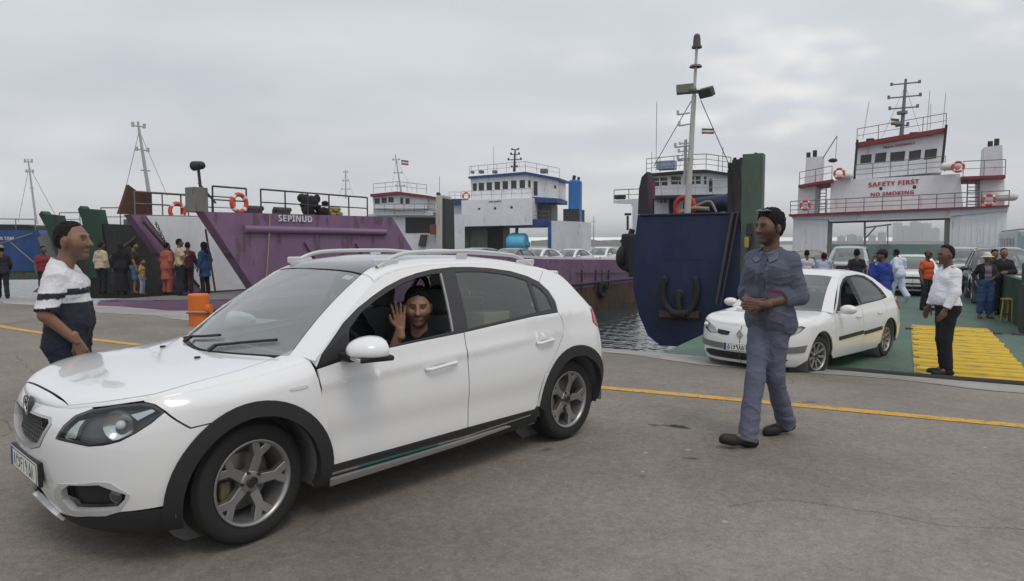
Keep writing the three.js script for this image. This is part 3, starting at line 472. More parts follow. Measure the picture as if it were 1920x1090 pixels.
// --- white and blue ferry
{
  const F = new Frame(atDepth(866, 420, 75), V(.955, 0, .30), 'vehicle_ferry', 'white ferry with blue trim, tall blue funnel and white front bulwark'), R = F.root;
  const bw = F.wall('front_bulwark', [[865, 376], [998, 371], [998, 422], [866, 425]], [arcPts(898, 392, 2.2, 0, 330, 10), arcPts(928, 391, 2.6, 0, 330, 10), arcPts(959, 389, 2.8, 0, 330, 10)], -2, 0, WHITE_S, SGLASS);
  F.wall('wheelhouse', [[882, 333], [985, 325], [1047, 338], [1047, 372], [1000, 374], [884, 375]], [rect(886, 344, 894, 358), ...[897, 912, 927, 942, 958, 974].map((u, i) => rect(u, 343 - i * 1.1, u + 10.5, 357.5 - i * .9)), rect(990, 338, 995, 352), rect(1000, 340, 1008, 367), rect(1039, 348, 1043, 354)], -5, -1.6, WHITE_S, SGLASS);
  F.slab('roof_edge', [[878, 331], [985, 322], [1050, 334], [1050, 339], [985, 327], [878, 335]], -5.5, -1.2, SBLUE);
  F.slab('side_deck', [[998, 369], [1044, 372], [1044, 380], [998, 380]], -6, -1, SBLUE); F.slab('side_deck', [[841, 373], [864, 373], [864, 383], [841, 383]], -6, -1.2, SBLUE);
  F.slab('house', [[836, 384], [866, 384], [866, 418], [836, 420]], -6, -2.2, WHITE_S); F.slab('house', [[1000, 381], [1034, 383], [1034, 412], [1000, 412]], -6, -3.2, GREYST);
  F.slab('lower_deck', [[834, 418], [866, 420], [998, 419], [998, 411], [1031, 412], [1031, 422], [998, 425], [866, 427], [834, 428]], -6, -.3, SBLUE);
  F.slab('undercroft_wall', rect(840, 427, 880, 466), -5, -3, GREYST); F.slab('undercroft_wall', rect(882, 427, 914, 470), -5, -2.6, GREYST); F.slab('undercroft_wall', rect(914, 427, 945, 470), -5, -2.9, SBLACK); F.slab('post', rect(943, 425, 949, 470), -3, -2, GREYST);
  F.slab('post', rect(1027, 412, 1034, 468), -1.5, -.4, LBLUE); F.slab('post', rect(832, 420, 840, 470), -2, -.6, SBLUE); F.slab('post', rect(966, 425, 970, 470), -3, -2.6, GREYST);
  F.slab('side_wall', [[1034, 414], [1092, 416], [1092, 470], [1034, 468]], -4, .6, WHITE_C);
  { const a = F.px(1071, 418), b = F.px(1071, 335), w = F.px(1082, 335)[0] - F.px(1060, 335)[0]; const g = new Geo().rbox(b[0], (a[1] + b[1]) / 2, -2, w, b[1] - a[1], w * 1.2, .25, 0, 0, 0, 4); const f = g.build('funnel', LBLUE, R); new Geo().bar([b[0] - .2, b[1] - .1, -2], [b[0] - .1, b[1] + .5, -2], .18, 8).bar([b[0] + .25, b[1] - .1, -2.3], [b[0] + .3, b[1] + .35, -2.3], .14, 8).build('exhaust_pipe', DKSTEEL, f); F.slab('funnel_base', rect(1056, 392, 1086, 417), -4, -1.2, DKSTEEL); }
  railing(R, [F.p3(880, 329, -1.4), F.p3(985, 320, -1.4), F.p3(1049, 333, -1.8)], .95, RAILG, { r: .022, gap: 1.1 }); railing(R, [F.p3(866, 375, -.1), F.p3(998, 370, -.1)], .9, RAILG, { r: .02, gap: 1.1 }); railing(R, [F.p3(1000, 412, -.6), F.p3(1030, 413, -.6)], .9, RAILG, { r: .022, gap: 1 }); railing(R, [F.p3(836, 419, -.6), F.p3(864, 419, -.6)], .95, RAILG, { r: .022, gap: 1 }); railing(R, [F.p3(842, 374, -1.2), F.p3(864, 374, -1.2)], .8, RAILG, { r: .022, gap: .8 });
  mastTree(F, F.p3(964, 322, -2.5), F.p3(966, 280, -2.5), [[.2, .3, .15], [.5, .7, .2], [.75, .45, .2], [.97, .35, .15]], DKSTEEL, .14, R);
  { const g = new Geo(); for (const [u, h] of [[926, 2.9], [884, .9], [985, 1.0]]) { const p = F.px(u, 326, -2); g.bar([p[0], p[1], -2], [p[0], p[1] + h, -2], .03, 5); } g.build('antenna', ALU, R); const b = new Geo(); for (const [u, s] of [[903, .5], [928, .5], [1020, .7], [886, .4]]) { const p = F.px(u, 326, -2.4); b.rbox(p[0], p[1] + s * .4, -2.4, s, s * .7, s, .08); } b.build('roof_equipment', GREYST, R); }
  lettering(F, 'ARG KHATTI', 917, 380, 940, 379, .02, DKSTEEL, bw); lifebuoy(F, 874, 368, -.3, .36, 'orange lifebuoy on the bridge rail of the white and blue ferry');
  { const p = F.world(F.px(1016, 459)[0], 0, -3); const c = F.px(968, 455, -1.2); const o = thing('water_tank', 'bright blue plastic water tank on the ferry deck behind the parked cars', 'tank', F.world(c[0], c[1], -1.2).toArray(), R.rotation.y); const g = new THREE.LatheGeometry([[0, -1], [.9, -1], [1, -.85], [1, -.5], [1.03, -.45], [1, -.4], [1, .1], [1.03, .15], [1, .2], [1, .5], [.8, .8], [.3, .95], [0, .95]].map(p => new THREE.Vector2(...p)), 24); g.rotateZ(Math.PI / 2); g.scale(1.15, .98, .98); new Geo().add(g).build('tank_body', mat([.14, .56, .86], .45), o); new Geo().bar([-.2, .9, 0], [-.2, 1.05, 0], .22, 14).bar([1.2, -.2, .1], [1.5, -.2, .1], .3, 12).build('lid', mat([.08, .4, .66], .45), o); }
}
// --- navy bow ship with the tall mast
{
  const F = new Frame(atDepth(1190, 640, 26.5), V(.852, 0, .524), 'landing_ferry', 'navy blue bow ferry with tall white mast and stowed black anchor'), R = F.root;
  const out = [[1196, 403], [1385, 399], [1391, 470], [1390, 548], [1362, 585], [1330, 618], [1300, 641], [1272, 650], [1238, 648], [1215, 630], [1198, 590], [1187, 540], [1188, 470]];
  F.slab('bow_door', out, -.35, 0, NAVY);
  { const P = F.poly(out, -.36).map((p, i, a) => { const c = F.px(1290, 470, -.36); return [c[0] + (p[0] - c[0]) * .985, c[1] + (p[1] - c[1]) * .985 - .03]; }).map(p => [p[0], Math.min(p[1], .15)]); new Geo().slab(P, -14, -.36).build('hull', shipMat(31, [34, 46, 92], [70, 60, 80], .36), R); }
  F.slab('door_frame', [[1387, 399], [1396, 396], [1402, 470], [1400, 545], [1392, 550], [1393, 470]], -.6, .08, NAVY);
  { const g = new Geo().bar(F.p3(1222, 487, .0), F.p3(1322, 487, .0), .012, 5).bar(F.p3(1200, 404, .02), F.p3(1384, 400, .02), .05, 6); g.build('weld_seam', NAVY, R); }
  // anchor
  { const P = (u, v, o = .14) => F.p3(u, v, o); const AN = mat([.022, .02, .02], .85); const a = new Geo().tube([P(1246, 524), P(1242, 545), P(1247, 570), P(1262, 588, .22)], .12, 16, 8).tube([P(1304, 526), P(1307, 548), P(1301, 572), P(1287, 590, .22)], .12, 16, 8).bar(P(1262, 588, .22), P(1287, 590, .22), .17, 8).tube([P(1276, 590, .2), P(1272, 568, .2), P(1273, 548, .05)], .1, 10, 8); a.ball(...P(1246, 526), .13, .2, .1); a.ball(...P(1304, 528), .13, .2, .1); const an = a.build('anchor', AN, R); new Geo().beam(P(1238, 588, .1), P(1312, 591, .1), .3, .24).build('anchor_bracket', shipMat(33, [66, 52, 44], [50, 40, 36], .4), an); new Geo().torus(...P(1273, 552, .02), .13, .06).build('hawse_ring', DKSTEEL, an); }
  // mast with lights
  { const B = F.p3(1289, 402, -.8), T = F.p3(1307, 82, -.8), A = V(...B), C = V(...T), at = t => A.clone().lerp(C, t);
    const ms = new Geo().bar(at(0), at(.18), .12, 10).bar(at(.18), at(.70), .105, 10, .085).bar(at(.70), C, .062, 8, .05).build('mast', BEIGE, R);
    new Geo().bar(at(.0).add(V(-.0, 0, .03)), at(.17).add(V(0, 0, .03)), .075, 8).build('mast_foot', DKSTEEL, ms);
    const l = at(.985); new Geo().bar(l, l.clone().add(V(0, .30, 0)), .15, 12, .13).bar(l.clone().add(V(0, -.06, 0)), l, .19, 12).ball(l.x, l.y + .34, l.z, .12).build('masthead_light', mat([.08, .075, .07], .5), ms);
    const q = at(.865); new Geo().bar(q, q.clone().add(V(0, .07, 0)), .24, 14, .2).build('light_disc', mat([.16, .13, .11], .6), ms);
    const f = F.p3(1301, 172, -.8); const fl = new Geo().beam([f[0] - .55, f[1] + .02, f[2]], [f[0] + .45, f[1] - .03, f[2]], .12, .12).build('light_bracket', GREYST, ms);
    new Geo().rbox(f[0] - .32, f[1] + .12, f[2] + .05, .62, .34, .3, .04, 0, .3, .05).build('floodlight', mat([.16, .17, .12], .6), fl); new Geo().rbox(f[0] + .5, f[1] - .1, f[2] + .1, .56, .34, .26, .04, .5, -.3, .2).build('floodlight', mat([.06, .055, .05], .6), fl); new Geo().ball(f[0], f[1] + .05, f[2] + .1, .14).build('horn', GREYST, fl);
    const st = (u0, v0, u1, v1, z) => new Geo().bar(F.p3(u0, v0, -.8), F.p3(u1, v1, z), .016, 5).build('stay_wire', WIRE, ms); st(1296, 190, 1226, 312, -3); st(1314, 188, 1366, 306, -3);
    const p = F.px(1316, 241, -.8); const fg = flag(F, p[0], p[1], -.8, .46, .2, ms);
    for (const [v, l2] of [[214, .3], [235, .25], [275, .4], [298, .3]]) { const q2 = F.px(1286, v, -.6), br = new Geo(); br.bar([q2[0] - l2, q2[1], -.6], [q2[0] + .15, q2[1] + .03, -.6], .03, 5); br.bar([q2[0] - l2, q2[1], -.6], [q2[0] - l2, q2[1] + .16, -.6], .05, 6); br.build('lamp_bracket', ALU, ms); }
    new Geo().bar(F.p3(1284, 345, -.9), F.p3(1286, 262, -.9), .06, 8).build('signal_post', RAILW, R); }
  // wheelhouse further back
  const Z = -15;
  const wh = F.wall('wheelhouse', [[1213, 328], [1290, 321], [1324, 321], [1368, 329], [1368, 370], [1213, 370]], [rect(1222, 334, 1236, 349), rect(1238, 333, 1252, 348), rect(1258, 331, 1277, 346), rect(1281, 330, 1288, 346), rect(1294, 330, 1302, 346), rect(1304, 330, 1314, 345), rect(1320, 331, 1325, 346), rect(1329, 335, 1336, 360)], Z - 4, Z, WHITE_S, SGLASS);
  F.slab('roof_edge', [[1208, 326], [1290, 319], [1324, 318], [1372, 325], [1372, 330], [1324, 323], [1290, 324], [1208, 331]], Z - 4.3, Z + .4, DKSTEEL);
  F.slab('bridge_deck', [[1206, 367], [1372, 364], [1372, 369], [1206, 372]], Z - 4, Z + .9, DKSTEEL); F.slab('lower_house', [[1206, 372], [1372, 370], [1376, 470], [1206, 470]], Z - 5, Z - 1.2, WHITE_S);
  F.slab('door', rect(1227, 371, 1254, 402), Z - 1.19, Z - 1.0, WHITE_C); F.slab('door_opening', rect(1212, 373, 1226, 402), Z - 1.18, Z - 1.1, DKSTEEL); F.slab('door_opening', rect(1255, 373, 1262, 402), Z - 1.18, Z - 1.1, DKSTEEL);
  lettering(F, '- S 4', 1232, 381, 1250, 381, Z - .98, DKSTEEL);
  railing(R, [F.p3(1212, 325, Z), F.p3(1290, 318, Z), F.p3(1324, 317, Z), F.p3(1370, 324, Z)], .85, RAILG, { r: .022, gap: .8, bars: 3 }); railing(R, [F.p3(1210, 367, Z + .8), F.p3(1370, 364, Z + .8)], .8, RAILW, { r: .02, gap: 1.0 });
  { const p = F.px(1250, 318, Z - 2); new Geo().rbox(p[0], p[1] + .25, Z - 2, 1.1, .55, .7, .06).build('roof_box', shipMat(35, [150, 164, 190], [120, 130, 150], .3), R);
    mastTree(F, F.p3(1287, 318, Z - 1), F.p3(1284, 265, Z - 1), [[.3, .4, .12], [.62, .4, .15], [.9, .3, .1]], ALU, .1, R); const w = new Geo(); for (const [u, h] of [[1230, 4.2], [1222, 1.2], [1355, 1.4]]) { const a = F.px(u, 322, Z - 1); w.bar([a[0], a[1], Z - 1], [a[0], a[1] + h, Z - 1], .025, 5); } w.build('antenna', ALU, R); }
  // gear on the foredeck: blue hose drum, arched pipe, rope
  { const p = F.px(1318, 388, -3); new Geo().bar([p[0] - .8, p[1], -3.3], [p[0] + .9, p[1] + .15, -3.3], .34, 12).bar([p[0] + .9, p[1] + .1, -3.2], [p[0] + 1.7, p[1] + .15, -3.2], .42, 12).build('windlass', NAVY, R); new Geo().tube([F.p3(1290, 398, -2), F.p3(1310, 384, -2), F.p3(1332, 378, -2), F.p3(1343, 398, -2)], .05, 16, 6).tube([F.p3(1276, 399, -1.8), F.p3(1300, 391, -1.8), F.p3(1330, 392, -1.8)], .09, 14, 6).build('mooring_rope', ROPE, R); }
  { const q = F.px(1284, 388, -2.2), w = F.world(q[0], q[1], -2.2), o = thing('lifebuoy', 'half-hidden red lifebuoy behind the top edge of the navy bow', 'lifebuoy', w.toArray(), R.rotation.y, 'orange lifebuoys hung on ship railings'); new Geo().add(new THREE.TorusGeometry(.38, .1, 10, 28)).build('ring', mat([.5, .04, .025], .6), o); }
  // gallows of black channel steel at the right, post at the left
  { const g = new Geo().beam(F.p3(1383, 300, -.4), F.p3(1388, 400, -.4), .3, .34, V(0, 0, 1)).beam(F.p3(1372, 318, -.5), F.p3(1372, 399, -.5), .22, .3, V(0, 0, 1)).beam(F.p3(1378, 296, -.4), F.p3(1379, 312, -.4), .1, .12, V(0, 0, 1)).beam(F.p3(1390, 296, -.4), F.p3(1390, 312, -.4), .1, .12, V(0, 0, 1)).beam(F.p3(1366, 312, -.4), F.p3(1392, 308, -.4), .2, .2); g.build('gallows', shipMat(36, [28, 24, 26], [46, 36, 34], .36), R);
    new Geo().beam(F.p3(1374, 400, .1), F.p3(1344, 570, .3), .08, .16, V(0, 0, 1)).beam(F.p3(1384, 400, .1), F.p3(1352, 574, .3), .04, .1, V(0, 0, 1)).build('door_stay', mat([.06, .05, .055], .7), R);
    F.slab('side_post', [[1203, 332], [1214, 322], [1216, 402], [1196, 402], [1198, 355]], -.6, -.1, shipMat(37, [38, 30, 36], [60, 34, 40], .4)); F.slab('side_post', [[1208, 340], [1222, 336], [1222, 372], [1208, 374]], -2, -1.6, mat([.16, .03, .07], .7)); }
  // dark fenders at the left side of the bow
  { const g = new Geo(); const c = F.p3(1176, 480, -1.5); for (let i = 0; i < 3; i++) g.add(new THREE.TorusGeometry(.34, .2, 10, 20), new THREE.Matrix4().makeRotationY(Math.PI / 2 - .3).setPosition(c[0] + .15 - .1 * i, c[1] - .3 + i * .12, c[2] + .3 * i - .6)); g.rbox(c[0] + .1, c[1] + .15, c[2], .55, 1.5, .6, .12); g.build('fender_pile', RUBBER, R); new Geo().bar(F.p3(1172, 440, -1.5), F.p3(1165, 455, -1.5), .07, 6).bar(F.p3(1186, 430, -1.5), F.p3(1176, 462, -1.5), .12, 6).rbox(...F.p3(1190, 480, -1.2), .4, 1.7, .3, .05).build('fender_bracket', DKSTEEL, R); }
  // wing platform at the left with white bracket
  { const z = -9, g = new Geo(); const a = F.px(1150, 376, z), b = F.px(1206, 374, z); F.slab('wing_bracket', [[1150, 376], [1206, 372], [1206, 470], [1186, 470], [1186, 388], [1182, 382], [1150, 381]], z - .4, z, WHITE_C); railing(R, [[a[0], a[1], z - .1], [b[0], b[1], z - .1]], .55, RAILG, { r: .022, gap: .7 }); new Geo().rbox(...F.p3(1163, 370, z - .2), .55, .22, .3, .05).bar(...[F.p3(1177, 405, z + .3), F.p3(1177, 432, z + .3)], .06, 6).bar(F.p3(1172, 402, z + .3), F.p3(1183, 402, z + .3), .07, 6).build('wing_lamp', DKSTEEL, R); }
  // purple funnel behind
  { const z = -12, a = F.px(1414, 420, z), b = F.px(1414, 322, z), w = (F.px(1426, 330, z)[0] - F.px(1401, 330, z)[0]) / 2; const f = new Geo().bar([a[0], a[1], z], [b[0], b[1], z], w, 18).build('funnel', shipMat(38, [92, 56, 96], [80, 60, 84], .3), R); new Geo().bar([b[0], b[1], z], [b[0], b[1] + .5, z], w * 1.02, 18, w * .9).bar([b[0] - .1, b[1] + .4, z], [b[0] + .1, b[1] + .95, z], .09, 8).bar([b[0] - .3, b[1] + .4, z], [b[0] - .35, b[1] + .75, z], .07, 8).build('funnel_top', DKSTEEL, f); railing(R, [F.p3(1402, 400, z + 1.2), F.p3(1426, 402, z + 1.2)], 2.0, mat([.07, .03, .07], .7), { r: .04, gap: .7 }); F.slab('funnel_house', rect(1398, 398, 1430, 480), z - 2, z + 1.2, PURPLE_D); }
}
// --- green-decked ferry that the cars drive off, with its white superstructure
const RAMPN = V(.49, 0, -.8717), RAMPE = V(.8717, 0, .49);                       // into the ship, and along its ramp edge to the right
const ramp0 = onPlane(1230, 668, -.25);
const rampPt = (a, b, y) => ramp0.clone().setY(0).addScaledVector(RAMPE, a).addScaledVector(RAMPN, b).setY(y);
const toRamp = p => { const q = p.clone().sub(ramp0).setY(0); return [q.dot(RAMPE), q.dot(RAMPN)]; };
let ferryH;
{
  const A = atDepth(1482, 402, 44), F = new Frame(A, RAMPE, 'vehicle_ferry', 'white ferry with red trim, SAFETY FIRST lettering and green ramp on the quay'), R = F.root; ferryH = F;
  const toL = (a, b, y) => { const p = rampPt(a, b, y).sub(F.A.clone().setY(0)); return [p.dot(F.X), y, p.dot(F.Z)]; };
  const plate = (name, pts, y0, y1, m, parent) => { const s = new THREE.Shape(pts.map(p => { const q = toL(p[0], p[1], 0); return new THREE.Vector2(q[0], -q[2]); })); const g = new THREE.ExtrudeGeometry(s, { depth: y1 - y0, bevelEnabled: false }); g.rotateX(-Math.PI / 2); g.translate(0, y0, 0); return new Geo().add(g).build(name, m, parent || R); };
  const hl = 6.0, RW2 = 10.5;
  const rp = plate('ramp', [[0, 0], [RW2, 0], [RW2, hl], [0, hl]], -.36, -.25, DECK);
  plate('deck', [[-.6, hl + .12], [RW2 + .4, hl + .12], [RW2 + .4, 33], [-.6, 33]], -.9, -.32, DECK); plate('hull', [[-.7, hl + .3], [RW2 + .5, hl + .3], [RW2 + .5, 33], [-.7, 33]], -4, -.905, SBLACK);
  plate('hinge_channel', [[-.3, hl - .02], [RW2 + .3, hl - .02], [RW2 + .3, hl + .16], [-.3, hl + .16]], -.6, -.29, SBLACK);
  { const g = new Geo(); for (let i = 0; i < 22; i++) { const a = toL(.3 + i * .46, hl - .02, -.255), b = toL(.3 + i * .46 + .3, hl - .02, -.255); g.bar(a, b, .045, 7); } g.build('hinge_knuckle', DKSTEEL, rp); }
  { const pts = []; for (let i = 0; i <= 24; i++) { const a = lerp(2.2, RW2 + 1, i / 24); pts.push(toL(a, -.10 + (vnoise(i * .6, 2, 1) - .5) * .05, -.235)); } new Geo().tube(pts, .065, 60, 8).build('rubber_bumper', mat([.028, .028, .026], .8), rp); new Geo().beam(toL(-.05, -.06, -.30), toL(2.6, -.06, -.30), .1, .1).build('ramp_lip', shipMat(41, [50, 66, 92], [60, 70, 80], .4), rp); }
  // yellow anti-slip bars
  { const c00 = toRamp(onPlane(1724, 700, -.25)), c01 = toRamp(onPlane(1702, 612, -.25)), c10 = toRamp(onPlane(1918, 712, -.25)), c11 = toRamp(onPlane(1836, 614, -.25)); const YB = [0, 1, 2].map(i => shipMat(50 + i, [[206, 172, 44], [194, 158, 34], [214, 182, 58]][i], [112, 108, 70], .36, .6, .9)); const a0 = (c00[0] + c01[0]) / 2, a1 = c10[0] + .15, n = 26, b0 = .12, b1 = c01[1];
    plate('yellow_panel', [[a0, b0], [a1, b0], [a1, b1], [a0, b1]], -.249, -.244, shipMat(54, [176, 148, 50], [96, 110, 76], .46, .7, .8), rp);
    const gm = new THREE.CylinderGeometry(.046, .046, a1 - a0 - .04, 7); gm.rotateZ(Math.PI / 2); const r = rng(77);
    for (let i = 0; i < n; i++) { const b = lerp(b0 + .08, b1 - .08, i / (n - 1)), q = toL((a0 + a1) / 2 + (r() - .5) * .05, b, -.24); const m = addMesh('anti_slip_bar', gm, YB[i % 3], rp); m.position.set(...q); const d0 = toL(a0, b, 0), d1 = toL(a1, b, 0); m.rotation.y = Math.atan2(-(d1[2] - d0[2]), d1[0] - d0[0]) + (r() - .5) * .006; m.scale.y = .8 + r() * .4; } }
  // bow wings and bulwarks
  const wing = (a, b, w, t, h, m, name) => plate(name, [[a, b], [a + w, b], [a + w, b + t], [a, b + t]], -.9, h, m);
  const lw = toRamp(atDepth(1394, 400, 17.3)); const wl = wing(lw[0] - .05, lw[1], .48, .35, 3.75, SGREEN, 'bow_post'); plate('bulwark', [[lw[0], lw[1] + .5], [lw[0] + .12, lw[1] + .5], [lw[0] + .12, 30], [lw[0], 30]], -.3, .95, SGREEN);
  { const g = new Geo(); const q = (u, v) => { const p = atDepth(u, v, 17.0).sub(F.A.clone().setY(0)); return [p.dot(F.X), p.y, p.dot(F.Z)]; }; g.tube([q(1404, 420), q(1410, 440), q(1402, 470), q(1396, 520)], .03, 14, 6).tube([q(1408, 418), q(1412, 450), q(1405, 480)], .045, 14, 6); g.rbox(...q(1406, 430), .16, .3, .1, .03); g.build('chain_hoist', DKSTEEL, wl); new Geo().rbox(...q(1400, 455), .1, .26, .08, .03).build('yellow_block', mat([.4, .27, .05], .6), wl); }
  const rw3 = toRamp(atDepth(1922, 560, 14.2)); plate('bow_post', [[rw3[0], rw3[1]], [rw3[0] + .5, rw3[1]], [rw3[0] + .5, rw3[1] + .6], [rw3[0], rw3[1] + .6]], -.9, 1.15, DGREEN); plate('bulwark', [[rw3[0] + .1, rw3[1] + .6], [rw3[0] + .25, rw3[1] + .6], [rw3[0] + .25, 30], [rw3[0] + .1, 30]], -.3, .75, DGREEN); plate('ramp_chain_box', [[rw3[0] - .1, rw3[1] - .5], [rw3[0] + .3, rw3[1] - .5], [rw3[0] + .3, rw3[1] - .1], [rw3[0] - .1, rw3[1] - .1]], -.2, .75, DKSTEEL);
  // lower house: two side towers and the beam across
  const D = -.55;
  const ribs = (name, list, u0, u1, v0, v1) => { const o = F.slab(name, list, D, -.1, WHITE_S); return o; };
  const tl = F.slab('side_tower', [[1488, 410], [1553, 409], [1549, 505], [1484, 505]], D, -.1, WHITE_S), tr = F.slab('side_tower', [[1782, 404], [1890, 392], [1880, 505], [1779, 505]], D, -.1, WHITE_S);
  { for (const [t, u0, u1, n] of [[tl, 1493, 1549, 6], [tr, 1790, 1882, 9]]) for (let i = 0; i < n; i++) { const u = lerp(u0, u1, i / (n - 1)), a = F.px(u, 408, -.1), b = F.px(u - 3, 480, -.1); new Geo().beam([a[0], a[1] - .1, -.09], [b[0], b[1], -.09], .05, .035, V(0, 0, 1)).build('stiffener', WHITE_S, t); } }
  F.slab('portal_beam', [[1484, 403], [1892, 386], [1891, 395], [1784, 405], [1782, 409], [1556, 416], [1553, 411], [1486, 411]], -2, .02, WHITE_C);
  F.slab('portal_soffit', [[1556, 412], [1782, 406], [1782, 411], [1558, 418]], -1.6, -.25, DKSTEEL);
  for (const q of [[1553, 1561], [1772, 1781]]) F.slab('portal_jamb', [[q[0], 411], [q[1], 411], [q[1] - 3, 500], [q[0] - 3, 500]], -.5, -.2, GREYST);
  F.slab('upper_deck_edge', [[1479, 402], [1893, 384.5], [1893, 387.5], [1479, 406]], -6, .3, REDTRIM);
  const deckY = F.px(1680, 393)[1], xs = [F.px(1482, 402)[0], F.px(1892, 385)[0]];
  railing(R, [F.p3(1482, 402, .22), F.p3(1586, 397.6, .22), F.p3(1690, 393.3, .22), F.p3(1790, 389, .22), F.p3(1892, 385, .22)], .8, RAILG, { r: .025, gap: 1.05, bars: 3 });
  // bulwark with the slogans
  const bw = F.wall('front_bulwark', [[1558, 345], [1566, 338], [1801, 326], [1806, 388], [1556, 400]], [arcPts(1652, 354, 3.6, 0, 330, 12), arcPts(1715, 351, 3.8, 0, 330, 12)], -3, -1, WHITE_S, SGLASS);
  const RT = mat([.42, .03, .045], .6); lettering(F, 'SAFETY FIRST', 1628, 351, 1724, 344, -.97, RT, bw, .85); lettering(F, 'NO SMOKING', 1632, 368.5, 1714, 363.5, -.97, RT, bw, .85);
  // bridge
  const br = F.wall('wheelhouse', [[1605, 273], [1773, 240], [1767, 322], [1600, 337]], [[[1614, 291], [1635, 289], [1634, 305], [1613, 307]], [[1642, 288], [1663, 285], [1661, 303], [1640, 305]], [[1670, 286], [1698, 283], [1696, 302], [1669, 304]], [[1705, 284], [1728, 280], [1726, 299], [1704, 302]], [[1735, 281], [1758, 278], [1756, 297], [1733, 300]]], -5.5, -1.8, WHITE_S, SGLASS);
  F.slab('roof_edge', [[1604, 268], [1775, 239], [1775, 247], [1605, 276]], -6, -1.3, REDTRIM);
  lettering(F, 'IRAN SHOMALI', 1656, 279, 1716, 270, -1.76, RT, br, .8);
  { const rs = F.poly([[1607, 268], [1774, 240]], -1.5); railing(R, [[rs[0][0], rs[0][1], -1.5], [rs[1][0], rs[1][1], -1.5]], .85, RAILG, { r: .022, gap: 1.1 }); const a = F.poly([[1604, 337], [1772, 322]], -1.05); railing(R, [[a[0][0], a[0][1], -1.1], [a[1][0], a[1][1], -1.1]], .9, RAILG, { r: .022, gap: 1.0, bars: 3 }); }
  new Geo().bar(F.p3(1608, 262, -1.2), F.p3(1602, 336, -1.2), .07, 8).build('corner_post', DKSTEEL, R); new Geo().bar(F.p3(1775, 234, -1.2), F.p3(1766, 318, -1.2), .07, 8).build('corner_post', DKSTEEL, R);
  { const b = new Geo(); for (const [u, v, w, h] of [[1714, 256, .5, .45], [1632, 264, .45, .22], [1746, 251, .5, .22]]) { const p = F.px(u, v, -2.4); b.rbox(p[0], p[1] + .02, -2.4, w, h, .4, .04); } b.build('roof_equipment', DKSTEEL, R);
    mastTree(F, F.p3(1690, 262, -3), F.p3(1699, 148, -3), [[.22, .3, .2], [.5, .75, .15], [.68, .85, .15], [.9, .75, .12]], RAILG, .13, R);
    const w = new Geo(); for (const [u0, v0, u1, v1] of [[1618, 262, 1630, 190], [1738, 250, 1744, 170], [1744, 250, 1746, 195], [1768, 240, 1774, 175], [1690, 222, 1694, 205]]) w.bar(F.p3(u0, v0, -3), F.p3(u1, v1, -3), .02, 5); w.build('antenna', ALU, R); const p = F.px(1671, 222, -3); flag(F, p[0], p[1], -3, .45, .42); const d = new Geo().bar(F.p3(1692, 214, -3), F.p3(1692, 209, -3), .3, 12).ball(...F.p3(1686, 233, -2.9), .22, .12, .2); d.build('radar', RAILG, R); }
  // side wings: red-edged platforms, rooms, funnels, lifebuoys
  for (const [plat, room, fun, ex] of [[[[1497, 347], [1562, 336], [1562, 341], [1497, 352]], [[1497, 352], [1530, 348], [1527, 403], [1495, 404]], [[1512, 296], [1541, 293], [1538, 345], [1508, 348]], 1522], [[[1803, 331], [1886, 328], [1886, 334], [1804, 336]], [[1838, 336], [1884, 334], [1884, 386], [1838, 388]], [[1846, 276], [1880, 272], [1881, 330], [1842, 331]], 1862]]) {
    F.slab('wing_platform', plat, -4.5, -.4, REDTRIM); F.slab('side_room', room, -4.5, -1.2, WHITE_S); const f = F.slab('funnel', fun, -4, -2.2, WHITE_C); const g = new Geo(); for (const k of [-6, 6]) { const p = F.px(ex + k, 296, -3); const t = F.px(ex, fun[0][1], -3)[1]; g.bar([p[0], t - .1, -3], [p[0], t + .35 + (k > 0 ? .12 : 0), -3], .13, 8); } g.build('exhaust_pipe', DKSTEEL, f); }
  railing(R, [F.p3(1499, 347, -.5), F.p3(1560, 336, -.5)], .8, RAILG, { r: .022, gap: .8 }); railing(R, [F.p3(1806, 331, -.5), F.p3(1885, 328, -.5)], .85, RAILG, { r: .022, gap: .8 });
  for (const [u0, u1, v0, v1] of [[1535, 1548, 350, 400], [1813, 1835, 338, 390]]) { const g = new Geo(); for (const u of [u0, u1]) g.bar(F.p3(u + 2, v0, -1), F.p3(u, v1, -1), .035, 5); for (let i = 1; i < 8; i++) { const v = lerp(v0, v1, i / 8); g.bar(F.p3(u0 + 1, v, -1), F.p3(u1 + 1, v, -1), .025, 5); } g.build('ladder', RAILG, R); }
  { const g = new Geo().bar(F.p3(1538, 305, -3), F.p3(1570, 255, -3), .03, 5).bar(F.p3(1570, 255, -3), F.p3(1567, 300, -3), .015, 5); g.ball(...F.p3(1562, 301, -3), .28, .14, .28); g.build('davit', DKSTEEL, R); for (const [u, v] of [[1583, 330], [1783, 312], [1844, 370]]) { const p = F.p3(u, v, -.8); new Geo().add(new THREE.CapsuleGeometry(.24, .6, 4, 10), new THREE.Matrix4().makeRotationZ(Math.PI / 2).setPosition(p[0] + (u === 1844 ? 1.1 : 0), p[1], p[2])).build('liferaft_canister', BUOYW, R); } }
  lifebuoy(F, 1574, 325, -.35, .27, 'orange lifebuoy on the upper rail beside the crane davit of the red-trimmed ferry'); lifebuoy(F, 1797, 313, -.35, .27, 'orange lifebuoy on the upper rail beside the tall funnel of the red-trimmed ferry'); lifebuoy(F, 1510, 385, .3, .27, 'orange lifebuoy on the lower deck rail above the white side tower'); lifebuoy(F, 1855, 375, .3, .27, 'orange lifebuoy next to the white liferaft canister on the lower rail');
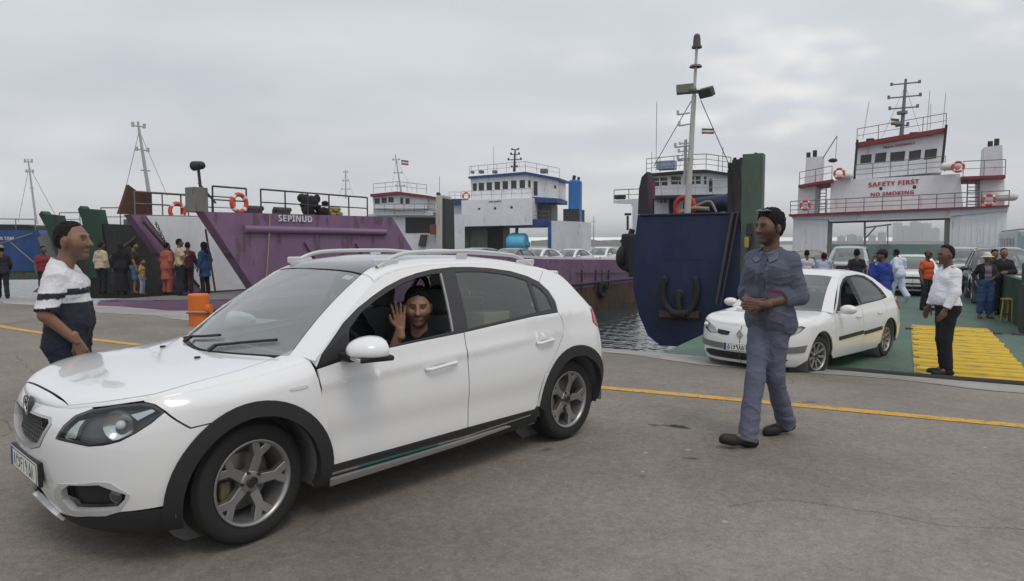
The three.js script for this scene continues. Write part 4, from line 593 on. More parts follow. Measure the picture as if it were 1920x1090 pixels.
  // far bulkhead and derrick seen through the portal
  { const z = -14; new Geo().bar(F.p3(1622, 500, z), F.p3(1622, 416, z), .09, 6).bar(F.p3(1622, 427, z), F.p3(1672, 421, z), .07, 6).bar(F.p3(1622, 448, z), F.p3(1642, 426, z), .06, 6).bar(F.p3(1665, 500, z), F.p3(1665, 420, z), .05, 6).build('derrick', GREYST, R); const b = F.px(1560, 458, z), c = F.px(1775, 458, z); new Geo().box((b[0] + c[0]) / 2 - 0, b[1] - .75, z, c[0] - b[0], 1.5, .15).build('stern_bulwark', shipMat(43, [120, 150, 146], [110, 120, 116], .3), R); }
}
// ---------- far shore ----------
{
  const r = rng(21), shore = new Geo(); const L = [];
  // low land, right and left of the ships
  for (const [u0, u1, d] of [[1000, 1420, 900], [1420, 2100, 1500]]) { const a = atDepth(u0, 455, d), b = atDepth(u1, 455, d); const pts = [[a.x, -4]]; const n = 60; for (let i = 0; i <= n; i++) { const x = lerp(a.x, b.x, i / n); pts.push([x, (d < 1000 ? 1 : 2) + fbm(i * .5, d, 2, 4) * (d < 1000 ? 6 : 6)]); } pts.push([b.x, -4]); shore.slab(pts, -d - 120, -d); }
  struct('far_shore', shore.merged(), mat([.22, .23, .18], 1));
  const CM = [mat([.42, .41, .40], .9), mat([.36, .37, .38], .9), mat([.48, .45, .41], .9)]; let k = 0; const WN = mat([.14, .15, .17], .4);
  const tower = (u0, u1, v, d, label) => { const a = atDepth(u0, 455, d), b = atDepth(u1, v, d), w = b.x - a.x, h = b.y + 3; const o = thing('tower_block', label, 'building', [(a.x + b.x) / 2, -3, -d], 0, 'hazy buildings on the far shore'); new Geo().box(0, h / 2, 0, w, h, w * .8).build('wall', CM[k++ % 3], o); new Geo().box(0, h + 1, 0, w * .4, 3, w * .3).build('roof_house', CM[k % 3], o); const nf = Math.min(14, Math.floor(h / 5)); for (let i = 1; i < nf; i++) new Geo().box(0, h * i / nf, w * .4 + .05, w * .86, h / nf * .4, .2).build('window_band', WN, o); };
  [[1572, 1584, 443, 'low hazy block next to the portal jamb by the red car'], [1590, 1604, 440, 'wide low hazy block above the silver pickup-nosed car'], [1608, 1617, 444, 'narrow low hazy block just beside the derrick post'], [1630, 1641, 441, 'low hazy block under the slanting derrick arm'], [1648, 1660, 436, 'low hazy block between the two derrick posts']].forEach(q => tower(q[0], q[1], q[2], 1750 + r() * 100, q[3]));
  [[1676, 1690, 418, 'tall hazy tower block beside the thin derrick post'], [1692, 1704, 424, 'shorter hazy tower squeezed between two taller towers'], [1708, 1724, 416, 'tallest hazy tower block framed by the ferry portal'], [1728, 1744, 419, 'broad tall hazy tower above the person in orange'], [1748, 1760, 428, 'lowest of the hazy towers, above the officer']].forEach(q => tower(q[0], q[1], q[2], 2100 + r() * 200, q[3]));
  tower(1896, 1906, 437, 1900, 'narrow hazy block just beyond the end of the white ferry'); tower(1908, 1925, 433, 1900, 'wide hazy block above the teal bus beyond the white ferry');
  const m = thing('lattice_tower', 'thin radio mast on the far shore beside the blue-funnelled ferry', 'mast', atDepth(1113, 458, 880).setY(0).toArray()); const h = atDepth(1113, 405, 880).y; new Geo().bar([0, 0, 0], [0, h, 0], .9, 5, .4).bar([-3, h * .8, 0], [3, h * .8, 0], .3, 4).build('mast_pole', mat([.3, .3, .3], .8), m);
}
// ---------- the white hatchback ----------
const PAINT = phys([.80, .81, .815], .32, { clearcoat: 1, clearcoatRoughness: .04 });
const hatch = thing('hatchback_car', 'white hatchback with black wheel-arch cladding and roof rails, driver window open', 'car');
const hubF = onPlane(472, 907, .325), hubR = onPlane(1064, 750, .325);
const carFwd = hubF.clone().sub(hubR).setY(0).normalize(), carLeft = V(carFwd.z, 0, -carFwd.x); if (carLeft.z < 0) carLeft.negate();
const carO = hubF.clone().addScaledVector(carLeft, -.80).setY(0);
hatch.position.copy(carO); hatch.rotation.y = Math.atan2(-carFwd.z, carFwd.x);
const WB = 2.667;
function plateTex(list) { // number plate: blue band and brush-drawn numerals
  const D = { 1: [[10, 12], [16, 40], [16, 84]], 2: [[6, 12], [8, 34], [30, 30], [34, 12], null, [8, 34], [12, 84]], 3: [[4, 12], [6, 32], [16, 32], [18, 14], [20, 32], [34, 30], [36, 12], null, [6, 32], [12, 84]], 4: [[10, 84], [8, 20], [30, 14], null, [8, 48], [32, 44]], 5: [[20, 12], [4, 60], [10, 82], [20, 68], [30, 82], [38, 60], [20, 12]], 8: [[4, 84], [20, 14], [36, 84]], 9: [[32, 36], [16, 44], [6, 28], [18, 12], [32, 24], [32, 84]], V: [[34, 30], [20, 44], [22, 24], [36, 26], [34, 70], [6, 80]] };
  return textTex(512, 112, (c, w, h) => {
    c.fillStyle = '#e9e9e4'; c.fillRect(0, 0, w, h); c.fillStyle = '#1d3f96'; c.fillRect(0, 0, 44, h); c.strokeStyle = '#15151a'; c.lineWidth = 11; c.lineCap = 'round'; c.lineJoin = 'round';
    for (const [k, X, s = 1] of list) { let pen = false; c.beginPath(); for (const p of D[k]) { if (!p) { pen = false; continue; } const q = [X + p[0] * s, 8 + p[1]]; if (pen) c.lineTo(...q); else c.moveTo(...q); pen = true; } c.stroke(); }
    c.lineWidth = 4; c.beginPath(); c.moveTo(360, 0); c.lineTo(360, h); c.stroke(); c.strokeRect(2, 2, w - 4, h - 4); });
}
{
  const Q = surfHatch(), S = (s, z) => Q.S(s, z), T = (s, v) => Q.T(s, v), zE = s => Q.zE(s);
  const sb = v => -.106 - .254 * Math.pow(Math.abs(v), 1.6);
  const WS = (v, t) => { const a = T(sb(v), v), b = T(-.9, v), bl = .03 * Math.sin(Math.PI * clamp(t)) * (1 - .6 * v * v); return [lerp(a[0], b[0], t) + bl * .6, lerp(a[1], b[1], t) + bl, lerp(a[2], b[2], t)]; };
  const both = (name, geo, m, label) => { const a = addMesh(name, geo, m, hatch), b = addMesh(name, mirrorZ(geo), m, hatch); if (label) a.userData.label = b.userData.label = label; return [a, b]; };
  const whole = (name, geos, m) => { const g = new Geo(); for (const e of geos) { g.add(e); g.add(mirrorZ(e)); } return g.build(name, m, hatch); };
  const edge = (a, b, n, d = 0) => Array.from({ length: n + 1 }, (_, i) => { const s = lerp(a, b, i / n); return [s, zE(s) + d]; });
  const archF = (r, a0, a1, n) => arcPts(0, .325, r, a0, a1, n).map(p => [Q.sx(p[0], p[1]), p[1]]);
  const archR = (r, a0, a1, n) => arcPts(-WB, .325, r, a0, a1, n).map(p => [Q.sx(p[0], p[1]), p[1]]);
  const HL = [[.981, .648], [.942, .709], [.894, .759], [.812, .794], [.678, .817], [.546, .826], [.483, .816], [.421, .785], [.473, .740], [.541, .697], [.614, .663], [.692, .645], [.777, .636], [.870, .644]];
  const FOGO = [[1.040, .376], [.986, .424], [.738, .466], [.671, .465], [.580, .405], [.588, .385], [.651, .319], [.731, .290], [.953, .262], [1.035, .262], [1.066, .332]];
  const FOGI = [[.984, .387], [.917, .430], [.732, .451], [.598, .406], [.608, .382], [.672, .328], [.954, .288], [.995, .336]];
  const c = 1.2495;
  // bumper with nose
  const bump = panel(S, [...archF(.44, 1, 58, 10), [.289, .690], [.419, .780], [.469, .736], [.538, .693], [.612, .658], [.691, .640], [.777, .631], [.872, .639], [.988, .643], [.948, .711], [.900, .762], [.820, .797], ...edge(.83, c, 10), [c, .728], [1.046, .735], [1.026, .707], [1.101, .583], [1.2, .545], [c, .54], [c, .385], [1.215, .365], [1.16, .29], [1.10, .228], [.95, .25], [.65, .314]], { holes: [FOGO] });
  const nose = panel(T, [[.99, 0], [.99, .7], [.965, .96], [.85, 1], [1.0, 1], [c, 1], [c, 0]], { outward: [.5, 1, 0], flange: 0 });
  whole('front_bumper', [bump, nose], PAINT);
  // grille
  const grl = new Geo(); for (const e of [panel(S, [[1.04, .725], [1.03, .708], [1.105, .595], [1.2, .56], [c, .552], [c, .722]], { off: -.035, flange: 0 })]) grl.add(e).add(mirrorZ(e));
  const gr = grl.build('grille', BLACKPL, hatch);
  const fr = new Geo(); { const P = [[c, .727], [1.046, .734], [1.028, .707], [1.102, .586], [1.2, .548], [c, .542]], I = [[c, .717], [1.062, .723], [1.048, .707], [1.117, .602], [1.205, .565], [c, .558]]; const e = panel(S, [...P, ...I.reverse()], { off: .003, flange: .04 }); fr.add(e).add(mirrorZ(e)); } fr.build('grille_surround', mat([.55, .55, .55], .3, { metalness: .5 }), gr);
  const bars = new Geo(); for (let k = -9; k <= 9; k++) for (const sl of [-1, 1]) { const p0 = S(Q.sy(clamp(Math.abs(k * .03), .001, .3), .60), .60), y0 = k * .03 - sl * .05, y1 = k * .03 + sl * .05; const P = (y, z) => { const q = S(Q.sy(Math.max(.002, Math.abs(y)), z), z); return [q[0] - .026, z, -y]; }; const lim = .23; if (Math.abs(y0) < lim && Math.abs(y1) < lim) bars.bar(P(y0, .575), P(y1, .715), .0045, 5); } bars.build('mesh_bars', mat([.05, .05, .052], .45), gr);
  { const p = S(1.249, .74); const g = new Geo(); g.torus(p[0] + .012, .752, 0, .046, .007, 0, Math.PI / 2); g.bar([p[0] - .01, .752, 0], [p[0] + .010, .752, 0], .044, 24); const lg = g.build('emblem', GLOSSBLACK, hatch); new Geo().torus(p[0] + .014, .752, 0, .036, .005, 0, Math.PI / 2).box(p[0] + .014, .752, 0, .006, .012, .05, 0, 0, 0).build('emblem_ring', CHROME, lg); }
  // plate, mouth, chin, lip
  const px = Q.Xn(.44) + .012; new Geo().rbox(px - .006, .445, 0, .02, .125, .53, .004).build('plate_frame', BLACKPL, hatch);
  const plate = new Geo().box(px + .006, .445, 0, .006, .105, .505); const hpl = plate.build('licence_plate', mat([.55, .55, .54], .5), hatch); { const g = new THREE.PlaneGeometry(.5, .1); g.rotateY(Math.PI / 2); g.translate(px + .0105, .445, 0); addMesh('plate_print', g, mat([.92, .92, .9], .5, { map: plateTex([['8', 62], ['2', 116], ['V', 152], ['4', 206], ['1', 254], ['9', 302], ['5', 372], ['8', 420]]) }), hpl); }
  whole('lower_grille', [panel(S, [[c, .395], [1.20, .38], [1.14, .30], [1.08, .225], [1.12, .215], [c, .24]], { off: -.03, flange: 0 })], BLACKPL);
  whole('chin_spoiler', [panel(S, [[c, .27], [1.21, .262], [1.15, .24], [1.115, .222], [1.11, .19], [1.14, .172], [1.2, .162], [c, .16]], { off: .02, flange: .03 })], PAINT);
  whole('front_lip', [panel(S, [...archF(.37, -22, -2, 4), [.47, .315], [.65, .308], [.95, .245], [1.09, .225], [1.12, .215], [1.09, .172], [.80, .185], [.50, .185]], { off: .004, flange: .03 })], RUBBER);
  // fog recess
  const fo = both('fog_surround', panel(S, FOGO.map(p => p), { holes: [FOGI], off: .004, flange: .03 }), mat([.62, .63, .64], .3, { metalness: .3 }));
  const fi = both('fog_recess', panel(S, FOGI, { off: -.05, flange: 0 }), BLACKPL);
  for (let i = 0; i < 2; i++) { const sg = i ? 1 : -1, q = S(.70, .385); const g = new Geo().add(new THREE.SphereGeometry(.04, 16, 10, 0, 6.3, 0, 1.2), new THREE.Matrix4().compose(V(q[0] - .045, .385, sg * (q[2] - .01)), new THREE.Quaternion().setFromUnitVectors(V(0, 1, 0), V(.9, 0, sg * .43)), V(1, .6, 1))); g.build('fog_lamp', mat([.12, .12, .12], .15, { metalness: .6 }), fi[i]); }
  // headlamps
  const hb = both('headlight', panel(S, HL, { off: -.045, flange: 0 }), mat([.12, .12, .125], .35), 'angular headlamp with clear lens and chrome bowls');
  const walls = panel(S, HL, { off: 0, flange: .045, max: .3 });
  for (let i = 0; i < 2; i++) {
    const M = g => i ? mirrorZ(g) : g;
    const ring = panel(S, HL, { holes: [HL.map(p => [lerp(p[0], .70, .055), lerp(p[1], .73, .10)])], off: -.001, flange: .045 }); addMesh('lamp_bezel', M(ring), GLOSSBLACK, hb[i]);
    addMesh('reflector', M(panel(S, [[.954, .655], [.937, .696], [.881, .742], [.846, .750], [.862, .713], [.872, .659]], { off: -.018, flange: .02 })), CHROME, hb[i]);
    addMesh('turn_reflector', M(panel(S, [[.596, .780], [.495, .803], [.472, .792], [.547, .752]], { off: -.014, flange: .02 })), CHROME, hb[i]);
    const q = S(.636, .728); const n = V(.72, .05, i ? .69 : -.69).normalize(); const bowl = new THREE.LatheGeometry([[.002, -.012], [.03, -.008], [.06, .012], [.074, .030]].map(p => new THREE.Vector2(...p)), 28);
    new Geo().add(bowl, new THREE.Matrix4().compose(V(q[0], q[1], (i ? 1 : -1) * q[2]).addScaledVector(n, -.042), new THREE.Quaternion().setFromUnitVectors(V(0, 1, 0), n), V(1, 1, 1))).build('main_bowl', CHROME, hb[i]);
    new Geo().ball(q[0] - n.x * .03, q[1] - n.y * .03, (i ? 1 : -1) * q[2] - n.z * .03, .022).build('bulb', mat([.8, .8, .8], .1), hb[i]);
    addMesh('lens', M(panel(S, HL, { off: .002, flange: 0 })), GLASS, hb[i]);
  }
  // fenders
  const hoodSide = s => Q ? (s > .49 ? lerp(.965, .955, (s - .49) / .46) : s > .126 ? lerp(.885, .965, (s - .126) / .364) : lerp(.766, .885, (s + .321) / .447)) : 0;
  const ss = Array.from({ length: 14 }, (_, i) => lerp(.96, -.33, i / 13));
  const fender = panel(S, [[-.357, .888], [-.366, .80], [-.399, .335], ...archF(.44, 178, 60, 18), [.286, .698], [.419, .790], [.478, .819], [.54, .831], [.54, zE(.54)], ...edge(.50, -.357, 13)], {});
  const fenderT = panel(T, [...ss.map(s => [s, hoodSide(s) + .006]), [-.357, .75], [-.357, 1], [0, 1], [.3, 1], [.6, 1], [.96, 1]], { outward: [0, 1, .3], flange: 0 });
  { const g = () => { const q = new Geo(); q.add(fender); q.add(fenderT); return q.merged(); }; both('fender', g(), PAINT); }
  // bonnet
  const rear = Array.from({ length: 15 }, (_, i) => { const v = lerp(-.72, .72, i / 14); return [sb(v) + .035, v]; });
  const bon = panel(T, [...ss.filter(s => s > -.27).map(s => [s, hoodSide(s)]).reverse().reverse(), ...rear.slice().reverse(), ...ss.filter(s => s > -.27).map(s => [s, -hoodSide(s)]).reverse()], { outward: [.3, 1, 0] });
  addMesh('bonnet', bon, PAINT, hatch);
  const cowl = panel(T, [...rear.map(p => [p[0] - .008, p[1]]), ...rear.slice().reverse().map(p => [p[0] - .06, p[1]])], { outward: [.3, 1, 0], off: -.012, flange: 0 }); addMesh('cowl', BLACKPL && cowl, BLACKPL, hatch);
  for (const [s, v] of [[.0, -.42], [.028, .30]]) { const q = T(s, v); new Geo().rbox(q[0], q[1] + .004, -q[2], .03, .012, .022, .004).build('washer_jet', BLACKPL, hatch); }
  // windscreen, pillars, roof
  const W = (v, t, o) => panel(WS, [[-v, t], [0, t], [v, t], [v, .5], [v, 1], [0, 1], [-v, 1], [-v, .5]], o);
  const DUSTGLASS = phys([.70, .74, .73], .025, { transmission: .72, thickness: 0, ior: 1.52 });
  const scr = addMesh('windscreen', panel(WS, [[-.84, .0], [-.4, .0], [0, .0], [.4, .0], [.84, .0], [.82, .5], [.80, .985], [.4, .985], [0, .985], [-.4, .985], [-.80, .985], [-.82, .5]], { outward: [1, 1, 0], flange: 0, max: .08 }), DUSTGLASS, hatch);
  addMesh('sticker', panel(WS, [[.60, .90], [.60, .955], [.73, .955], [.73, .90]], { outward: [1, 1, 0], flange: 0, off: -.004 }), mat([.62, .80, .78], .5), scr);
  both('pillar', panel(WS, [[.846, .0], [.826, .5], [.806, 1], [1, 1], [1, .5], [1, 0]], { outward: [1, 1, .6], flange: .01 }), PAINT);
  for (const z0 of [-.42, .18]) { const g = new Geo(), pts = []; for (let i = 0; i <= 8; i++) { const v = lerp(z0 - .02, z0 + .5, i / 8) ; const q = WS(clamp(v, -.8, .8), .03 + .09 * i / 8); pts.push([q[0] + .012, q[1] + .016, -q[2]]); } g.tube(pts, .009, 16, 5); g.bar([pts[0][0] + .05, pts[0][1] - .03, pts[0][2]], pts[0], .012, 6); g.build('wiper', BLACKPL, hatch); }
  const ROOF = phys([.045, .045, .05], .10, { clearcoat: 1 });
  addMesh('roof_glass', panel(T, [[-.905, -.80], [-.905, 0], [-.905, .80], [-1.5, .80], [-2.1, .80], [-2.1, 0], [-2.1, -.80], [-1.5, -.8]], { outward: [0, 1, 0] }), ROOF, hatch);
  addMesh('roof_panel', panel(T, [[-2.108, -.80], [-2.108, .8], [-2.4, .8], [-2.7, .8], [-2.7, -.8], [-2.4, -.8]], { outward: [0, 1, 0] }), PAINT, hatch);
  both('roof_side', panel(T, [[-.905, .806], [-1.5, .806], [-2.1, .806], [-2.7, .806], [-2.7, 1], [-2.1, 1], [-1.5, 1], [-.905, 1]], { outward: [0, 1, .3] }), PAINT);
  for (const sg of [-1, 1]) { // roof rails
    const pts = [], feet = new Geo(); for (let i = 0; i <= 20; i++) { const t = i / 20, s = lerp(-1.0, -2.52, t), q = T(s, .875), h = .048 * Math.min(1, Math.sin(Math.PI * t) * 2.6) + .004; pts.push([q[0], q[1] + h, -sg * q[2]]); }
    const rg = new Geo().tube(pts, .0145, 44, 8); for (const t of [.03, .5, .97]) { const k = Math.round(t * 20), s = lerp(-1.0, -2.52, k / 20), q = T(s, .875); rg.rbox(q[0], q[1] + .018, -sg * q[2], t === .5 ? .10 : .20, .046, .026, .012); } rg.build('roof_rail', mat([.62, .63, .64], .3, { metalness: .25 }), hatch);
  }
  const an = T(-2.45, 0); 
  { const y = 1.375, pts = [[-2.62, 0], [-2.62, .30], [-2.60, .52], [-2.72, .55], [-2.86, .50], [-2.92, .28], [-2.93, 0]]; const out = [...pts, ...pts.slice(1, -1).reverse().map(p => [p[0], -p[1]])]; const g = new THREE.ExtrudeGeometry(new THREE.Shape(out.map(p => new THREE.Vector2(p[0], p[1]))), { depth: .028, bevelEnabled: true, bevelSize: .012, bevelThickness: .012, bevelSegments: 3 }); g.rotateX(Math.PI / 2); g.rotateZ(.05); g.translate(-.01, y + .10, 0); new Geo().add(g).build('roof_spoiler', PAINT, hatch); }
  // sides
  const TO = [[-.367, .893], [-.41, .957], [-.595, 1.112], [-.72, 1.186], [-.859, 1.249], [-.99, 1.302], [-1.131, 1.346], [-1.26, 1.374], [-1.401, 1.395], [-1.592, 1.406], [-1.78, 1.402], [-1.97, 1.388], [-2.18, 1.360], [-2.34, 1.318], [-2.44, 1.268], [-2.50, 1.20], [-2.52, 1.12], [-2.50, 1.043]];
  const beltP = [[-2.2, 1.034], [-1.9, 1.014], [-1.491, .985], [-1.1, .965], [-.793, .945], [-.55, .918]];
  const FW = [[-.60, 1.0], [-.62, 1.075], [-.74, 1.166], [-.88, 1.232], [-1.0, 1.279], [-1.13, 1.321], [-1.254, 1.351], [-1.38, 1.368], [-1.478, 1.374], [-1.405, .998], [-1.1, .975], [-.793, .952]];
  const RW = [[-1.60, 1.376], [-1.75, 1.376], [-1.9, 1.368], [-2.06, 1.350], [-2.2, 1.322], [-2.31, 1.288], [-2.268, 1.058], [-1.9, 1.030], [-1.535, 1.002]];
  const QW = [[-2.345, 1.272], [-2.42, 1.225], [-2.46, 1.165], [-2.455, 1.075], [-2.30, 1.060]];
  both('window_frame', panel(S, [...TO, ...beltP], { holes: [FW, RW, QW], off: -.002, flange: .02 }), mat([.028, .028, .03], .42));
  both('cant_rail', panel(S, [...TO.slice(0, 14).map(p => [p[0] + .002, p[1] + .004]), [-2.445, 1.275], [-2.56, zE(-2.56)], ...edge(-2.5, -.36, 24)], { flange: .01 }), PAINT);
  const BG = phys([.62, .68, .66], .02, { transmission: .9, thickness: 0, ior: 1.5 });
  const rw = both('rear_door_glass', panel(S, RW, { off: -.008, flange: 0 }), BG), qw = both('quarter_glass', panel(S, QW, { off: -.008, flange: 0 }), BG);
  addMesh('front_door_glass', mirrorZ(panel(S, FW, { off: -.008, flange: 0 })), BG, hatch);          // far side; the near one is wound down
  { const g = panel(S, [[-1.405, .998], [-1.478, 1.374], [-1.462, 1.374], [-1.39, .998]], { off: -.004, flange: .012 }); addMesh('window_channel', g, mat([.35, .35, .36], .4, { metalness: .5 }), hatch); }
  // crease: shallow step along the doors
  const Sd = (s, z) => { const p = S(s, z), zc = .80 + (-.4 - s) * .048; const d = (z - zc); return [p[0], p[1], p[2] + .010 * Math.exp(-d * d / .0012) * (d < 0 ? 1 : .35) - .012 * Math.exp(-Math.pow((z - .47) / .10, 2))]; };
  const fd = panel(Sd, [[-.372, .884], [-.55, .912], [-.793, .940], [-1.1, .96], [-1.483, .979], [-1.483, .342], [-1.0, .336], [-.406, .331]], { max: .045 });
  const rd = panel(Sd, [[-1.492, .980], [-1.9, 1.009], [-2.2, 1.029], [-2.50, 1.038], [-2.535, .96], [-2.51, .868], [-2.40, .735], [-2.262, .583], [-2.187, .36], [-2.17, .345], [-1.492, .342]], { max: .045 });
  const D1 = both('front_door', fd, PAINT), D2 = both('rear_door', rd, PAINT);
  const qu = panel(S, [[-2.505, 1.045], [-2.528, 1.12], [-2.508, 1.203], [-2.447, 1.272], [-2.565, zE(-2.565)], ...edge(-2.6, -3.1, 10), [-3.1, 1.055], [-2.90, 1.035], [-2.86, .93], [-2.93, .885], [-3.2, .885], [-3.649, .90], [-3.649, .42], [-3.25, .40], ...archR(.44, 176, 4, 22).filter(p => p[1] > .34), [-2.20, .36], [-2.272, .585], [-2.408, .731], [-2.52, .866], [-2.543, .958]], {});
  const HD = panel(S, [[-3.1, 1.16], [-3.11, 1.055], [-3.649, 1.055], [-3.649, 1.10], [-3.3, 1.10]], { flange: 0 });
  both('quarter_panel', qu, PAINT);
  const tl = both('tail_light', panel(S, [[-2.905, 1.03], [-3.1, 1.05], [-3.28, 1.045], [-3.28, .90], [-3.0, .889], [-2.93, .889], [-2.868, .932]], { off: .006, flange: .02 }), phys([.45, .012, .02], .12, { clearcoat: 1 }));
  whole('tailgate', [panel(S, [[-3.10, 1.058], [-3.29, 1.05], [-3.29, .895], [-3.649, .905], [-3.649, 1.10], [-3.35, zE(-3.35)], [-3.12, zE(-3.12)]], {}), panel(T, [[-2.708, 0], [-2.708, 1], [-3.1, 1], [-3.4, 1], [-3.649, 1], [-3.649, 0], [-3.1, 0]], { outward: [-1, 1, 0] })], PAINT);
  both('rear_bumper_cladding', panel(S, [...archR(.43, 178, 160, 4).map(p => [p[0], p[1]]), [-3.12, .48], [-3.25, .42], [-3.649, .43], [-3.649, .22], [-3.2, .22], ...archR(.40, 200, 182, 3)], { off: .006, flange: .03 }), RUBBER);
  for (const d of D1) void d;
  // handles
  for (const [D, x0, x1, z0, z1] of [[D1, -1.122, -1.379, .782, .800], [D2, -2.193, -2.385, .833, .847]]) for (let i = 0; i < 2; i++) {
    const sg = i ? 1 : -1, pt = (x, z, o) => { const q = S(x, z); return [x, z, sg * (q[2] + o)]; };
    const g = new Geo().tube([pt(x0, z0, .005), pt(x0 - .02, z0 + .003, .032), pt((x0 + x1) / 2, (z0 + z1) / 2 + .004, .036), pt(x1 + .03, z1 + .001, .032), pt(x1, z1, .008)], .012, 18, 8); g.build('handle', PAINT, D[i]);
    const xm = lerp(x0, x1, .45), q = S(xm, z0 + .012); new Geo().add(panel(S, arcPts(xm, (z0 + z1) / 2 + .022, 1, 0, 350, 18).map(p => [xm + (p[0] - xm) * .062, (z0 + z1) / 2 + .020 + (p[1] - (z0 + z1) / 2 - .022) * .018]), { off: .004, flange: 0 })).build('handle_cup', mat([.45, .46, .47], .4), D[i]).scale.z = i ? -1 : 1;
  }
  // cladding and sills
  const cladF = panel(S, [...archF(.445, -14, 194, 30), ...archF(.365, 196, -18, 30)], { off: .014, flange: .05 });
  const cladR = panel(S, [...archR(.445, 3, 192, 30), ...archR(.362, 192, -4, 30)], { off: .014, flange: .05 });
  both('arch_cladding', cladF, RUBBER); both('arch_cladding', cladR, RUBBER);
  both('sill_cladding', panel(S, [[-.40, .326], [-1.48, .334], [-2.20, .342], [-2.22, .24], [-2.0, .215], [-.45, .20]], { off: .006, flange: .03 }), RUBBER);
  both('sill_trim', panel(S, [[-.415, .292], [-1.474, .292], [-2.12, .317], [-2.12, .309], [-1.474, .280], [-.418, .277]], { off: .011, flange: .005 }), CHROME);
  both('accent_stripe', panel(S, [[-.62, .291], [-1.22, .292], [-1.22, .281], [-.62, .278]], { off: .013, flange: .003 }), mat([.02, .17, .14], .4));
  both('side_skirt', panel(S, [[-.43, .258], [-1.0, .262], [-1.86, .281], [-1.91, .272], [-1.5, .245], [-1.0, .229], [-.44, .215]], { off: .024, flange: .03 }), mat([.42, .42, .43], .35, { metalness: .5 }));
  both('repeater_badge', panel(S, [[-.19, .800], [-.20, .808], [-.29, .811], [-.302, .803], [-.28, .795], [-.20, .792]], { off: .006, flange: .006 }), CHROME);
  // inner shell behind the gaps
  const shell = panel(S, [...archF(.40, 0, 180, 16), ...archR(.40, 0, 180, 16).map(p => p), [-3.5, .4], [-3.5, .9], [-2.9, .99], [-2.3, 1.0], [-1.4, .955], [-.4, .875], [.3, .80], [.5, .60], [.5, .4]], { off: -.035, flange: 0 });
  both('inner_shell', shell, DARK);
  whole('inner_nose', [panel(S, [[.45, .30], [c, .30], [c, .74], [.8, .77], [.42, .79]], { off: -.06, flange: 0 })], DARK);
  addMesh('headliner', panel(T, [[-.92, -.97], [-.92, .97], [-1.8, .97], [-2.7, .97], [-2.7, -.97], [-1.8, -.97]], { outward: [0, 1, 0], off: -.035, flange: 0 }), mat([.26, .25, .235], .95), hatch);
  { const g = new Geo(); g.box(-1.35, .24, 0, 1.9, .10, 1.5); g.box(-2.7, .42, 0, .9, .05, 1.0); g.box(.05, .50, 0, .9, .3, 1.0); g.box(-.45, .6, 0, .04, .62, 1.46); g.build('floor_pan', DARK, hatch); }
  for (const x of [0, -WB]) for (const sg of [-1, 1]) { const g = new Geo(); const l = new THREE.CylinderGeometry(.40, .40, .34, 24, 1, true, -Math.PI * .55 + Math.PI, Math.PI * 1.1); l.rotateX(Math.PI / 2); l.rotateZ(Math.PI / 2 * 0); g.add(l, new THREE.Matrix4().makeTranslation(x, .325, sg * .66)); g.add(new THREE.CircleGeometry(.40, 24), new THREE.Matrix4().makeTranslation(x, .325, sg * .50)); g.build('arch_liner', DARK, hatch); }
  // mirrors
  for (const sg of [-1, 1]) {
    const y = .80; const prof = []; const g = new THREE.SphereGeometry(1, 28, 18); const P = g.attributes.position;
    for (let i = 0; i < P.count; i++) { let X = P.getX(i), Y = P.getY(i), Z = P.getZ(i); if (Y < -.25) Y = -.25 - (-.25 - Y) * .25; if (X < -.35) X = -.35 - (-.35 - X) * .3; const w = 1 - .18 * Z; P.setXYZ(i, X * .135 * w, Y * .078 * w, Z * .15); } g.computeVertexNormals();
    const M = new THREE.Matrix4().compose(V(-.60, .985, sg * 1.005), new THREE.Quaternion().setFromEuler(new THREE.Euler(0, sg * .22, sg * .05)), V(1, 1, -sg));
    const mi = new Geo().add(sg > 0 ? mirrorZ(g.toNonIndexed()) : g, new THREE.Matrix4().compose(V(sg < 0 ? -.60 : -.74, .985, sg * (sg < 0 ? 1.01 : .90)), new THREE.Quaternion().setFromEuler(new THREE.Euler(0, sg < 0 ? -.22 : 1.35, 0)), V(1, 1, 1))).build('side_mirror', PAINT, hatch);
    if (sg < 0) new Geo().rbox(-.60, .945, sg * .995, .20, .03, .28, .012, 0, sg * .22, 0).rbox(-.56, .935, sg * .86, .10, .05, .16, .015).build('mirror_base', BLACKPL, mi);
    if (sg < 0) new Geo().rbox(-.56, .945, sg * 1.06, .17, .022, .12, .007, 0, sg * .22, 0).build('mirror_lamp', mat([.5, .5, .48], .25), mi);
    if (sg < 0) new Geo().box(-.668, .99, sg * 1.0, .006, .10, .22, 0, sg * .22, 0).build('mirror_glass', CHROME, mi);
    addMesh('mirror_triangle', (sg < 0 ? g => g : mirrorZ)(panel(S, [[-.372, .90], [-.60, .935], [-.60, 1.06], [-.42, .955]], { off: .004, flange: .02 })), BLACKPL, hatch);
  }
  // cabin
  const SEAT = mat([.10, .10, .102], .9), TAN = mat([.30, .26, .19], .95);
  const seat = (x, z, m) => { const g = new Geo().rbox(x, .42, z, .52, .16, .50, .05, 0, 0, .06).rbox(x - .30, .75, z, .13, .62, .48, .05, 0, 0, .24).rbox(x - .40, 1.15, z, .09, .17, .26, .035, 0, 0, .2); g.build('seat', m, hatch); };
  seat(-1.30, -.36, SEAT); seat(-1.30, .36, SEAT);
  new Geo().rbox(-2.15, .45, 0, .5, .16, 1.3, .05).rbox(-2.42, .78, 0, .13, .6, 1.3, .05, 0, 0, .25).build('rear_seat', SEAT, hatch);
  new Geo().rbox(-.62, .84, 0, .5, .14, 1.42, .05, 0, 0, -.06).rbox(-.72, .66, 0, .2, .3, 1.4, .05).rbox(-.95, .5, 0, .7, .2, .24, .04).build('dashboard', mat([.045, .045, .045], .8), hatch);
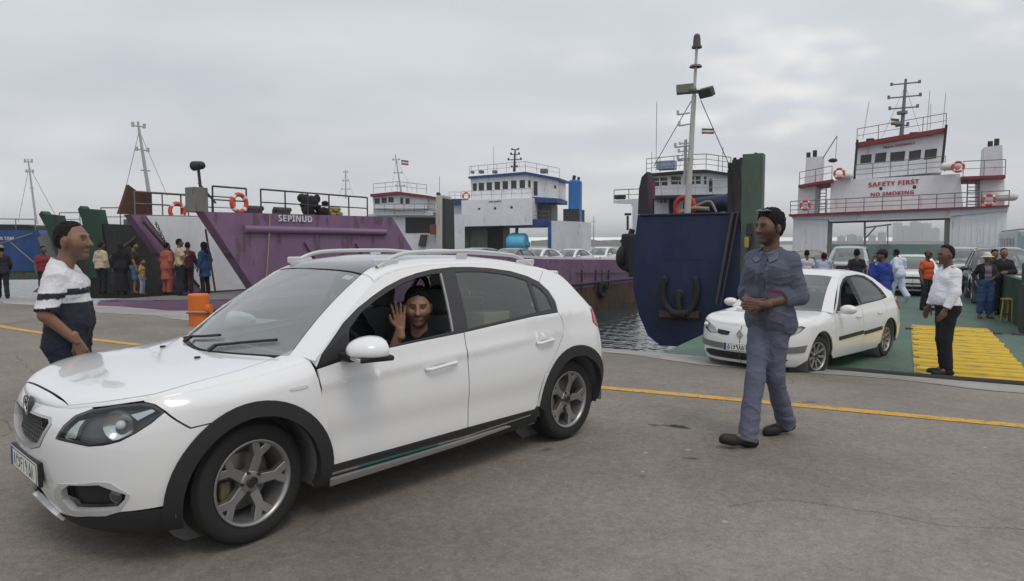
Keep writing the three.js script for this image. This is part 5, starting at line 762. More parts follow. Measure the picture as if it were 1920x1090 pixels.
  new Geo().add(new THREE.TorusGeometry(.185, .016, 8, 28), new THREE.Matrix4().compose(V(-.93, .86, -.36), new THREE.Quaternion().setFromEuler(new THREE.Euler(0, Math.PI / 2, -.42, 'ZYX')), V(1, 1, 1))).bar([-.93, .86, -.36], [-.75, .78, -.36], .03, 8).rbox(-.93, .86, -.36, .04, .09, .33, .015, 0, 0, -.42).build('steering_wheel', BLACKPL, hatch);
  wheel(hatch, 0, .325, -.70, false, .325, .222, .205, 'twin', 7 * RAD); wheel(hatch, -WB, .325, -.70, false, .325, .222, .205, 'twin');
  wheel(hatch, 0, .325, .70, true, .325, .222, .205, 'twin', 7 * RAD); wheel(hatch, -WB, .325, .70, true, .325, .222, .205, 'twin');
}
// ---------- the other cars: one builder, a body of panels on the same kind of surface ----------
const surfSedan = (o = {}) => new CarSurf({
  W0: .875, Wr: .57, zr: 1.40, x0: .12, x1: -2.95, Lf: 1.1, Lr: .95, nf: 2.7, nr: 3.4, cowl: -.42,
  sec: crv([[.1, .84], [.18, .92], [.25, .955], [.33, .98], [.45, .995], [.58, 1], [.72, .992], [.84, .975], [.93, .945], [1.05, .92]]),
  taper: crv([[-3.6, .97], [-2.67, .995], [-1.5, 1], [0, .99], [.8, .98]]), taperTop: crv([[-3.1, .90], [-2.3, .97], [-1.6, 1], [-1, .985], [-.3, 1.1]]),
  belt: o.belt || crv([[-3.6, 1.02], [-2.6, 1.0], [-1.4, .965], [-.45, .90], [.2, .85], [.8, .80]]),
  Xn: crv([[.13, .66], [.18, .74], [.26, .79], [.36, .815], [.5, .82], [.6, .81], [.68, .79], [.76, .755], [.83, .70]]), Xr: crv([[.2, -3.42], [.4, -3.52], [.6, -3.55], [.8, -3.53], [.95, -3.50], [1.05, -3.47], [1.3, -3.35]]),
  zE: o.zE || crv([[-3.9, 1.0], [-3.5, 1.04], [-3.15, 1.07], [-2.95, 1.10], [-2.75, 1.20], [-2.5, 1.30], [-2.2, 1.365], [-1.8, 1.395], [-1.5, 1.39], [-1.25, 1.36], [-1.05, 1.29], [-.8, 1.13], [-.6, 1.0], [-.43, .915], [-.3, .895], [0, .868], [.3, .835], [.6, .80], [.9, .765], [1.22, .745]]),
  cr: crv([[-3.9, .02], [-3.2, .03], [-2.5, .055], [-1, .06], [-.42, .05], [.3, .055], [.7, .05], [1.0, .035], [1.12, .02], [1.22, 0]]), ...o.over,
});
const surfSuv = () => surfSedan({ belt: crv([[-3.6, 1.10], [-2.6, 1.08], [-1.4, 1.05], [-.45, 1.02], [.8, .98]]), zE: crv([[-3.9, 1.2], [-3.3, 1.45], [-3.0, 1.62], [-2.6, 1.68], [-1.8, 1.70], [-1.3, 1.66], [-1.05, 1.54], [-.8, 1.34], [-.6, 1.17], [-.43, 1.08], [-.2, 1.06], [.3, 1.02], [.7, .98], [1.22, .95]]), over: { Wr: .64, zr: 1.70, sec: crv([[.1, .8], [.3, .93], [.45, .985], [.7, 1], [.9, .985], [1.1, .95]]), Xn: crv([[.2, .72], [.4, .80], [.6, .82], [.8, .81], [.95, .77], [1.02, .72]]) } });
function plainCar(label, o) {
  const g0 = thing(o.name || 'parked_car', label, 'car', o.pos, o.ry, o.group); g0.scale.setScalar(o.scale || 1);
  const Q = o.surf(), S = (s, z) => Q.S(s, z), T = (s, v) => Q.T(s, v), zE = s => Q.zE(s), max = o.max ?? .16, wb = 2.686, c = Q.x0 + Q.Lf - .001, e = -3.899, R = o.r ?? .31, P = o.paint, suv = o.suv, hy = o.hub ?? R;
  const both = (name, geo, m) => [addMesh(name, geo, m, g0), addMesh(name, mirrorZ(geo), m, g0)], whole = (name, geos, m) => { const g = new Geo(); for (const q of geos) g.add(q).add(mirrorZ(q)); return g.build(name, m, g0); };
  const aF = (r, a0, a1, n) => arcPts(0, hy, r, a0, a1, n).map(p => [Q.sx(p[0], p[1]), p[1]]), aR = (r, a0, a1, n) => arcPts(-wb, hy, r, a0, a1, n).map(p => [Q.sx(p[0], p[1]), p[1]]), ra = R + .07, b = Q.belt, edge = (a, d, n) => Array.from({ length: n + 1 }, (_, i) => { const s = lerp(a, d, i / n); return [s, zE(s)]; }), bl = (a, d, n) => Array.from({ length: n + 1 }, (_, i) => { const s = lerp(a, d, i / n); return [s, b(s)]; });
  const zl = suv ? .30 : .20, HL = o.headlight || [[.93, .62], [.90, .70], [.78, .765], [.55, .79], [.40, .765], [.52, .69], [.70, .63]], hTop = HL.map(p => p);
  // lower body
  const front = panel(S, [[-.45, b(-.45) - .004], [-.47, zl + .03], ...aF(ra, 182, -2, 16), [.52, zl], [c, zl - .0], [c, zE(c)], ...edge(c - .05, -.43, 12)], { max, holes: [HL, ...(o.mouth ? [o.mouth] : [])] });
  const d1 = panel(S, [[-.458, b(-.458)], ...bl(-.6, -1.49, 4), [-1.49, zl + .02], [-.478, zl + .03]], { max }), d2 = panel(S, [...bl(-1.498, -2.45, 4), [-2.56, .9], [-2.44, .72], [-2.30, .55], [-2.24, zl + .08], [-2.22, zl + .02], [-1.498, zl + .02]], { max }), q4 = panel(S, [...bl(-2.458, e, 8), [e, zl], [-3.3, zl], ...aR(ra, 182, -4, 16).map(p => p).filter(p => true), [-2.25, zl + .08], [-2.31, .55], [-2.45, .72], [-2.57, .9]], { max });
  const sb = v => -.20 - .22 * Math.pow(Math.abs(v), 1.6), WS = (v, t) => { const a = T(sb(v), v), q = T(-1.12, v), bu = .03 * Math.sin(Math.PI * clamp(t)); return [lerp(a[0], q[0], t) + bu * .6, lerp(a[1], q[1], t) + bu, lerp(a[2], q[2], t)]; };
  const rr = Array.from({ length: 9 }, (_, i) => { const v = lerp(-1, 1, i / 8); return [sb(v) + .02, v]; });
  const hood = panel(T, [[c, -1], [c, 1], [.7, 1], [.3, 1], ...rr.slice().reverse(), [.3, -1], [.7, -1]], { outward: [.3, 1, 0], max, flange: 0 });
  const bd = new Geo(); bd.add(front).add(mirrorZ(front)).add(hood).add(q4).add(mirrorZ(q4));
  // greenhouse
  const up0 = Array.from({ length: 21 }, (_, i) => { const s = lerp(-.43, suv ? -3.2 : -2.97, i / 20); return [s, zE(s)]; });
  const FW = o.fw, RW = o.rw; const gh = panel(S, [...up0, [suv ? -3.2 : -2.97, b(-2.97)], ...bl(-2.9, -.46, 8)], { max, holes: [FW, RW] }); bd.add(gh).add(mirrorZ(gh));
  bd.add(panel(T, [[-1.125, -1], [-1.125, 1], [-1.7, 1], [-2.3, 1], [-2.42, .5], [-2.44, 0], [-2.42, -.5], [-2.3, -1], [-1.7, -1]], { outward: [0, 1, 0], max, flange: 0 }));
  const re = suv ? -3.2 : -2.95; bd.add(panel(T, [[re, -1], [re, 1], [e, 1], [e, -1]], { outward: [-.3, 1, 0], max, flange: 0 })); const cp = panel(T, [[-2.3, .86], [-2.3, 1], [re, 1], [re, .84]], { outward: [-.2, 1, .3], max, flange: 0 }); bd.add(cp).add(mirrorZ(cp)); const ap = panel(WS, [[.86, 0], [.84, .5], [.82, 1], [1, 1], [1, .5], [1, 0]], { outward: [1, 1, .5], max, flange: 0 }); bd.add(ap).add(mirrorZ(ap)); bd.build('body', P, g0);
  const D1 = both('front_door', d1, P), D2 = both('rear_door', d2, P);
  addMesh('windscreen', panel(WS, [[-.86, 0], [0, 0], [.86, 0], [.84, .5], [.82, 1], [0, 1], [-.82, 1], [-.84, .5]], { outward: [1, 1, 0], max, flange: 0 }), o.glass, g0); addMesh('rear_window', panel(T, [[-2.42, -.8], [-2.43, 0], [-2.42, .8], [re, .82], [re, -.82]], { outward: [-1, 1, 0], max, flange: 0, off: -.004 }), o.glass, g0);
  both('window_frame', panel(S, [...o.frame], { holes: [FW, RW], off: .003, flange: .015, max }), BLACKPL);
  const gl1 = panel(S, FW, { off: -.01, flange: 0, max }), gl2 = panel(S, RW, { off: -.01, flange: 0, max }); if (o.openDriver) { addMesh('door_glass', mirrorZ(gl1), o.glass, g0); both('door_glass', gl2, o.sideGlass || o.glass); } else { both('door_glass', gl1, o.sideGlass || o.glass); both('door_glass', gl2, o.sideGlass || o.glass); }
  // lamps, grille, plate
  const hb2 = both('headlight', panel(S, HL, { off: -.035, flange: 0, max: .1 }), mat([.62, .63, .64], .3)); for (let i = 0; i < 2; i++) { const q = S(.66, .70); new Geo().ball(q[0] - .012, suv ? q[1] + .1 : .705, (i ? 1 : -1) * (q[2] - .01), .05, .045, .05).build('reflector', CHROME, hb2[i]); addMesh('lens', (i ? mirrorZ : x => x)(panel(S, HL, { off: .003, flange: 0, max: .1 })), GLASS, hb2[i]); }
  for (const [nm, poly, off, m] of o.front || []) whole(nm, [panel(S, poly(c), { off, flange: .02, max: .1 })], m);
  if (o.extra) o.extra(g0, Q, S, T, D1, D2, c);
  if (o.plate) { const x = Q.Xn(.45) + .012; const pf = new Geo().rbox(x, o.plateY || .46, 0, .012, .115, .50, .004).build('licence_plate', mat([.72, .72, .7], .5), g0); o.plate(pf, x + .008, o.plateY || .46); }
  both('tail_light', panel(S, [[-2.98, .97], [-3.3, .95], [-3.3, .80], [-3.05, .80]], { off: .004, flange: 0, max }), mat([.3, .01, .01], .3));
  for (const sg of [-1, 1]) { const g = new THREE.SphereGeometry(1, 18, 12), A = g.attributes.position; for (let i = 0; i < A.count; i++) { let X = A.getX(i), Y = A.getY(i); if (X < -.3) X = -.3 - (-.3 - X) * .3; A.setXYZ(i, X * .085, Y * .072, A.getZ(i) * .125); } g.computeVertexNormals(); const z0 = Q.half(-.66, b(-.6)); new Geo().add(g, new THREE.Matrix4().makeTranslation(-.62, b(-.6) + .055, sg * (z0 + .14))).rbox(-.60, b(-.6) + .01, sg * (z0 + .03), .07, .03, .14, .01).build('side_mirror', o.mirror || P, g0); }
  // dark inside, floor, seats
  const sh = panel(S, [...aF(ra - .02, 0, 180, 10), ...aR(ra - .02, 0, 180, 10), [-3.6, .3], [-3.6, .95], [-2.4, .95], [-.5, .85], [.4, .72], [.6, .3]], { off: -.05, flange: 0, max: .3 }); both('inner_shell', sh, DARK); const fl = new Geo().box(-1.4, zl + .08, 0, 2.4, .06, 1.4).box(.0, .5, 0, .9, .2, 1.0).rbox(-.75, suv ? 1.0 : .86, 0, .4, .12, 1.4, .04).box(-3, .5, 0, .6, .2, 1.1); fl.build('floor_pan', DARK, g0);
  for (const z of [-.36, .36]) new Geo().rbox(-1.35, .42, z, .5, .16, .5, .05).rbox(-1.62, .78, z, .13, .66, .46, .05, 0, 0, .22).rbox(-1.72, suv ? 1.3 : 1.16, z, .08, .16, .24, .03).build('seat', mat([.04, .04, .042], .9), g0); new Geo().rbox(-2.55, .78, 0, .13, .6, 1.25, .05, 0, 0, .3).build('rear_seat', mat([.04, .04, .042], .9), g0);
  addMesh('headliner', panel(T, [[-1.15, -.95], [-1.15, .95], [-1.9, .95], [-2.42, .95], [-2.42, -.95], [-1.9, -.95]], { outward: [0, 1, 0], off: -.035, flange: 0, max: .3 }), mat([.2, .2, .19], .95), g0);
  for (const x of [0, -wb]) for (const sg of [-1, 1]) { wheel(g0, x, hy, sg * .71, sg > 0, R, R * .66, .19, o.spokes || 'ten', x === 0 ? (o.steer || 0) : 0); const l = new THREE.CylinderGeometry(ra - .02, ra - .02, .3, 18, 1, true); l.rotateX(Math.PI / 2); new Geo().add(l, new THREE.Matrix4().makeTranslation(x, hy, sg * .66)).add(new THREE.CircleGeometry(ra - .02, 18), new THREE.Matrix4().makeTranslation(x, hy, sg * .52)).build('arch_liner', DARK, g0); }
  return g0;
}
const FW_S = [[-.72, .955], [-.86, 1.09], [-1.05, 1.21], [-1.25, 1.295], [-1.42, 1.33], [-1.47, .975]], RW_S = [[-1.56, 1.335], [-1.9, 1.345], [-2.15, 1.32], [-2.36, 1.255], [-2.53, 1.14], [-2.60, 1.04], [-2.4, 1.01], [-1.55, .985]], FR_S = [[-.50, .91], [-.62, .985], [-.84, 1.12], [-1.05, 1.24], [-1.26, 1.325], [-1.45, 1.36], [-1.9, 1.372], [-2.18, 1.345], [-2.42, 1.265], [-2.60, 1.14], [-2.68, 1.015], [-2.4, .995], [-1.5, .968]];
const FW_U = [[-.72, 1.10], [-.88, 1.28], [-1.08, 1.46], [-1.28, 1.57], [-1.45, 1.60], [-1.48, 1.09]], RW_U = [[-1.56, 1.60], [-2.2, 1.60], [-2.9, 1.56], [-2.98, 1.14], [-1.55, 1.10]], FR_U = [[-.50, 1.05], [-.66, 1.15], [-.86, 1.33], [-1.08, 1.51], [-1.3, 1.61], [-1.9, 1.635], [-2.9, 1.60], [-3.05, 1.5], [-3.08, 1.12], [-1.5, 1.07]];
const CARGLASS = phys([.55, .60, .59], .04, { transmission: .8, thickness: 0, ior: 1.5 }), DARKGLASS = phys([.10, .115, .115], .04, { transmission: .85, thickness: 0, ior: 1.5 });
const P2 = phys([.70, .705, .70], .35, { clearcoat: 1 });
const WPAINT = phys([.76, .765, .755], .3, { clearcoat: 1, clearcoatRoughness: .06 });
// --- white saloon driving off the ramp, with a taller cabin
const upz = p => [p[0], p[1] > .92 ? .92 + (p[1] - .92) * 1.16 : p[1]];
const surfTall = () => { const q = surfSedan(), z0 = q.zE; q.zE = s => { const z = z0(s); return s < -.43 && z > .92 ? .92 + (z - .92) * 1.16 : z; }; q.zr = 1.475; return q; };
const SMILE = c => [[c, .36], [.86, .36], [.72, .345], [.66, .30], [.80, .25], [c, .25]];
{
  const hf = onPlane(1534, 668, .03), hr2 = onPlane(1661, 638, .01), dir = hf.clone().sub(hr2).setY(0), L = dir.length(); dir.normalize();
  const left = V(dir.z, 0, -dir.x); if (left.z < 0) left.negate(); const k = L / 2.686, o = hf.clone().addScaledVector(left, -.80 * k).setY(-.262);
  const GREY = mat([.16, .16, .155], .6); const BX = c => [[.36, .52], [.55, .50], [.8, .485], [1.0, .48], [c, .478], [c, .395], [1.0, .395], [.8, .40], [.55, .41], [.40, .42]];
  plainCar('white saloon with black side rub strips driving off the green ramp', { name: 'saloon_car', pos: o.toArray(), ry: Math.atan2(-dir.z, dir.x), scale: k, surf: surfTall, paint: WPAINT, glass: CARGLASS, sideGlass: DARKGLASS, openDriver: true, max: .09, steer: -9 * RAD, fw: FW_S.map(upz), rw: RW_S.map(upz), frame: FR_S.map(upz), headlight: [[.965, .60], [.955, .655], [.90, .70], [.70, .765], [.48, .792], [.40, .77], [.50, .70], [.66, .645], [.82, .60]], plateY: .435,
    front: [['bumper_strip', BX, .012, GREY], ['lower_grille', SMILE, -.03 + .034, BLACKPL]],
    extra: (g, Q, S, T, D1, D2, c) => {
      { const ug = panel(S, [[1.145, .652], [1.10, .662], [.985, .672], [.975, .615], [1.05, .595], [1.13, .598]], { off: .006, flange: .02, max: .1 }); addMesh('upper_grille', ug, BLACKPL, g); addMesh('upper_grille', mirrorZ(ug), BLACKPL, g); }
      const x = Q.Xn(.62) + .004; const em = new Geo(); const rh = (h, w, t) => { const s = new THREE.Shape([[0, h], [w, 0], [0, -h], [-w, 0]].map(p => new THREE.Vector2(...p))); s.holes.push(new THREE.Path([[0, h * .55], [w * .45, 0], [0, -h * .55], [-w * .45, 0]].map(p => new THREE.Vector2(...p)))); return new THREE.ExtrudeGeometry(s, { depth: t, bevelEnabled: false }); }; em.add(rh(.075, .055, .014), new THREE.Matrix4().makeRotationY(Math.PI / 2).setPosition(x, .625, 0)); em.build('emblem', CHROME, g);
      for (const [D, x0, x1] of [[D1, -.56, -1.47], [D2, -1.52, -2.28]]) for (let i = 0; i < 2; i++) { const st = panel(S, [[x0, .50], [x0, .555], [x1, .575], [x1, .52]], { off: .014, flange: .014, max: .2 }); addMesh('rub_strip', i ? mirrorZ(st) : st, BLACKPL, D[i]); const hx = x1 + (D === D1 ? .14 : .05), q = S(hx, .80), z = i ? 1 : -1; new Geo().tube([[hx + .1, .80, z * (q[2] + .004)], [hx + .05, .805, z * (q[2] + .026)], [hx - .03, .808, z * (q[2] + .026)], [hx - .08, .808, z * (q[2] + .004)]], .011, 12, 6).build('handle', P2, D[i]); }
      new Geo().bar([-2.2, 1.43, 0], [-2.35, 1.62, 0], .004, 5).build('aerial', BLACKPL, g);
    },
    plate: (pf, x, y) => { const t = plateTex([['5', 62], ['1', 116], ['V', 152], ['9', 206], ['8', 254], ['5', 302], ['3', 372], ['9', 420], ['2', 466, .8]]);
      const g = new THREE.PlaneGeometry(.485, .102); g.rotateY(Math.PI / 2); g.translate(x, y, 0); addMesh('plate_print', g, mat([.92, .92, .9], .5, { map: t }), pf); },
  });
}

// --- parked cars on the ferry decks
{
  const SILVER = phys([.40, .41, .41], .3, { metalness: .4, clearcoat: 1 }), DKCAR = phys([.03, .032, .036], .25, { clearcoat: 1 }), GREYCAR = phys([.16, .165, .17], .3, { metalness: .3, clearcoat: 1 }), RED = phys([.16, .03, .025], .35, { clearcoat: .6 });
  const towards = Math.atan2(-(-RAMPN.z), -RAMPN.x);                               // nose to the ramp
  const sed = { surf: surfSedan, glass: CARGLASS, fw: FW_S, rw: RW_S, frame: FR_S, max: .2 }, suv = { surf: surfSuv, glass: CARGLASS, fw: FW_U, rw: RW_U, frame: FR_U, max: .22, suv: true, r: .36, hub: .36, headlight: [[.96, .80], [.94, .90], [.75, .93], [.55, .93], [.50, .86], [.72, .80]] };
  const gr = (z0, z1) => ['grille', c => [[c, z1], [.99, z1 - .01], [.97, z0 + .02], [1.0, z0], [c, z0]], .006, BLACKPL], low = ['lower_grille', SMILE, .006, BLACKPL];
  const deck = (u, d, off = 0) => { const p = atDepth(u, 455, d).setY(-.32); return p.toArray(); };
  const G = 'cars parked on the green ferry deck', dg = towards;
  plainCar('white saloon parked nose-out on the green deck behind the man in white', { ...sed, paint: WPAINT, pos: deck(1714, 25.2), ry: dg, group: G, front: [gr(.62, .70), low, ['bumper_strip', c => [[.5, .48], [c, .47], [c, .42], [.5, .43]], .01, BLACKPL]] });
  plainCar('silver pickup-nosed car behind the man in dark shirt on the deck', { ...suv, paint: SILVER, pos: deck(1590, 30.5), ry: dg, group: G, front: [gr(.76, .92), low] });
  plainCar('silver off-roader with dark bumper behind the officer on the deck', { ...suv, paint: SILVER, pos: deck(1815, 27.5), ry: dg, group: G, front: [gr(.76, .94), ['bumper_strip', c => [[.45, .62], [c, .62], [c, .42], [.45, .42]], .015, BLACKPL]] });
  plainCar('dark pickup behind the couple at the deck edge', { ...suv, paint: DKCAR, pos: deck(1885, 21.5), ry: dg, group: G, front: [['grille', c => [[c, .92], [.99, .91], [.97, .76], [c, .75]], .01, CHROME], ['bumper_strip', c => [[.45, .62], [c, .62], [c, .44], [.45, .44]], .015, BLACKPL]] });
  plainCar('red car parked by the white side tower of the ferry', { ...sed, paint: RED, pos: deck(1506, 30), ry: dg, group: G, scale: 1.08, front: [gr(.6, .7)] });
  // bus at the far right
  { const b = thing('bus', 'pale teal bus with wide windscreen beyond the couple on the deck', 'bus', deck(1962, 31), dg); b.scale.setScalar(.95); const BM = phys([.34, .45, .46], .35, { clearcoat: .6 }); new Geo().rbox(-3.4, 1.45, 0, 8, 2.3, 2.3, .14).build('bus_body', BM, b); new Geo().rbox(-3.4, 2.55, 0, 7.8, .22, 2.1, .08).build('roof', mat([.05, .09, .16], .5), b); new Geo().rbox(.60, 1.85, 0, .06, .95, 2.0, .02).build('windscreen', phys([.25, .36, .36], .06), b); for (const s of [-1, 1]) { new Geo().rbox(.62, .82, s * .85, .06, .2, .3, .02).build('headlight', CHROME, b); for (let i = 0; i < 5; i++) new Geo().rbox(-1.2 - i * 1.15, 1.85, s * 1.14, 1.0, .75, .05, .02).build('window', SGLASS, b); for (const x of [-.6, -5.4]) wheel(b, x, .45, s * .95, s > 0, .45, .28, .26, 'ten'); } new Geo().rbox(.61, .5, 0, .12, .25, 2.2, .04).build('bumper', BLACKPL, b); }
  // purple ferry deck
  const G2 = 'cars parked on the purple ferry deck', yaw2 = Math.atan2(-.852, -.524); const A2 = atDepth(380, 397, 21), d2 = (u, z) => { const r = (u - 960) / FPX, ax = A2.x + .852 * z, az = 21 - .524 * z, t = (r * az - ax) / (.524 - .852 * r); return [ax + .524 * t, -.27, -(az + .852 * t)]; };   // on the deck, z metres in from the starboard side
  plainCar('white car with arched roof beside the person at the purple bulwark', { ...sed, paint: WPAINT, pos: d2(1052, -2.0), ry: yaw2, group: G2 });
  plainCar('white hatch-shaped car between the water tank and the purple bulwark', { ...sed, paint: WPAINT, pos: d2(986, -2.1), ry: yaw2, group: G2, scale: 1.04 });
  plainCar('grey car with only its roof showing above the purple bulwark', { ...sed, paint: GREYCAR, pos: d2(930, -2.1), ry: yaw2, group: G2, scale: 1.06 });
  plainCar('silver off-roader showing above the white hatchback roof rails', { ...suv, paint: GREYCAR, pos: d2(862, -2.1), ry: yaw2, group: G2, scale: .9 });
  plainCar('white off-roader roof behind the purple bow wing', { ...suv, paint: WPAINT, pos: d2(780, -2.1), ry: yaw2, group: G2, scale: .88 });
  plainCar('white car at the far end of the purple deck near the navy bow', { ...sed, paint: WPAINT, pos: d2(1112, -2.1), ry: yaw2, group: G2, scale: 1.05 });
}
// ---------- people: smooth-joined tapered limbs, meshed with surface nets ----------
function nets(sdf, lo, hi, h) {
  const nx = Math.ceil((hi[0] - lo[0]) / h) + 2, ny = Math.ceil((hi[1] - lo[1]) / h) + 2, nz = Math.ceil((hi[2] - lo[2]) / h) + 2, F = new Float32Array(nx * ny * nz), id = (i, j, k) => i + nx * (j + ny * k), B = 4;
  for (let K = 0; K < nz; K += B) for (let J = 0; J < ny; J += B) for (let I = 0; I < nx; I += B) {
    const c = sdf(lo[0] + (I + 1.5) * h, lo[1] + (J + 1.5) * h, lo[2] + (K + 1.5) * h), skip = Math.abs(c) > h * 4.6 + .02;
    for (let k = K; k < Math.min(nz, K + B); k++) for (let j = J; j < Math.min(ny, J + B); j++) for (let i = I; i < Math.min(nx, I + B); i++) F[id(i, j, k)] = skip ? c : sdf(lo[0] + i * h, lo[1] + j * h, lo[2] + k * h);
  }
  const vid = new Int32Array(nx * ny * nz).fill(-1), P = [];
  const C = [[0, 0, 0], [1, 0, 0], [0, 1, 0], [1, 1, 0], [0, 0, 1], [1, 0, 1], [0, 1, 1], [1, 1, 1]], E = [[0, 1], [2, 3], [4, 5], [6, 7], [0, 2], [1, 3], [4, 6], [5, 7], [0, 4], [1, 5], [2, 6], [3, 7]];
  for (let k = 0; k < nz - 1; k++) for (let j = 0; j < ny - 1; j++) for (let i = 0; i < nx - 1; i++) {
    let s = 0; const f = []; for (let c = 0; c < 8; c++) { const v = F[id(i + C[c][0], j + C[c][1], k + C[c][2])]; f.push(v); if (v < 0) s |= 1 << c; }
    if (s === 0 || s === 255) continue;
    let x = 0, y = 0, z = 0, n = 0; for (const [a, b] of E) if ((f[a] < 0) !== (f[b] < 0)) { const t = f[a] / (f[a] - f[b]); x += C[a][0] + t * (C[b][0] - C[a][0]); y += C[a][1] + t * (C[b][1] - C[a][1]); z += C[a][2] + t * (C[b][2] - C[a][2]); n++; }
    vid[id(i, j, k)] = P.length / 3; P.push(lo[0] + (i + x / n) * h, lo[1] + (j + y / n) * h, lo[2] + (k + z / n) * h);
  }
  const X = []; const q = (a, b, c, d, fl) => { if (a < 0 || b < 0 || c < 0 || d < 0) return; if (fl) X.push(a, b, c, a, c, d); else X.push(a, c, b, a, d, c); };
  for (let k = 1; k < nz - 1; k++) for (let j = 1; j < ny - 1; j++) for (let i = 1; i < nx - 1; i++) {
    const f = F[id(i, j, k)] < 0;
    if (f !== F[id(i + 1, j, k)] < 0) q(vid[id(i, j - 1, k - 1)], vid[id(i, j, k - 1)], vid[id(i, j, k)], vid[id(i, j - 1, k)], f);
    if (f !== F[id(i, j + 1, k)] < 0) q(vid[id(i - 1, j, k - 1)], vid[id(i - 1, j, k)], vid[id(i, j, k)], vid[id(i, j, k - 1)], f);
    if (f !== F[id(i, j, k + 1)] < 0) q(vid[id(i - 1, j - 1, k)], vid[id(i, j - 1, k)], vid[id(i, j, k)], vid[id(i - 1, j, k)], f);
  }
  const N = new Float32Array(P.length), U = new Float32Array(P.length / 3 * 2), e = h * .35;
  for (let i = 0; i < P.length; i += 3) { const [x, y, z] = [P[i], P[i + 1], P[i + 2]]; const a = sdf(x + e, y, z) - sdf(x - e, y, z), b = sdf(x, y + e, z) - sdf(x, y - e, z), c = sdf(x, y, z + e) - sdf(x, y, z - e), L = Math.hypot(a, b, c) || 1; N[i] = a / L; N[i + 1] = b / L; N[i + 2] = c / L; U[i / 3 * 2] = (x + z) * 4; U[i / 3 * 2 + 1] = y * 4; }
  const g = new THREE.BufferGeometry(); g.setAttribute('position', new THREE.Float32BufferAttribute(P, 3)); g.setAttribute('normal', new THREE.BufferAttribute(N, 3)); g.setAttribute('uv', new THREE.BufferAttribute(U, 2)); g.setIndex(X); return g;
}
const cone = (a, b, ra, rb = ra) => { const dx = b[0] - a[0], dy = b[1] - a[1], dz = b[2] - a[2], L = dx * dx + dy * dy + dz * dz || 1e-9; return { f: (x, y, z) => { const px = x - a[0], py = y - a[1], pz = z - a[2], t = clamp((px * dx + py * dy + pz * dz) / L); return Math.hypot(px - dx * t, py - dy * t, pz - dz * t) - (ra + (rb - ra) * t); }, lo: [0, 1, 2].map(i => Math.min(a[i] - ra, b[i] - rb)), hi: [0, 1, 2].map(i => Math.max(a[i] + ra, b[i] + rb)) }; };
const ell = (c, r) => ({ f: (x, y, z) => { const a = (x - c[0]) / r[0], b = (y - c[1]) / r[1], d = (z - c[2]) / r[2], k0 = Math.hypot(a, b, d), k1 = Math.hypot(a / r[0], b / r[1], d / r[2]); return k1 < 1e-9 ? -Math.min(...r) : k0 * (k0 - 1) / k1; }, lo: c.map((v, i) => v - r[i]), hi: c.map((v, i) => v + r[i]) });
const smin = (a, b, k) => { const h = Math.max(k - Math.abs(a - b), 0) / k; return Math.min(a, b) - h * h * k * .25; };
const uni = (prims, k) => (x, y, z) => { let d = prims[0].f(x, y, z); for (let i = 1; i < prims.length; i++) d = smin(d, prims[i].f(x, y, z), k); return d; };
const boundsOf = (prims, m) => [[0, 1, 2].map(i => Math.min(...prims.map(p => p.lo[i])) - m), [0, 1, 2].map(i => Math.max(...prims.map(p => p.hi[i])) + m)];
const mixv = (a, b, t) => a.map((v, i) => lerp(v, b[i], t)), addv = (a, b, s = 1) => a.map((v, i) => v + b[i] * s), subv = (a, b) => a.map((v, i) => v - b[i]), nrm = a => { const l = Math.hypot(...a) || 1; return a.map(v => v / l); }, crs = (a, b) => [a[1] * b[2] - a[2] * b[1], a[2] * b[0] - a[0] * b[2], a[0] * b[1] - a[1] * b[0]];
const paint = (g, fn) => { const p = g.attributes.position, n = g.attributes.normal, c = new Float32Array(p.count * 3); for (let i = 0; i < p.count; i++) c.set(fn(p.getX(i), p.getY(i), p.getZ(i), n.getX(i), n.getY(i), n.getZ(i)), 3 * i); g.setAttribute('color', new THREE.BufferAttribute(c, 3)); return g; };
const clothBump = dataTex(256, 256, (i, j) => { const r1 = 1 - Math.abs(2 * fbm(i / 26 + j / 60, j / 44, 4, 3) - 1), v = 150 + ((i + j) % 4 < 2 ? 6 : -6) - 110 * Math.pow(r1, 5) + (fbm(i / 14, j / 14, 9, 3) - .5) * 50; return [v, v, v]; }, { data: true });
const clothMats = {}, cloth = (c, rough = .88) => clothMats[c + '' + rough] ??= mat(c, rough, { bumpMap: clothBump, bumpScale: .005, vertexColors: true });
const SKINM = mat([1, 1, 1], .55, { vertexColors: true }), HAIRM = {}, hairMat = c => HAIRM[c] ??= phys(c, .75, { specularIntensity: .35 }), EYEW = mat([.30, .27, .25], .35), EYED = mat([.012, .009, .008], .15), SHOEM = {}, shoeMat = c => SHOEM[c] ??= mat(c, .6);
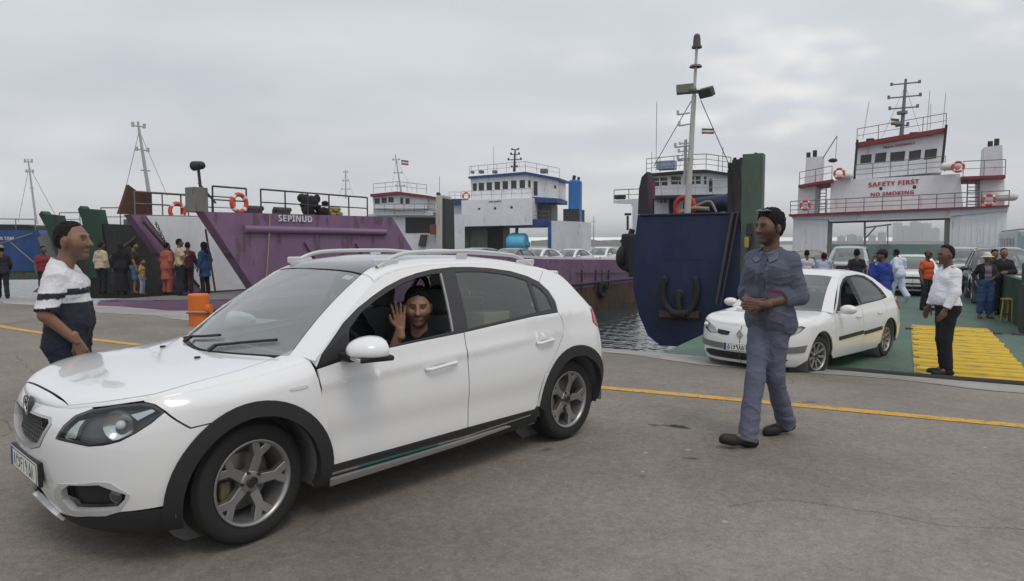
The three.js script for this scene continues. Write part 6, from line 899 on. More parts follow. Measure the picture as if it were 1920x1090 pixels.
function handPrims(w, dir, pn, thumbSide, curl, len = 1, fan = .0) { // wrist, finger direction, palm normal
  dir = nrm(dir); let ac = nrm(crs(dir, pn)); pn = nrm(crs(ac, dir)); ac = ac.map(v => v * thumbSide); const P = [];
  const seg = [[.043, .026, .021], [.048, .030, .023], [.045, .028, .022], [.035, .021, .019]], off = [.030, .0105, -.0095, -.028], kn = [.083, .088, .084, .076];
  for (let i = 0; i < 4; i++) {
    const k = addv(addv(w, dir, kn[i] * len), ac, off[i] * len); P.push(cone(addv(w, ac, off[i] * .55), k, .0155, .0125));
    let p = k, a = curl * .35; const side = (1.2 - i * .8) * fan; for (let s = 0; s < 3; s++) { a += curl * [.5, .75, .5][s]; const d = nrm(addv(addv(dir.map(v => v * Math.cos(a)), pn, Math.sin(a)), ac, side)); const q = addv(p, d, seg[i][s] * len); P.push(cone(p, q, .0098 - s * .0009, .0092 - s * .0011)); p = q; }
  }
  let p = addv(addv(w, dir, .022), ac, .024); const t1 = nrm(addv(addv(dir, ac, .85), pn, .35)); let q = addv(p, t1, .042 * len); P.push(cone(p, q, .015, .0115)); const t2 = nrm(addv(addv(dir, ac, .3), pn, .45 + curl * .35)); let r = addv(q, t2, .032 * len); P.push(cone(q, r, .0112, .0105)); P.push(cone(r, addv(r, nrm(addv(dir, pn, .5 + curl * .4)), .024 * len), .0105, .0085));
  return P;
}
const SKINS = { brown: [.215, .112, .073], dark: [.14, .073, .05], tan: [.26, .135, .085], light: [.36, .20, .135] };
// pose: joints in metres for a figure of 1.75 m that faces +z, its left hand on +x
const STAND = { pelvis: [0, .93, 0], hipL: [.092, .89, 0], hipR: [-.092, .89, 0], kneeL: [.105, .485, .015], kneeR: [-.105, .485, .015], ankL: [.11, .085, -.025], ankR: [-.11, .085, -.025], toeL: [.135, .03, .14], toeR: [-.135, .03, .14], chest: [0, 1.27, 0], shL: [.162, 1.362, -.012], shR: [-.162, 1.362, -.012], elL: [.235, 1.13, -.03], elR: [-.235, 1.13, -.03], wrL: [.25, .885, .05], wrR: [-.25, .885, .05], head: [0, 1.603, .025] };
function person(o) {
  const J = { ...STAND, ...(o.pose || {}) }, k = o.h / 1.75, c = o.cell ?? .02, hc = o.headCell ?? .0085, skin = typeof o.skin === 'string' ? SKINS[o.skin] : o.skin || SKINS.brown, fat = o.fat ?? 1, belly = o.belly ?? 0;
  const root = thing('person', o.label, 'person', o.pos, o.yaw, o.group); root.scale.setScalar(k); const name = o;
  const up = nrm(subv(J.chest, J.pelvis)), tw = subv(J.shL, J.shR), rx = nrm(tw), fz = nrm(crs(rx, up));
  const T = (x, y, z) => addv(addv(addv(J.pelvis, rx, x), up, y - .93), fz, z);                           // torso space -> figure space
  const tors = inf => { // chest and hips as clusters of rounded bars
    const a = [cone(T(-.095 * fat, 1.318, 0), T(.095 * fat, 1.318, 0), .078 + inf), cone(T(-.085 * fat, 1.27, .02), T(.085 * fat, 1.27, .02), .102 + inf), cone(T(-.065 * fat, 1.12, .012), T(.065 * fat, 1.12, .012), .098 + inf), cone(T(-.07 * fat, .98, 0), T(.07 * fat, .98, 0), .103 + inf), cone(J.shL, T(.036, 1.412, -.014), .047 + inf, .046 + inf), cone(J.shR, T(-.036, 1.412, -.014), .047 + inf, .046 + inf)];
    if (belly) a.push(cone(T(-.05, 1.04, .06 * belly), T(.05, 1.04, .06 * belly), .10 + .03 * belly + inf), cone(T(-.03, 1.14, .055 * belly), T(.03, 1.14, .055 * belly), .10 + .02 * belly + inf)); return a; };
  const hips = inf => [cone(addv(J.hipL, [.0, .03, -.01]), addv(J.hipR, [0, .03, -.01]), .088 * Math.sqrt(fat) + inf), cone(T(-.055 * fat, .99, .0), T(.055 * fat, .99, .0), .098 + inf), cone(addv(J.hipL, fz, -.045), addv(J.hipR, fz, -.045), .078 + inf)];
  const leg = (s, inf, i2 = inf, i3 = i2) => [cone(J['hip' + s], J['knee' + s], .079 * Math.sqrt(fat) + inf, .056 + i2), cone(J['knee' + s], J['ank' + s], .056 + i2, .040 + i3)];
  const upperArm = (s, inf) => [cone(J['sh' + s], J['el' + s], .048 + inf, .041 + inf)], foreArm = (s, inf, i2 = inf) => [cone(J['el' + s], J['wr' + s], .043 + inf, .029 + i2)];
  // head in its own frame
  const H = J.head, hy = (o.headYaw || 0) * RAD, hp = (o.headPitch || 0) * RAD, hr = (o.headRoll || 0) * RAD, q = new THREE.Matrix4().makeRotationFromEuler(new THREE.Euler(hp, hy, hr, 'YXZ')).setPosition(...H), qi = q.clone().invert(), hs = o.headScale ?? 1;
  const headP = [ell([0, .032, -.012], [.077, .104, .097]), cone([0, .005, .022], [0, -.078, .052], .064, .032), cone([-.026, -.052, .022], [.026, -.052, .022], .036), cone([-.040, -.004, .048], [.040, -.004, .048], .029)];
  const nose = cone([0, .028, .090], [0, -.018, .116], .009, .0145), wings = cone([-.012, -.02, .103], [.012, -.02, .103], .0085), brow = cone([-.036, .036, .076], [.036, .036, .076], .014), lips = cone([-.017, -.057, .080], [.017, -.057, .080], .0115), chin = ell([0, -.092, .074], [.022, .018, .018]), ears = [ell([.081, .0, -.008], [.013, .036, .023]), ell([-.081, .0, -.008], [.013, .036, .023])];
  const sockets = [ell([.032, .014, .098], [.020, .013, .020]), ell([-.032, .014, .098], [.020, .013, .020])];
  const nk = new THREE.Vector3(...T(0, 1.37, -.012)).applyMatrix4(qi), neck = cone([0, -.05, -.022], nk.toArray(), .051, .062);
  const fHead = (x, y, z) => { let d = uni(headP, .045)(x, y, z); d = smin(d, neck.f(x, y, z), .03); d = smin(d, brow.f(x, y, z), .02); d = smin(d, chin.f(x, y, z), .02); d = -smin(-d, Math.min(sockets[0].f(x, y, z), sockets[1].f(x, y, z)), .014); d = smin(d, nose.f(x, y, z), .012); d = smin(d, wings.f(x, y, z), .008); d = smin(d, lips.f(x, y, z), .007); d = Math.min(d, smin(ears[0].f(x, y, z), ears[1].f(x, y, z), .001)); return d; };
  const beard = o.beard ?? .35, sc = skin, hairC = o.hairColor || [.014, .011, .010];
  let hg = nets(fHead, [-.11, -.27, -.15], [.11, .155, .145], hc);
  paint(hg, (x, y, z) => { let m = [1, 1, 1].map((_, i) => sc[i] * (1 + (vnoise(x * 60, y * 60, z * 60) - .5) * .12)); const bz = sstep(-.028, -.05, y + Math.abs(x) * -.25) * sstep(.0, .03, z) * sstep(-.15, -.115, y), mou = Math.exp(-(Math.pow((y + .036) / .008, 2))) * sstep(.05, .02, Math.abs(x)) * sstep(.06, .09, z); const sb2 = sstep(.052, .066, Math.abs(x)) * sstep(.055, .03, z) * sstep(-.02, .01, z) * sstep(-.07, -.05, y) * sstep(.03, .01, y); const b = clamp(clamp(bz + mou * .9 + sb2) * beard); m = mixv(m, hairC, b); if (z > .07 && Math.abs(y + .056) < .0085 && Math.abs(x) < .023) m = mixv(m, [sc[0] * .95, sc[1] * .7, sc[2] * .7], .5); if (z > .05 && Math.abs(y - .040 + Math.abs(Math.abs(x) - .034) * .12) < .0065 && Math.abs(x) > .012 && Math.abs(x) < .055) m = mixv(m, hairC, .85); return m; });
  hg.applyMatrix4(new THREE.Matrix4().makeScale(hs, hs, hs)); hg.applyMatrix4(q);
  // body under the clothes, with forearms and hands
  const core = [...tors(-.006), ...hips(-.006), ...leg('L', -.006), ...leg('R', -.006), ...upperArm('L', -.004), ...foreArm('L', 0), ...upperArm('R', -.004), ...foreArm('R', 0), cone(J.ankL, J.toeL, .034, .026), cone(J.ankR, J.toeR, .034, .026)];
  const B = new Geo(); const bb = boundsOf(core, .03); let bg = nets(uni(core, .03), bb[0], bb[1], Math.max(c, .015)); paint(bg, (x, y, z) => sc.map(v => v * (1 + (vnoise(x * 30, y * 30, z * 30) - .5) * .14))); B.add(bg); B.add(hg);
  for (const s of ['L', 'R']) {
    if (o['no' + s]) continue; const hd = o['hand' + s] || {}, w = J['wr' + s], dir = hd.dir || nrm(subv(w, J['el' + s])), pn = hd.palm || (s === 'L' ? [-1, 0, .1] : [1, 0, .1]); const P = [cone(addv(w, dir, -.05), w, .03, .026), ...handPrims(w, dir, pn, hd.thumb ?? (s === 'L' ? 1 : -1), hd.curl ?? .35, 1, hd.fan ?? 0)]; const b2 = boundsOf(P, .012); const g = nets(uni(P, .006), b2[0], b2[1], o.handCell ?? .0055); paint(g, (x, y, z) => sc.map(v => v * (1.05 + (vnoise(x * 90, y * 90, z * 90) - .5) * .2))); B.add(g);
  }
  B.build('body', SKINM, root);
  const hx = new THREE.Group(); void hx;
  const headGeo = (f, lo, hi, cell = hc) => { const g = nets(f, lo, hi, cell); g.applyMatrix4(new THREE.Matrix4().makeScale(hs, hs, hs)); g.applyMatrix4(q); return g; };
  if (o.eyes !== false) { for (const s of [-1, 1]) { const e = new Geo().add(new THREE.SphereGeometry(.0115, 12, 8), new THREE.Matrix4().makeTranslation(s * .032, .013, .0735)); const g = e.merged(); g.scale(hs, hs, hs); g.applyMatrix4(q); const ey = addMesh('eye', g, EYEW, root); const p = new THREE.SphereGeometry(.0075, 10, 8); p.translate(s * .032, .013, .0788); p.scale(hs, hs, hs); p.applyMatrix4(q); addMesh('pupil', p, EYED, ey); } }
  // hair
  const skull = ell([0, .032, -.012], [.077, .104, .097]);
  const hb = crv([[-.12, -.082], [-.05, -.07], [-.03, -.02], [-.008, .022], [.008, .015], [.024, -.022], [.036, .024], [.050, .074], [.072, .097], [.1, .112]]);
  if (o.hair !== 'none') {
    const rec = o.recede ?? 0, vol = o.hairVol ?? .013;
    const hf = (x, y, z) => { const e = y - hb(z + rec * sstep(.0, .05, y) * (1 - .4 * Math.abs(x) / .08)) + (vnoise(x * 110, y * 40, z * 110) - .5) * .018; const grow = sstep(-.006, .018, e) * (.62 + .38 * sstep(.03, .12, y)); let d = skull.f(x, y, z) - vol * grow + .0015 - (vnoise(x * 150, y * 60, z * 110) - .5) * .011 * grow - (vnoise(x * 60, y * 60 + 9, z * 60) - .5) * .008 * grow; d = Math.max(d, -e * .7); if (o.bald) d = Math.max(d, o.bald - Math.hypot(x * 1.1, (y - .14) * .9, z + .005)); return d; };
    addMesh('hair', headGeo(hf, [-.12, -.11, -.15], [.12, .18, .14], Math.max(.0042, hc * .8)), hairMat(hairC), root);
  }
  if (o.cap) { const cf = (x, y, z) => { let d = Math.max(skull.f(x, y, z) - .018, .055 - y - .1 * z); const br = Math.max(Math.abs(y - .062 + (z - .1) * .15) - .004, Math.hypot(x / 1, (z - .10) / 1.1) - .075); return smin(d, br, .006); }; addMesh('cap', headGeo(cf, [-.12, .0, -.15], [.12, .18, .22], .007), cloth(o.cap), root); }
  if (o.hat) { const cf = (x, y, z) => { let d = Math.max(skull.f(x, y, z) - .022, .04 - y); const br = Math.max(Math.abs(y - .045 + .35 * (Math.hypot(x, z) - .09)) - .005, Math.hypot(x, z + .01) - .165); return smin(d, br, .02); }; addMesh('hat', headGeo(cf, [-.19, -.02, -.2], [.19, .18, .2], .009), cloth(o.hat), root); }
  if (o.scarf) { const cf = (x, y, z) => { let d = skull.f(x, y, z) - .02; d = smin(d, cone([0, -.04, -.03], [0, -.20, -.03], .085, .13).f(x, y, z), .05); const face = ell([0, -.01, .10], [.058, .085, .07]); return Math.max(d, -face.f(x, y, z)); }; addMesh('headscarf', headGeo(cf, [-.18, -.34, -.18], [.18, .18, .16], .01), cloth(o.scarf), root); }
  if (o.glasses) { const g = new Geo(); const A = [[-.055, .088, .045], [.055, .088, .045]]; for (const s of [-1, 1]) g.add(new THREE.SphereGeometry(1, 12, 8), new THREE.Matrix4().makeScale(.03, .012, .022).setPosition(s * .034, .130, .062)); g.bar([-.07, .128, .05], [.07, .128, .05], .004, 5); const m = g.merged(); m.applyMatrix4(q); addMesh('sunglasses', m, GLOSSBLACK, root); }
  // clothes
  const ridge = (a, b, c) => { const n = 1 - Math.abs(2 * vnoise(a, b, c) - 1); return n * n * n; };
  const fold = (x, y, z, a, sx = 1) => a * (.9 - 1.5 * ridge(x * 7 + 3, (y * 13 + x * 5) * sx, z * 7) - .9 * ridge(x * 13 + z * 9, (y * 24 - x * 9) * sx + 7, z * 12)) * .8;   // sharp creases between smooth swells
  if (o.shirt) {
    const sh = o.shirt, inf = sh.loose ?? .014, sl = sh.sleeve ?? 1, P = tors(inf);
    const slv = []; for (const s of ['L', 'R']) { if (sl > .5) { const w = mixv(J['el' + s], J['wr' + s], sh.cuff ?? .96); slv.push(cone(J['sh' + s], J['el' + s], .050 + inf, .045 + inf), cone(J['el' + s], w, .047 + inf, (sh.cuffR ?? .034) + inf * .7)); if (sh.roll) slv.push(cone(mixv(J['el' + s], w, .82), w, .050 + inf * .7, .047 + inf * .7)); } else { const w = mixv(J['sh' + s], J['el' + s], sl * 2); slv.push(cone(J['sh' + s], w, .051 + inf, .054 + inf)); } }
    const hem = sh.hem ?? .88, sk = sh.skirt || 0; if (hem < .95) P.push(...hips(inf * 1.1 + (sh.flare || 0))); if (sk) P.push(cone(T(0, .95, 0), T(0, hem + .05, 0), .14, .14 + sk));
    const all = [...P, ...slv], fT = uni(P, sh.k ?? .035), fS = [uni(slv.slice(0, slv.length / 2), .02), uni(slv.slice(slv.length / 2), .02)], am = sh.fold ?? .006, nkC = T(0, 1.40, -.012), nkD = nrm(subv(J.head, nkC)), nr = sh.neckR ?? .072;
    const col = sh.collar ? cone(T(-.012, 1.425, -.012), T(.012, 1.425, -.012), .066, .066) : null;
    const ends = ['L', 'R'].map(s => { const sp = sl > .5 ? [J['el' + s], mixv(J['el' + s], J['wr' + s], sh.cuff ?? .96)] : [J['sh' + s], mixv(J['sh' + s], J['el' + s], sl * 2)]; const d = nrm(subv(sp[1], sp[0])); return [sp[1], d]; });
    const f = (x, y, z) => {
      const py = (x - J.pelvis[0]) * up[0] + (y - J.pelvis[1]) * up[1] + (z - J.pelvis[2]) * up[2] + .93;
      let d = Math.max(fT(x, y, z), hem - py);
      for (let n = 0; n < 2; n++) { const [p, dd] = ends[n], t = (x - p[0]) * dd[0] + (y - p[1]) * dd[1] + (z - p[2]) * dd[2]; d = smin(d, Math.max(fS[n](x, y, z), t), .025); }
      d += fold(x, y, z, am);
      const a = (x - nkC[0]) * nkD[0] + (y - nkC[1]) * nkD[1] + (z - nkC[2]) * nkD[2], r = Math.hypot(x - nkC[0] - nkD[0] * a, y - nkC[1] - nkD[1] * a, z - nkC[2] - nkD[2] * a);   // neck opening
      if (col) d = smin(d, Math.max(Math.abs(r - nr - .004) - .006, -.01 - a, a - .065 + Math.max(0, z - nkC[2]) * .35), .008);
      return Math.max(d, Math.min(nr - .006 - r, a + .02) > 0 ? Math.min(nr - .006 - r, a + .02) : -1);
    };
    const b = boundsOf(all, .05); const g = nets(f, b[0], b[1], sh.cell ?? c); paint(g, sh.paint ? (x, y, z) => sh.paint(x, y, z, J, T) : () => [1, 1, 1]); const so = addMesh(sh.name || 'shirt', g, cloth(sh.color), root); if (sh.extra) sh.extra(so, J, T, f);
  }
  if (o.trousers) {
    const t = o.trousers, inf = t.loose ?? .014, i3 = t.ankle ?? inf + .012, e = t.end ?? 1; const P = [...hips(inf)]; for (const s of ['L', 'R']) { if (e > .5) { const a = mixv(J['knee' + s], J['ank' + s], (e - .5) * 2); P.push(cone(J['hip' + s], J['knee' + s], .082 * Math.sqrt(fat) + inf, .058 + inf), cone(J['knee' + s], a, .058 + inf, .042 + i3)); } else P.push(cone(J['hip' + s], mixv(J['hip' + s], J['knee' + s], e * 2), .082 + inf, .066 + inf)); }
    const fu = uni(P, .03), am = t.fold ?? .007; const endP = ['L', 'R'].map(s => { const a = e > .5 ? mixv(J['knee' + s], J['ank' + s], (e - .5) * 2) : mixv(J['hip' + s], J['knee' + s], e * 2), d = nrm(subv(e > .5 ? J['ank' + s] : J['knee' + s], e > .5 ? J['knee' + s] : J['hip' + s])); return [a, d]; });
    const top = t.top ?? 1.03; const f = (x, y, z) => { let d = fu(x, y, z) + fold(x, y, z, am, 1.15) + (t.fold === 0 ? 0 : .003 * Math.sin(y * 75 + x * 20) * sstep(.35, .1, y)); d = Math.max(d, y - top); for (const [p, dd] of endP) { const q2 = (x - p[0]) * dd[0] + (y - p[1]) * dd[1] + (z - p[2]) * dd[2]; if (q2 > -.1 && q2 < .2 && Math.hypot(x - p[0] - dd[0] * q2, y - p[1] - dd[1] * q2, z - p[2] - dd[2] * q2) < .14) d = Math.max(d, q2 - .02); } return d; };
    const b = boundsOf(P, .04); addMesh(t.name || 'trousers', paint(nets(f, b[0], b[1], t.cell ?? c), () => [1, 1, 1]), cloth(t.color), root);
  }
  if (o.shoes) for (const s of ['L', 'R']) {
    const a = J['ank' + s], t = J['toe' + s], d = nrm(subv([t[0], t[1] + .04, t[2]], a)), fl = nrm(subv(t, addv(a, [0, -.055, 0]))); const heel = addv(addv(a, fl, -.045), [0, -.045, 0]);
    const P = [cone(heel, addv(t, [0, .012, 0]), .040, .036), cone(addv(a, [0, .0, 0]), addv(heel, fl, .05), .044, .042), cone(addv(t, fl, -.05), addv(t, fl, .015), .046, .036)]; const n = nrm(crs(crs(fl, [0, 1, 0]), fl)); const base = addv(heel, n, -.040);
    const f = (x, y, z) => Math.max(uni(P, .02)(x, y, z), -((x - base[0]) * n[0] + (y - base[1]) * n[1] + (z - base[2]) * n[2])); const b = boundsOf(P, .02); addMesh('shoe', nets(f, b[0], b[1], Math.min(c, .012)), shoeMat(o.shoes), root);
  }
  return root;
}
// --- man in grey-blue work clothes walking across the quay
{
  const foot = onPlane(1437, 826); const pos = [foot.x, 0, foot.z];
  person({
    label: 'man in grey-blue work jacket and trousers walking with hands clasped, sunglasses on his hair', pos, yaw: -46 * RAD, h: 1.855, fat: .9, cell: .0105, headCell: .005, handCell: .004, skin: SKINS.dark, beard: .55, headYaw: -22, headPitch: 2, glasses: true, hairVol: .024,
    pose: { pelvis: [0, .92, .0], hipL: [.072, .88, .0], hipR: [-.072, .88, .0], kneeR: [-.03, .50, .14], ankR: [-.012, .088, .27], toeR: [-.11, .062, .41], kneeL: [.035, .485, -.03], ankL: [.025, .105, -.265], toeL: [-.05, .028, -.14], chest: [0, 1.26, .01], shL: [.155, 1.362, .012], shR: [-.155, 1.362, -.036], elL: [.215, 1.10, -.02], elR: [-.215, 1.11, -.05], wrL: [.035, 1.045, .20], wrR: [-.085, 1.06, .155], head: [0, 1.592, .03] },
    handL: { dir: [-.85, -.08, .35], palm: [0, .1, -1], curl: .65, thumb: 1 }, handR: { dir: [.75, -.12, .4], palm: [0, .4, -1], curl: .55, thumb: -1 },
    shirt: { name: 'work_jacket', color: '#575b6b', sleeve: 1, cuff: .42, cuffR: .046, roll: true, hem: .825, flare: .012, loose: .015, fold: .006, collar: true, cell: .0085, k: .03, paint: (x, y, z) => { const n = vnoise(x * 40, y * 40, z * 40); const dirt = (fbm(x * 9 + 4, y * 9, z * 9, 3) > .60) ? .93 : 1; return [dirt * (.95 + n * .1), dirt * (.95 + n * .1), dirt * (.97 + n * .06)]; },
      extra: (so, J, T, f) => { // front placket, pocket flaps, red prints, lying on the cloth surface
        const hit = (x, y) => { let z = .30; for (let i = 0; i < 60; i++) { const d = f(x, y, z); if (d < .0015) break; z -= Math.max(.002, d * .7); } return z; };
        const lay = (pts, th, name, m) => { const s = new THREE.Shape(pts.map(p => new THREE.Vector2(...p))); const g0 = new THREE.ShapeGeometry(s, 6); let g = g0.toNonIndexed(); // refine by splitting
          const P = []; const pa = g.attributes.position; const rec = (a, b, c, n) => { if (!n) { for (const q of [a, b, c]) P.push(q[0], q[1], hit(q[0], q[1]) + th); return; } const m1 = mixv(a, b, .5), m2 = mixv(b, c, .5), m3 = mixv(c, a, .5); rec(a, m1, m3, n - 1); rec(m1, b, m2, n - 1); rec(m3, m2, c, n - 1); rec(m1, m2, m3, n - 1); }; for (let i = 0; i < pa.count; i += 3) rec(...[0, 1, 2].map(j => [pa.getX(i + j), pa.getY(i + j)]), 3); const r = new THREE.BufferGeometry(); r.setAttribute('position', new THREE.Float32BufferAttribute(P, 3)); r.computeVertexNormals(); new Geo().add(r).build(name, m, so); };
        const SKV = mat(SKINS.dark, .6), LT = mat('#636878', .9); lay([[-.03, 1.455], [.03, 1.455], [.004, 1.355]], .004, 'open_neck', SKV); lay([[.012, 1.46], [.085, 1.425], [.105, 1.375], [.055, 1.345], [.012, 1.385]], .011, 'collar_flap', LT); lay([[-.012, 1.46], [-.085, 1.425], [-.105, 1.375], [-.055, 1.345], [-.012, 1.385]], .011, 'collar_flap', LT); const pk = mat('#4b4f5f', .9), redp = mat('#6a3048', .9);
        lay([[-.022, .87], [.022, .87], [.022, 1.40], [-.022, 1.40]], .0035, 'placket', pk); lay([[.055, 1.235], [.145, 1.235], [.145, 1.285], [.055, 1.30]], .005, 'pocket_flap', pk); lay([[-.055, 1.235], [-.10, 1.215], [-.145, 1.235], [-.145, 1.285], [-.055, 1.295]], .005, 'pocket_flap', pk); lay([[.055, 1.31], [.10, 1.312], [.10, 1.318], [.055, 1.316]], .004, 'pen_badge', redp); lay([[.04, 1.135], [.14, 1.125], [.14, 1.145], [.04, 1.155]], .003, 'red_print', redp); lay([[.045, .95], [.06, .95], [.065, 1.03], [.05, 1.03]], .003, 'red_print', redp);
        for (const y of [.92, 1.0, 1.09, 1.18, 1.27, 1.36]) new Geo().ball(.003, y, hit(.003, y) + .005, .005, .005, .003, 8, 6).build('button', mat('#2e3342', .6), so); } },
    trousers: { color: '#5d6173', loose: .009, ankle: .028, fold: .006, end: 1.03, cell: .009 }, shoes: '#1d1916',
  });
}
// --- man in the striped polo shirt beyond the car bonnet
{
  const p = atDepth(122, 455, 4.82);
  person({
    label: 'man in white and navy striped polo shirt standing beyond the car bonnet, hand in pocket', pos: [p.x, 0, p.z], yaw: 108 * RAD, h: 1.74, cell: .011, headCell: .005, handCell: .0045, skin: SKINS.brown, beard: .42, recede: .034, hairVol: .008, headYaw: -16, headPitch: -3, fat: 1.16, belly: .45, headScale: 1.08,
    pose: { chest: [0, 1.26, -.02], head: [0, 1.588, .045], shL: [.172, 1.362, -.02], shR: [-.172, 1.362, -.02], elR: [-.255, 1.11, -.07], wrR: [-.215, .92, .10], elL: [.235, 1.11, .0], wrL: [.23, .87, .02] },
    handR: { dir: [.1, -.9, .35], palm: [1, 0, 0], curl: .3 }, shirt: { name: 'polo_shirt', color: [1, 1, 1], sleeve: .47, hem: .93, loose: .018, fold: .007, collar: true, cell: .009,
      paint: (x, y, z, J) => { const W = [.70, .70, .72], N = [.016, .020, .034]; const arm = Math.abs(x) > .205, yy = arm ? y + .02 : y; const n = .94 + vnoise(x * 50, y * 50, z * 50) * .12; const c = yy > 1.275 ? W : yy > 1.232 ? N : yy > 1.178 ? W : N; return c.map(v => v * n); } },
    trousers: { color: '#1f2535', loose: .024, fold: .008, cell: .012 }, shoes: '#15120f',
  });
}
// --- officer in white shirt on the ramp
{
  const p = onPlane(1770, 708, -.25);
  person({
    label: 'officer in white shirt with gold epaulettes and black trousers standing on the yellow ramp bars', pos: [p.x, -.216, p.z], yaw: -96 * RAD, h: 1.78, cell: .013, headCell: .006, skin: SKINS.dark, beard: .3, recede: .085, headYaw: 10, headPitch: 4, fat: 1.05, belly: .9,
    pose: { head: [0, 1.592, .04], elL: [.235, 1.12, .02], wrL: [.235, .90, .13], elR: [-.235, 1.12, .02], wrR: [-.225, .90, .12], kneeL: [.06, .485, .02], kneeR: [-.06, .485, .02], ankL: [.055, .085, -.02], ankR: [-.06, .085, -.03], toeL: [.08, .03, .15], toeR: [-.09, .03, .13] },
    shirt: { name: 'uniform_shirt', color: '#e4e6ec', sleeve: 1, cuff: .9, hem: .945, loose: .018, fold: .005, collar: true, cell: .010,
      extra: (so, J, T) => { for (const s of [-1, 1]) { const b = J[s > 0 ? 'shL' : 'shR']; const e = new Geo().rbox(b[0] - s * .012, b[1] + .062, b[2], .12, .014, .062, .005, 0, 0, -s * .55).build('epaulette', mat([.03, .03, .04], .7), so); for (const t of [-.03, 0, .03]) new Geo().rbox(b[0] - s * .012 + t, b[1] + .067 - t * .61 * s, b[2], .024, .012, .064, .003, 0, 0, -s * .55).build('gold_bar', mat([.62, .42, .08], .4, { metalness: .4 }), e); } } },
    trousers: { color: '#17181c', loose: .012, ankle: .018, fold: .005, end: 1.03, cell: .011 }, shoes: '#0d0c0c',
  });
}
// --- people on the ferry deck and on the purple ferry's ramp
const NA = [1, 1, 1];
const at2 = (u, v, y) => { const p = onPlane(u, v, y); return [p.x, y, p.z]; };
const deckAt = (u, d, y = -.32) => { const p = atDepth(u, 455, d); return [p.x, y, p.z]; };
const WALK = { kneeL: [.09, .50, .14], ankL: [.09, .10, .22], toeL: [.10, .05, .38], kneeR: [-.09, .48, -.02], ankR: [-.09, .12, -.24], toeR: [-.10, .03, -.10], elL: [.23, 1.13, -.12], wrL: [.24, .93, .0], elR: [-.23, 1.13, .04], wrR: [-.23, .96, .18] };
const PHONE = { elL: [.25, 1.14, .06], wrL: [.13, 1.40, .16] };
const far = { cell: .019, headCell: .011, handCell: .008, eyes: false };
const DECKG = 'people on the green ferry deck', RAMPG = 'people waiting on the purple ferry ramp';
person({ ...far, label: 'man in dark shirt seen from behind, beside the man in blue coverall', group: DECKG, pos: deckAt(1608, 20.5), yaw: 165 * RAD, h: 1.72, skin: SKINS.dark, shirt: { color: '#20202a', sleeve: .4, hem: .86 }, trousers: { color: '#1b1b22' }, shoes: '#111111' });
person({ ...far, cell: .016, label: 'man in royal blue coverall and dark cap walking with one hand at his ear', group: DECKG, pos: deckAt(1657, 14.6), yaw: -150 * RAD, h: 1.76, skin: SKINS.dark, headYaw: 40, cap: '#171313', pose: { ...WALK, elL: [.25, 1.15, .08], wrL: [.12, 1.46, .15], elR: [-.25, 1.12, -.02], wrR: [-.27, .90, .06] }, handL: { dir: [-.2, .9, .1], palm: [-1, 0, -.3] }, shirt: { name: 'coverall_top', color: '#20368a', sleeve: 1, hem: .90, loose: .03, fold: .009 }, trousers: { name: 'coverall_legs', color: '#20368a', loose: .03 }, shoes: '#15120f' });
person({ ...far, label: 'man in white coverall walking away past the parked white car', group: DECKG, pos: deckAt(1688, 22.0), yaw: -165 * RAD, h: 1.72, skin: SKINS.dark, pose: { ...WALK, chest: [0, 1.25, .06], head: [0, 1.58, .15], kneeR: [-.09, .47, -.06], ankR: [-.09, .20, -.30], toeR: [-.10, .06, -.22] }, shirt: { name: 'coverall_top', color: '#d2d9ea', sleeve: 1, hem: .90, loose: .03, fold: .009 }, trousers: { name: 'coverall_legs', color: '#ccd4e8', loose: .035 }, shoes: '#c0c4cc' });
person({ ...far, label: 'person in bright orange vest half hidden behind the officer', group: DECKG, pos: deckAt(1741, 19.5), yaw: 20 * RAD, h: 1.70, skin: SKINS.dark, cap: '#7c4a30', shirt: { name: 'safety_vest', color: '#c4552c', sleeve: .4, hem: .85 }, trousers: { color: '#24242c' }, shoes: '#111111' });
person({ ...far, cell: .016, label: 'woman in white hat and blue denim overalls standing on the deck', group: DECKG, pos: at2(1846, 597, -.32), yaw: -14 * RAD, h: 1.66, skin: SKINS.brown, hat: '#cdc8b4', hair: 'none', pose: { elL: [.24, 1.16, .03], wrL: [.10, 1.08, .2], elR: [-.27, 1.15, -.06], wrR: [-.28, .98, .08] }, shirt: { name: 'cardigan', color: '#1b1a20', sleeve: 1, hem: .98, paint: (x, y, z) => z > .06 && Math.abs(x) < .085 ? [14, 12.5, 13] : NA }, trousers: { name: 'denim_overalls', color: '#33517a', loose: .03, ankle: .04, end: .92 }, shoes: '#5a4538' });
person({ ...far, cell: .016, label: 'man in black shirt behind the woman in overalls, hand on chest', group: DECKG, pos: at2(1877, 590, -.32), yaw: -22 * RAD, h: 1.76, skin: SKINS.brown, recede: .07, pose: { elL: [.25, 1.13, .02], wrL: [.05, 1.12, .19] }, shirt: { color: '#151519', sleeve: 1, hem: .86, loose: .02 }, trousers: { color: '#1f222c' }, shoes: '#15120f' });
person({ ...far, label: 'dark-haired person behind the couple by the pickup', group: DECKG, pos: deckAt(1866, 18.6), yaw: -20 * RAD, h: 1.72, skin: SKINS.tan, hairVol: .02, shirt: { color: '#2a2a30', sleeve: 1, hem: .86 }, trousers: { color: '#23252c' }, shoes: '#15120f' });
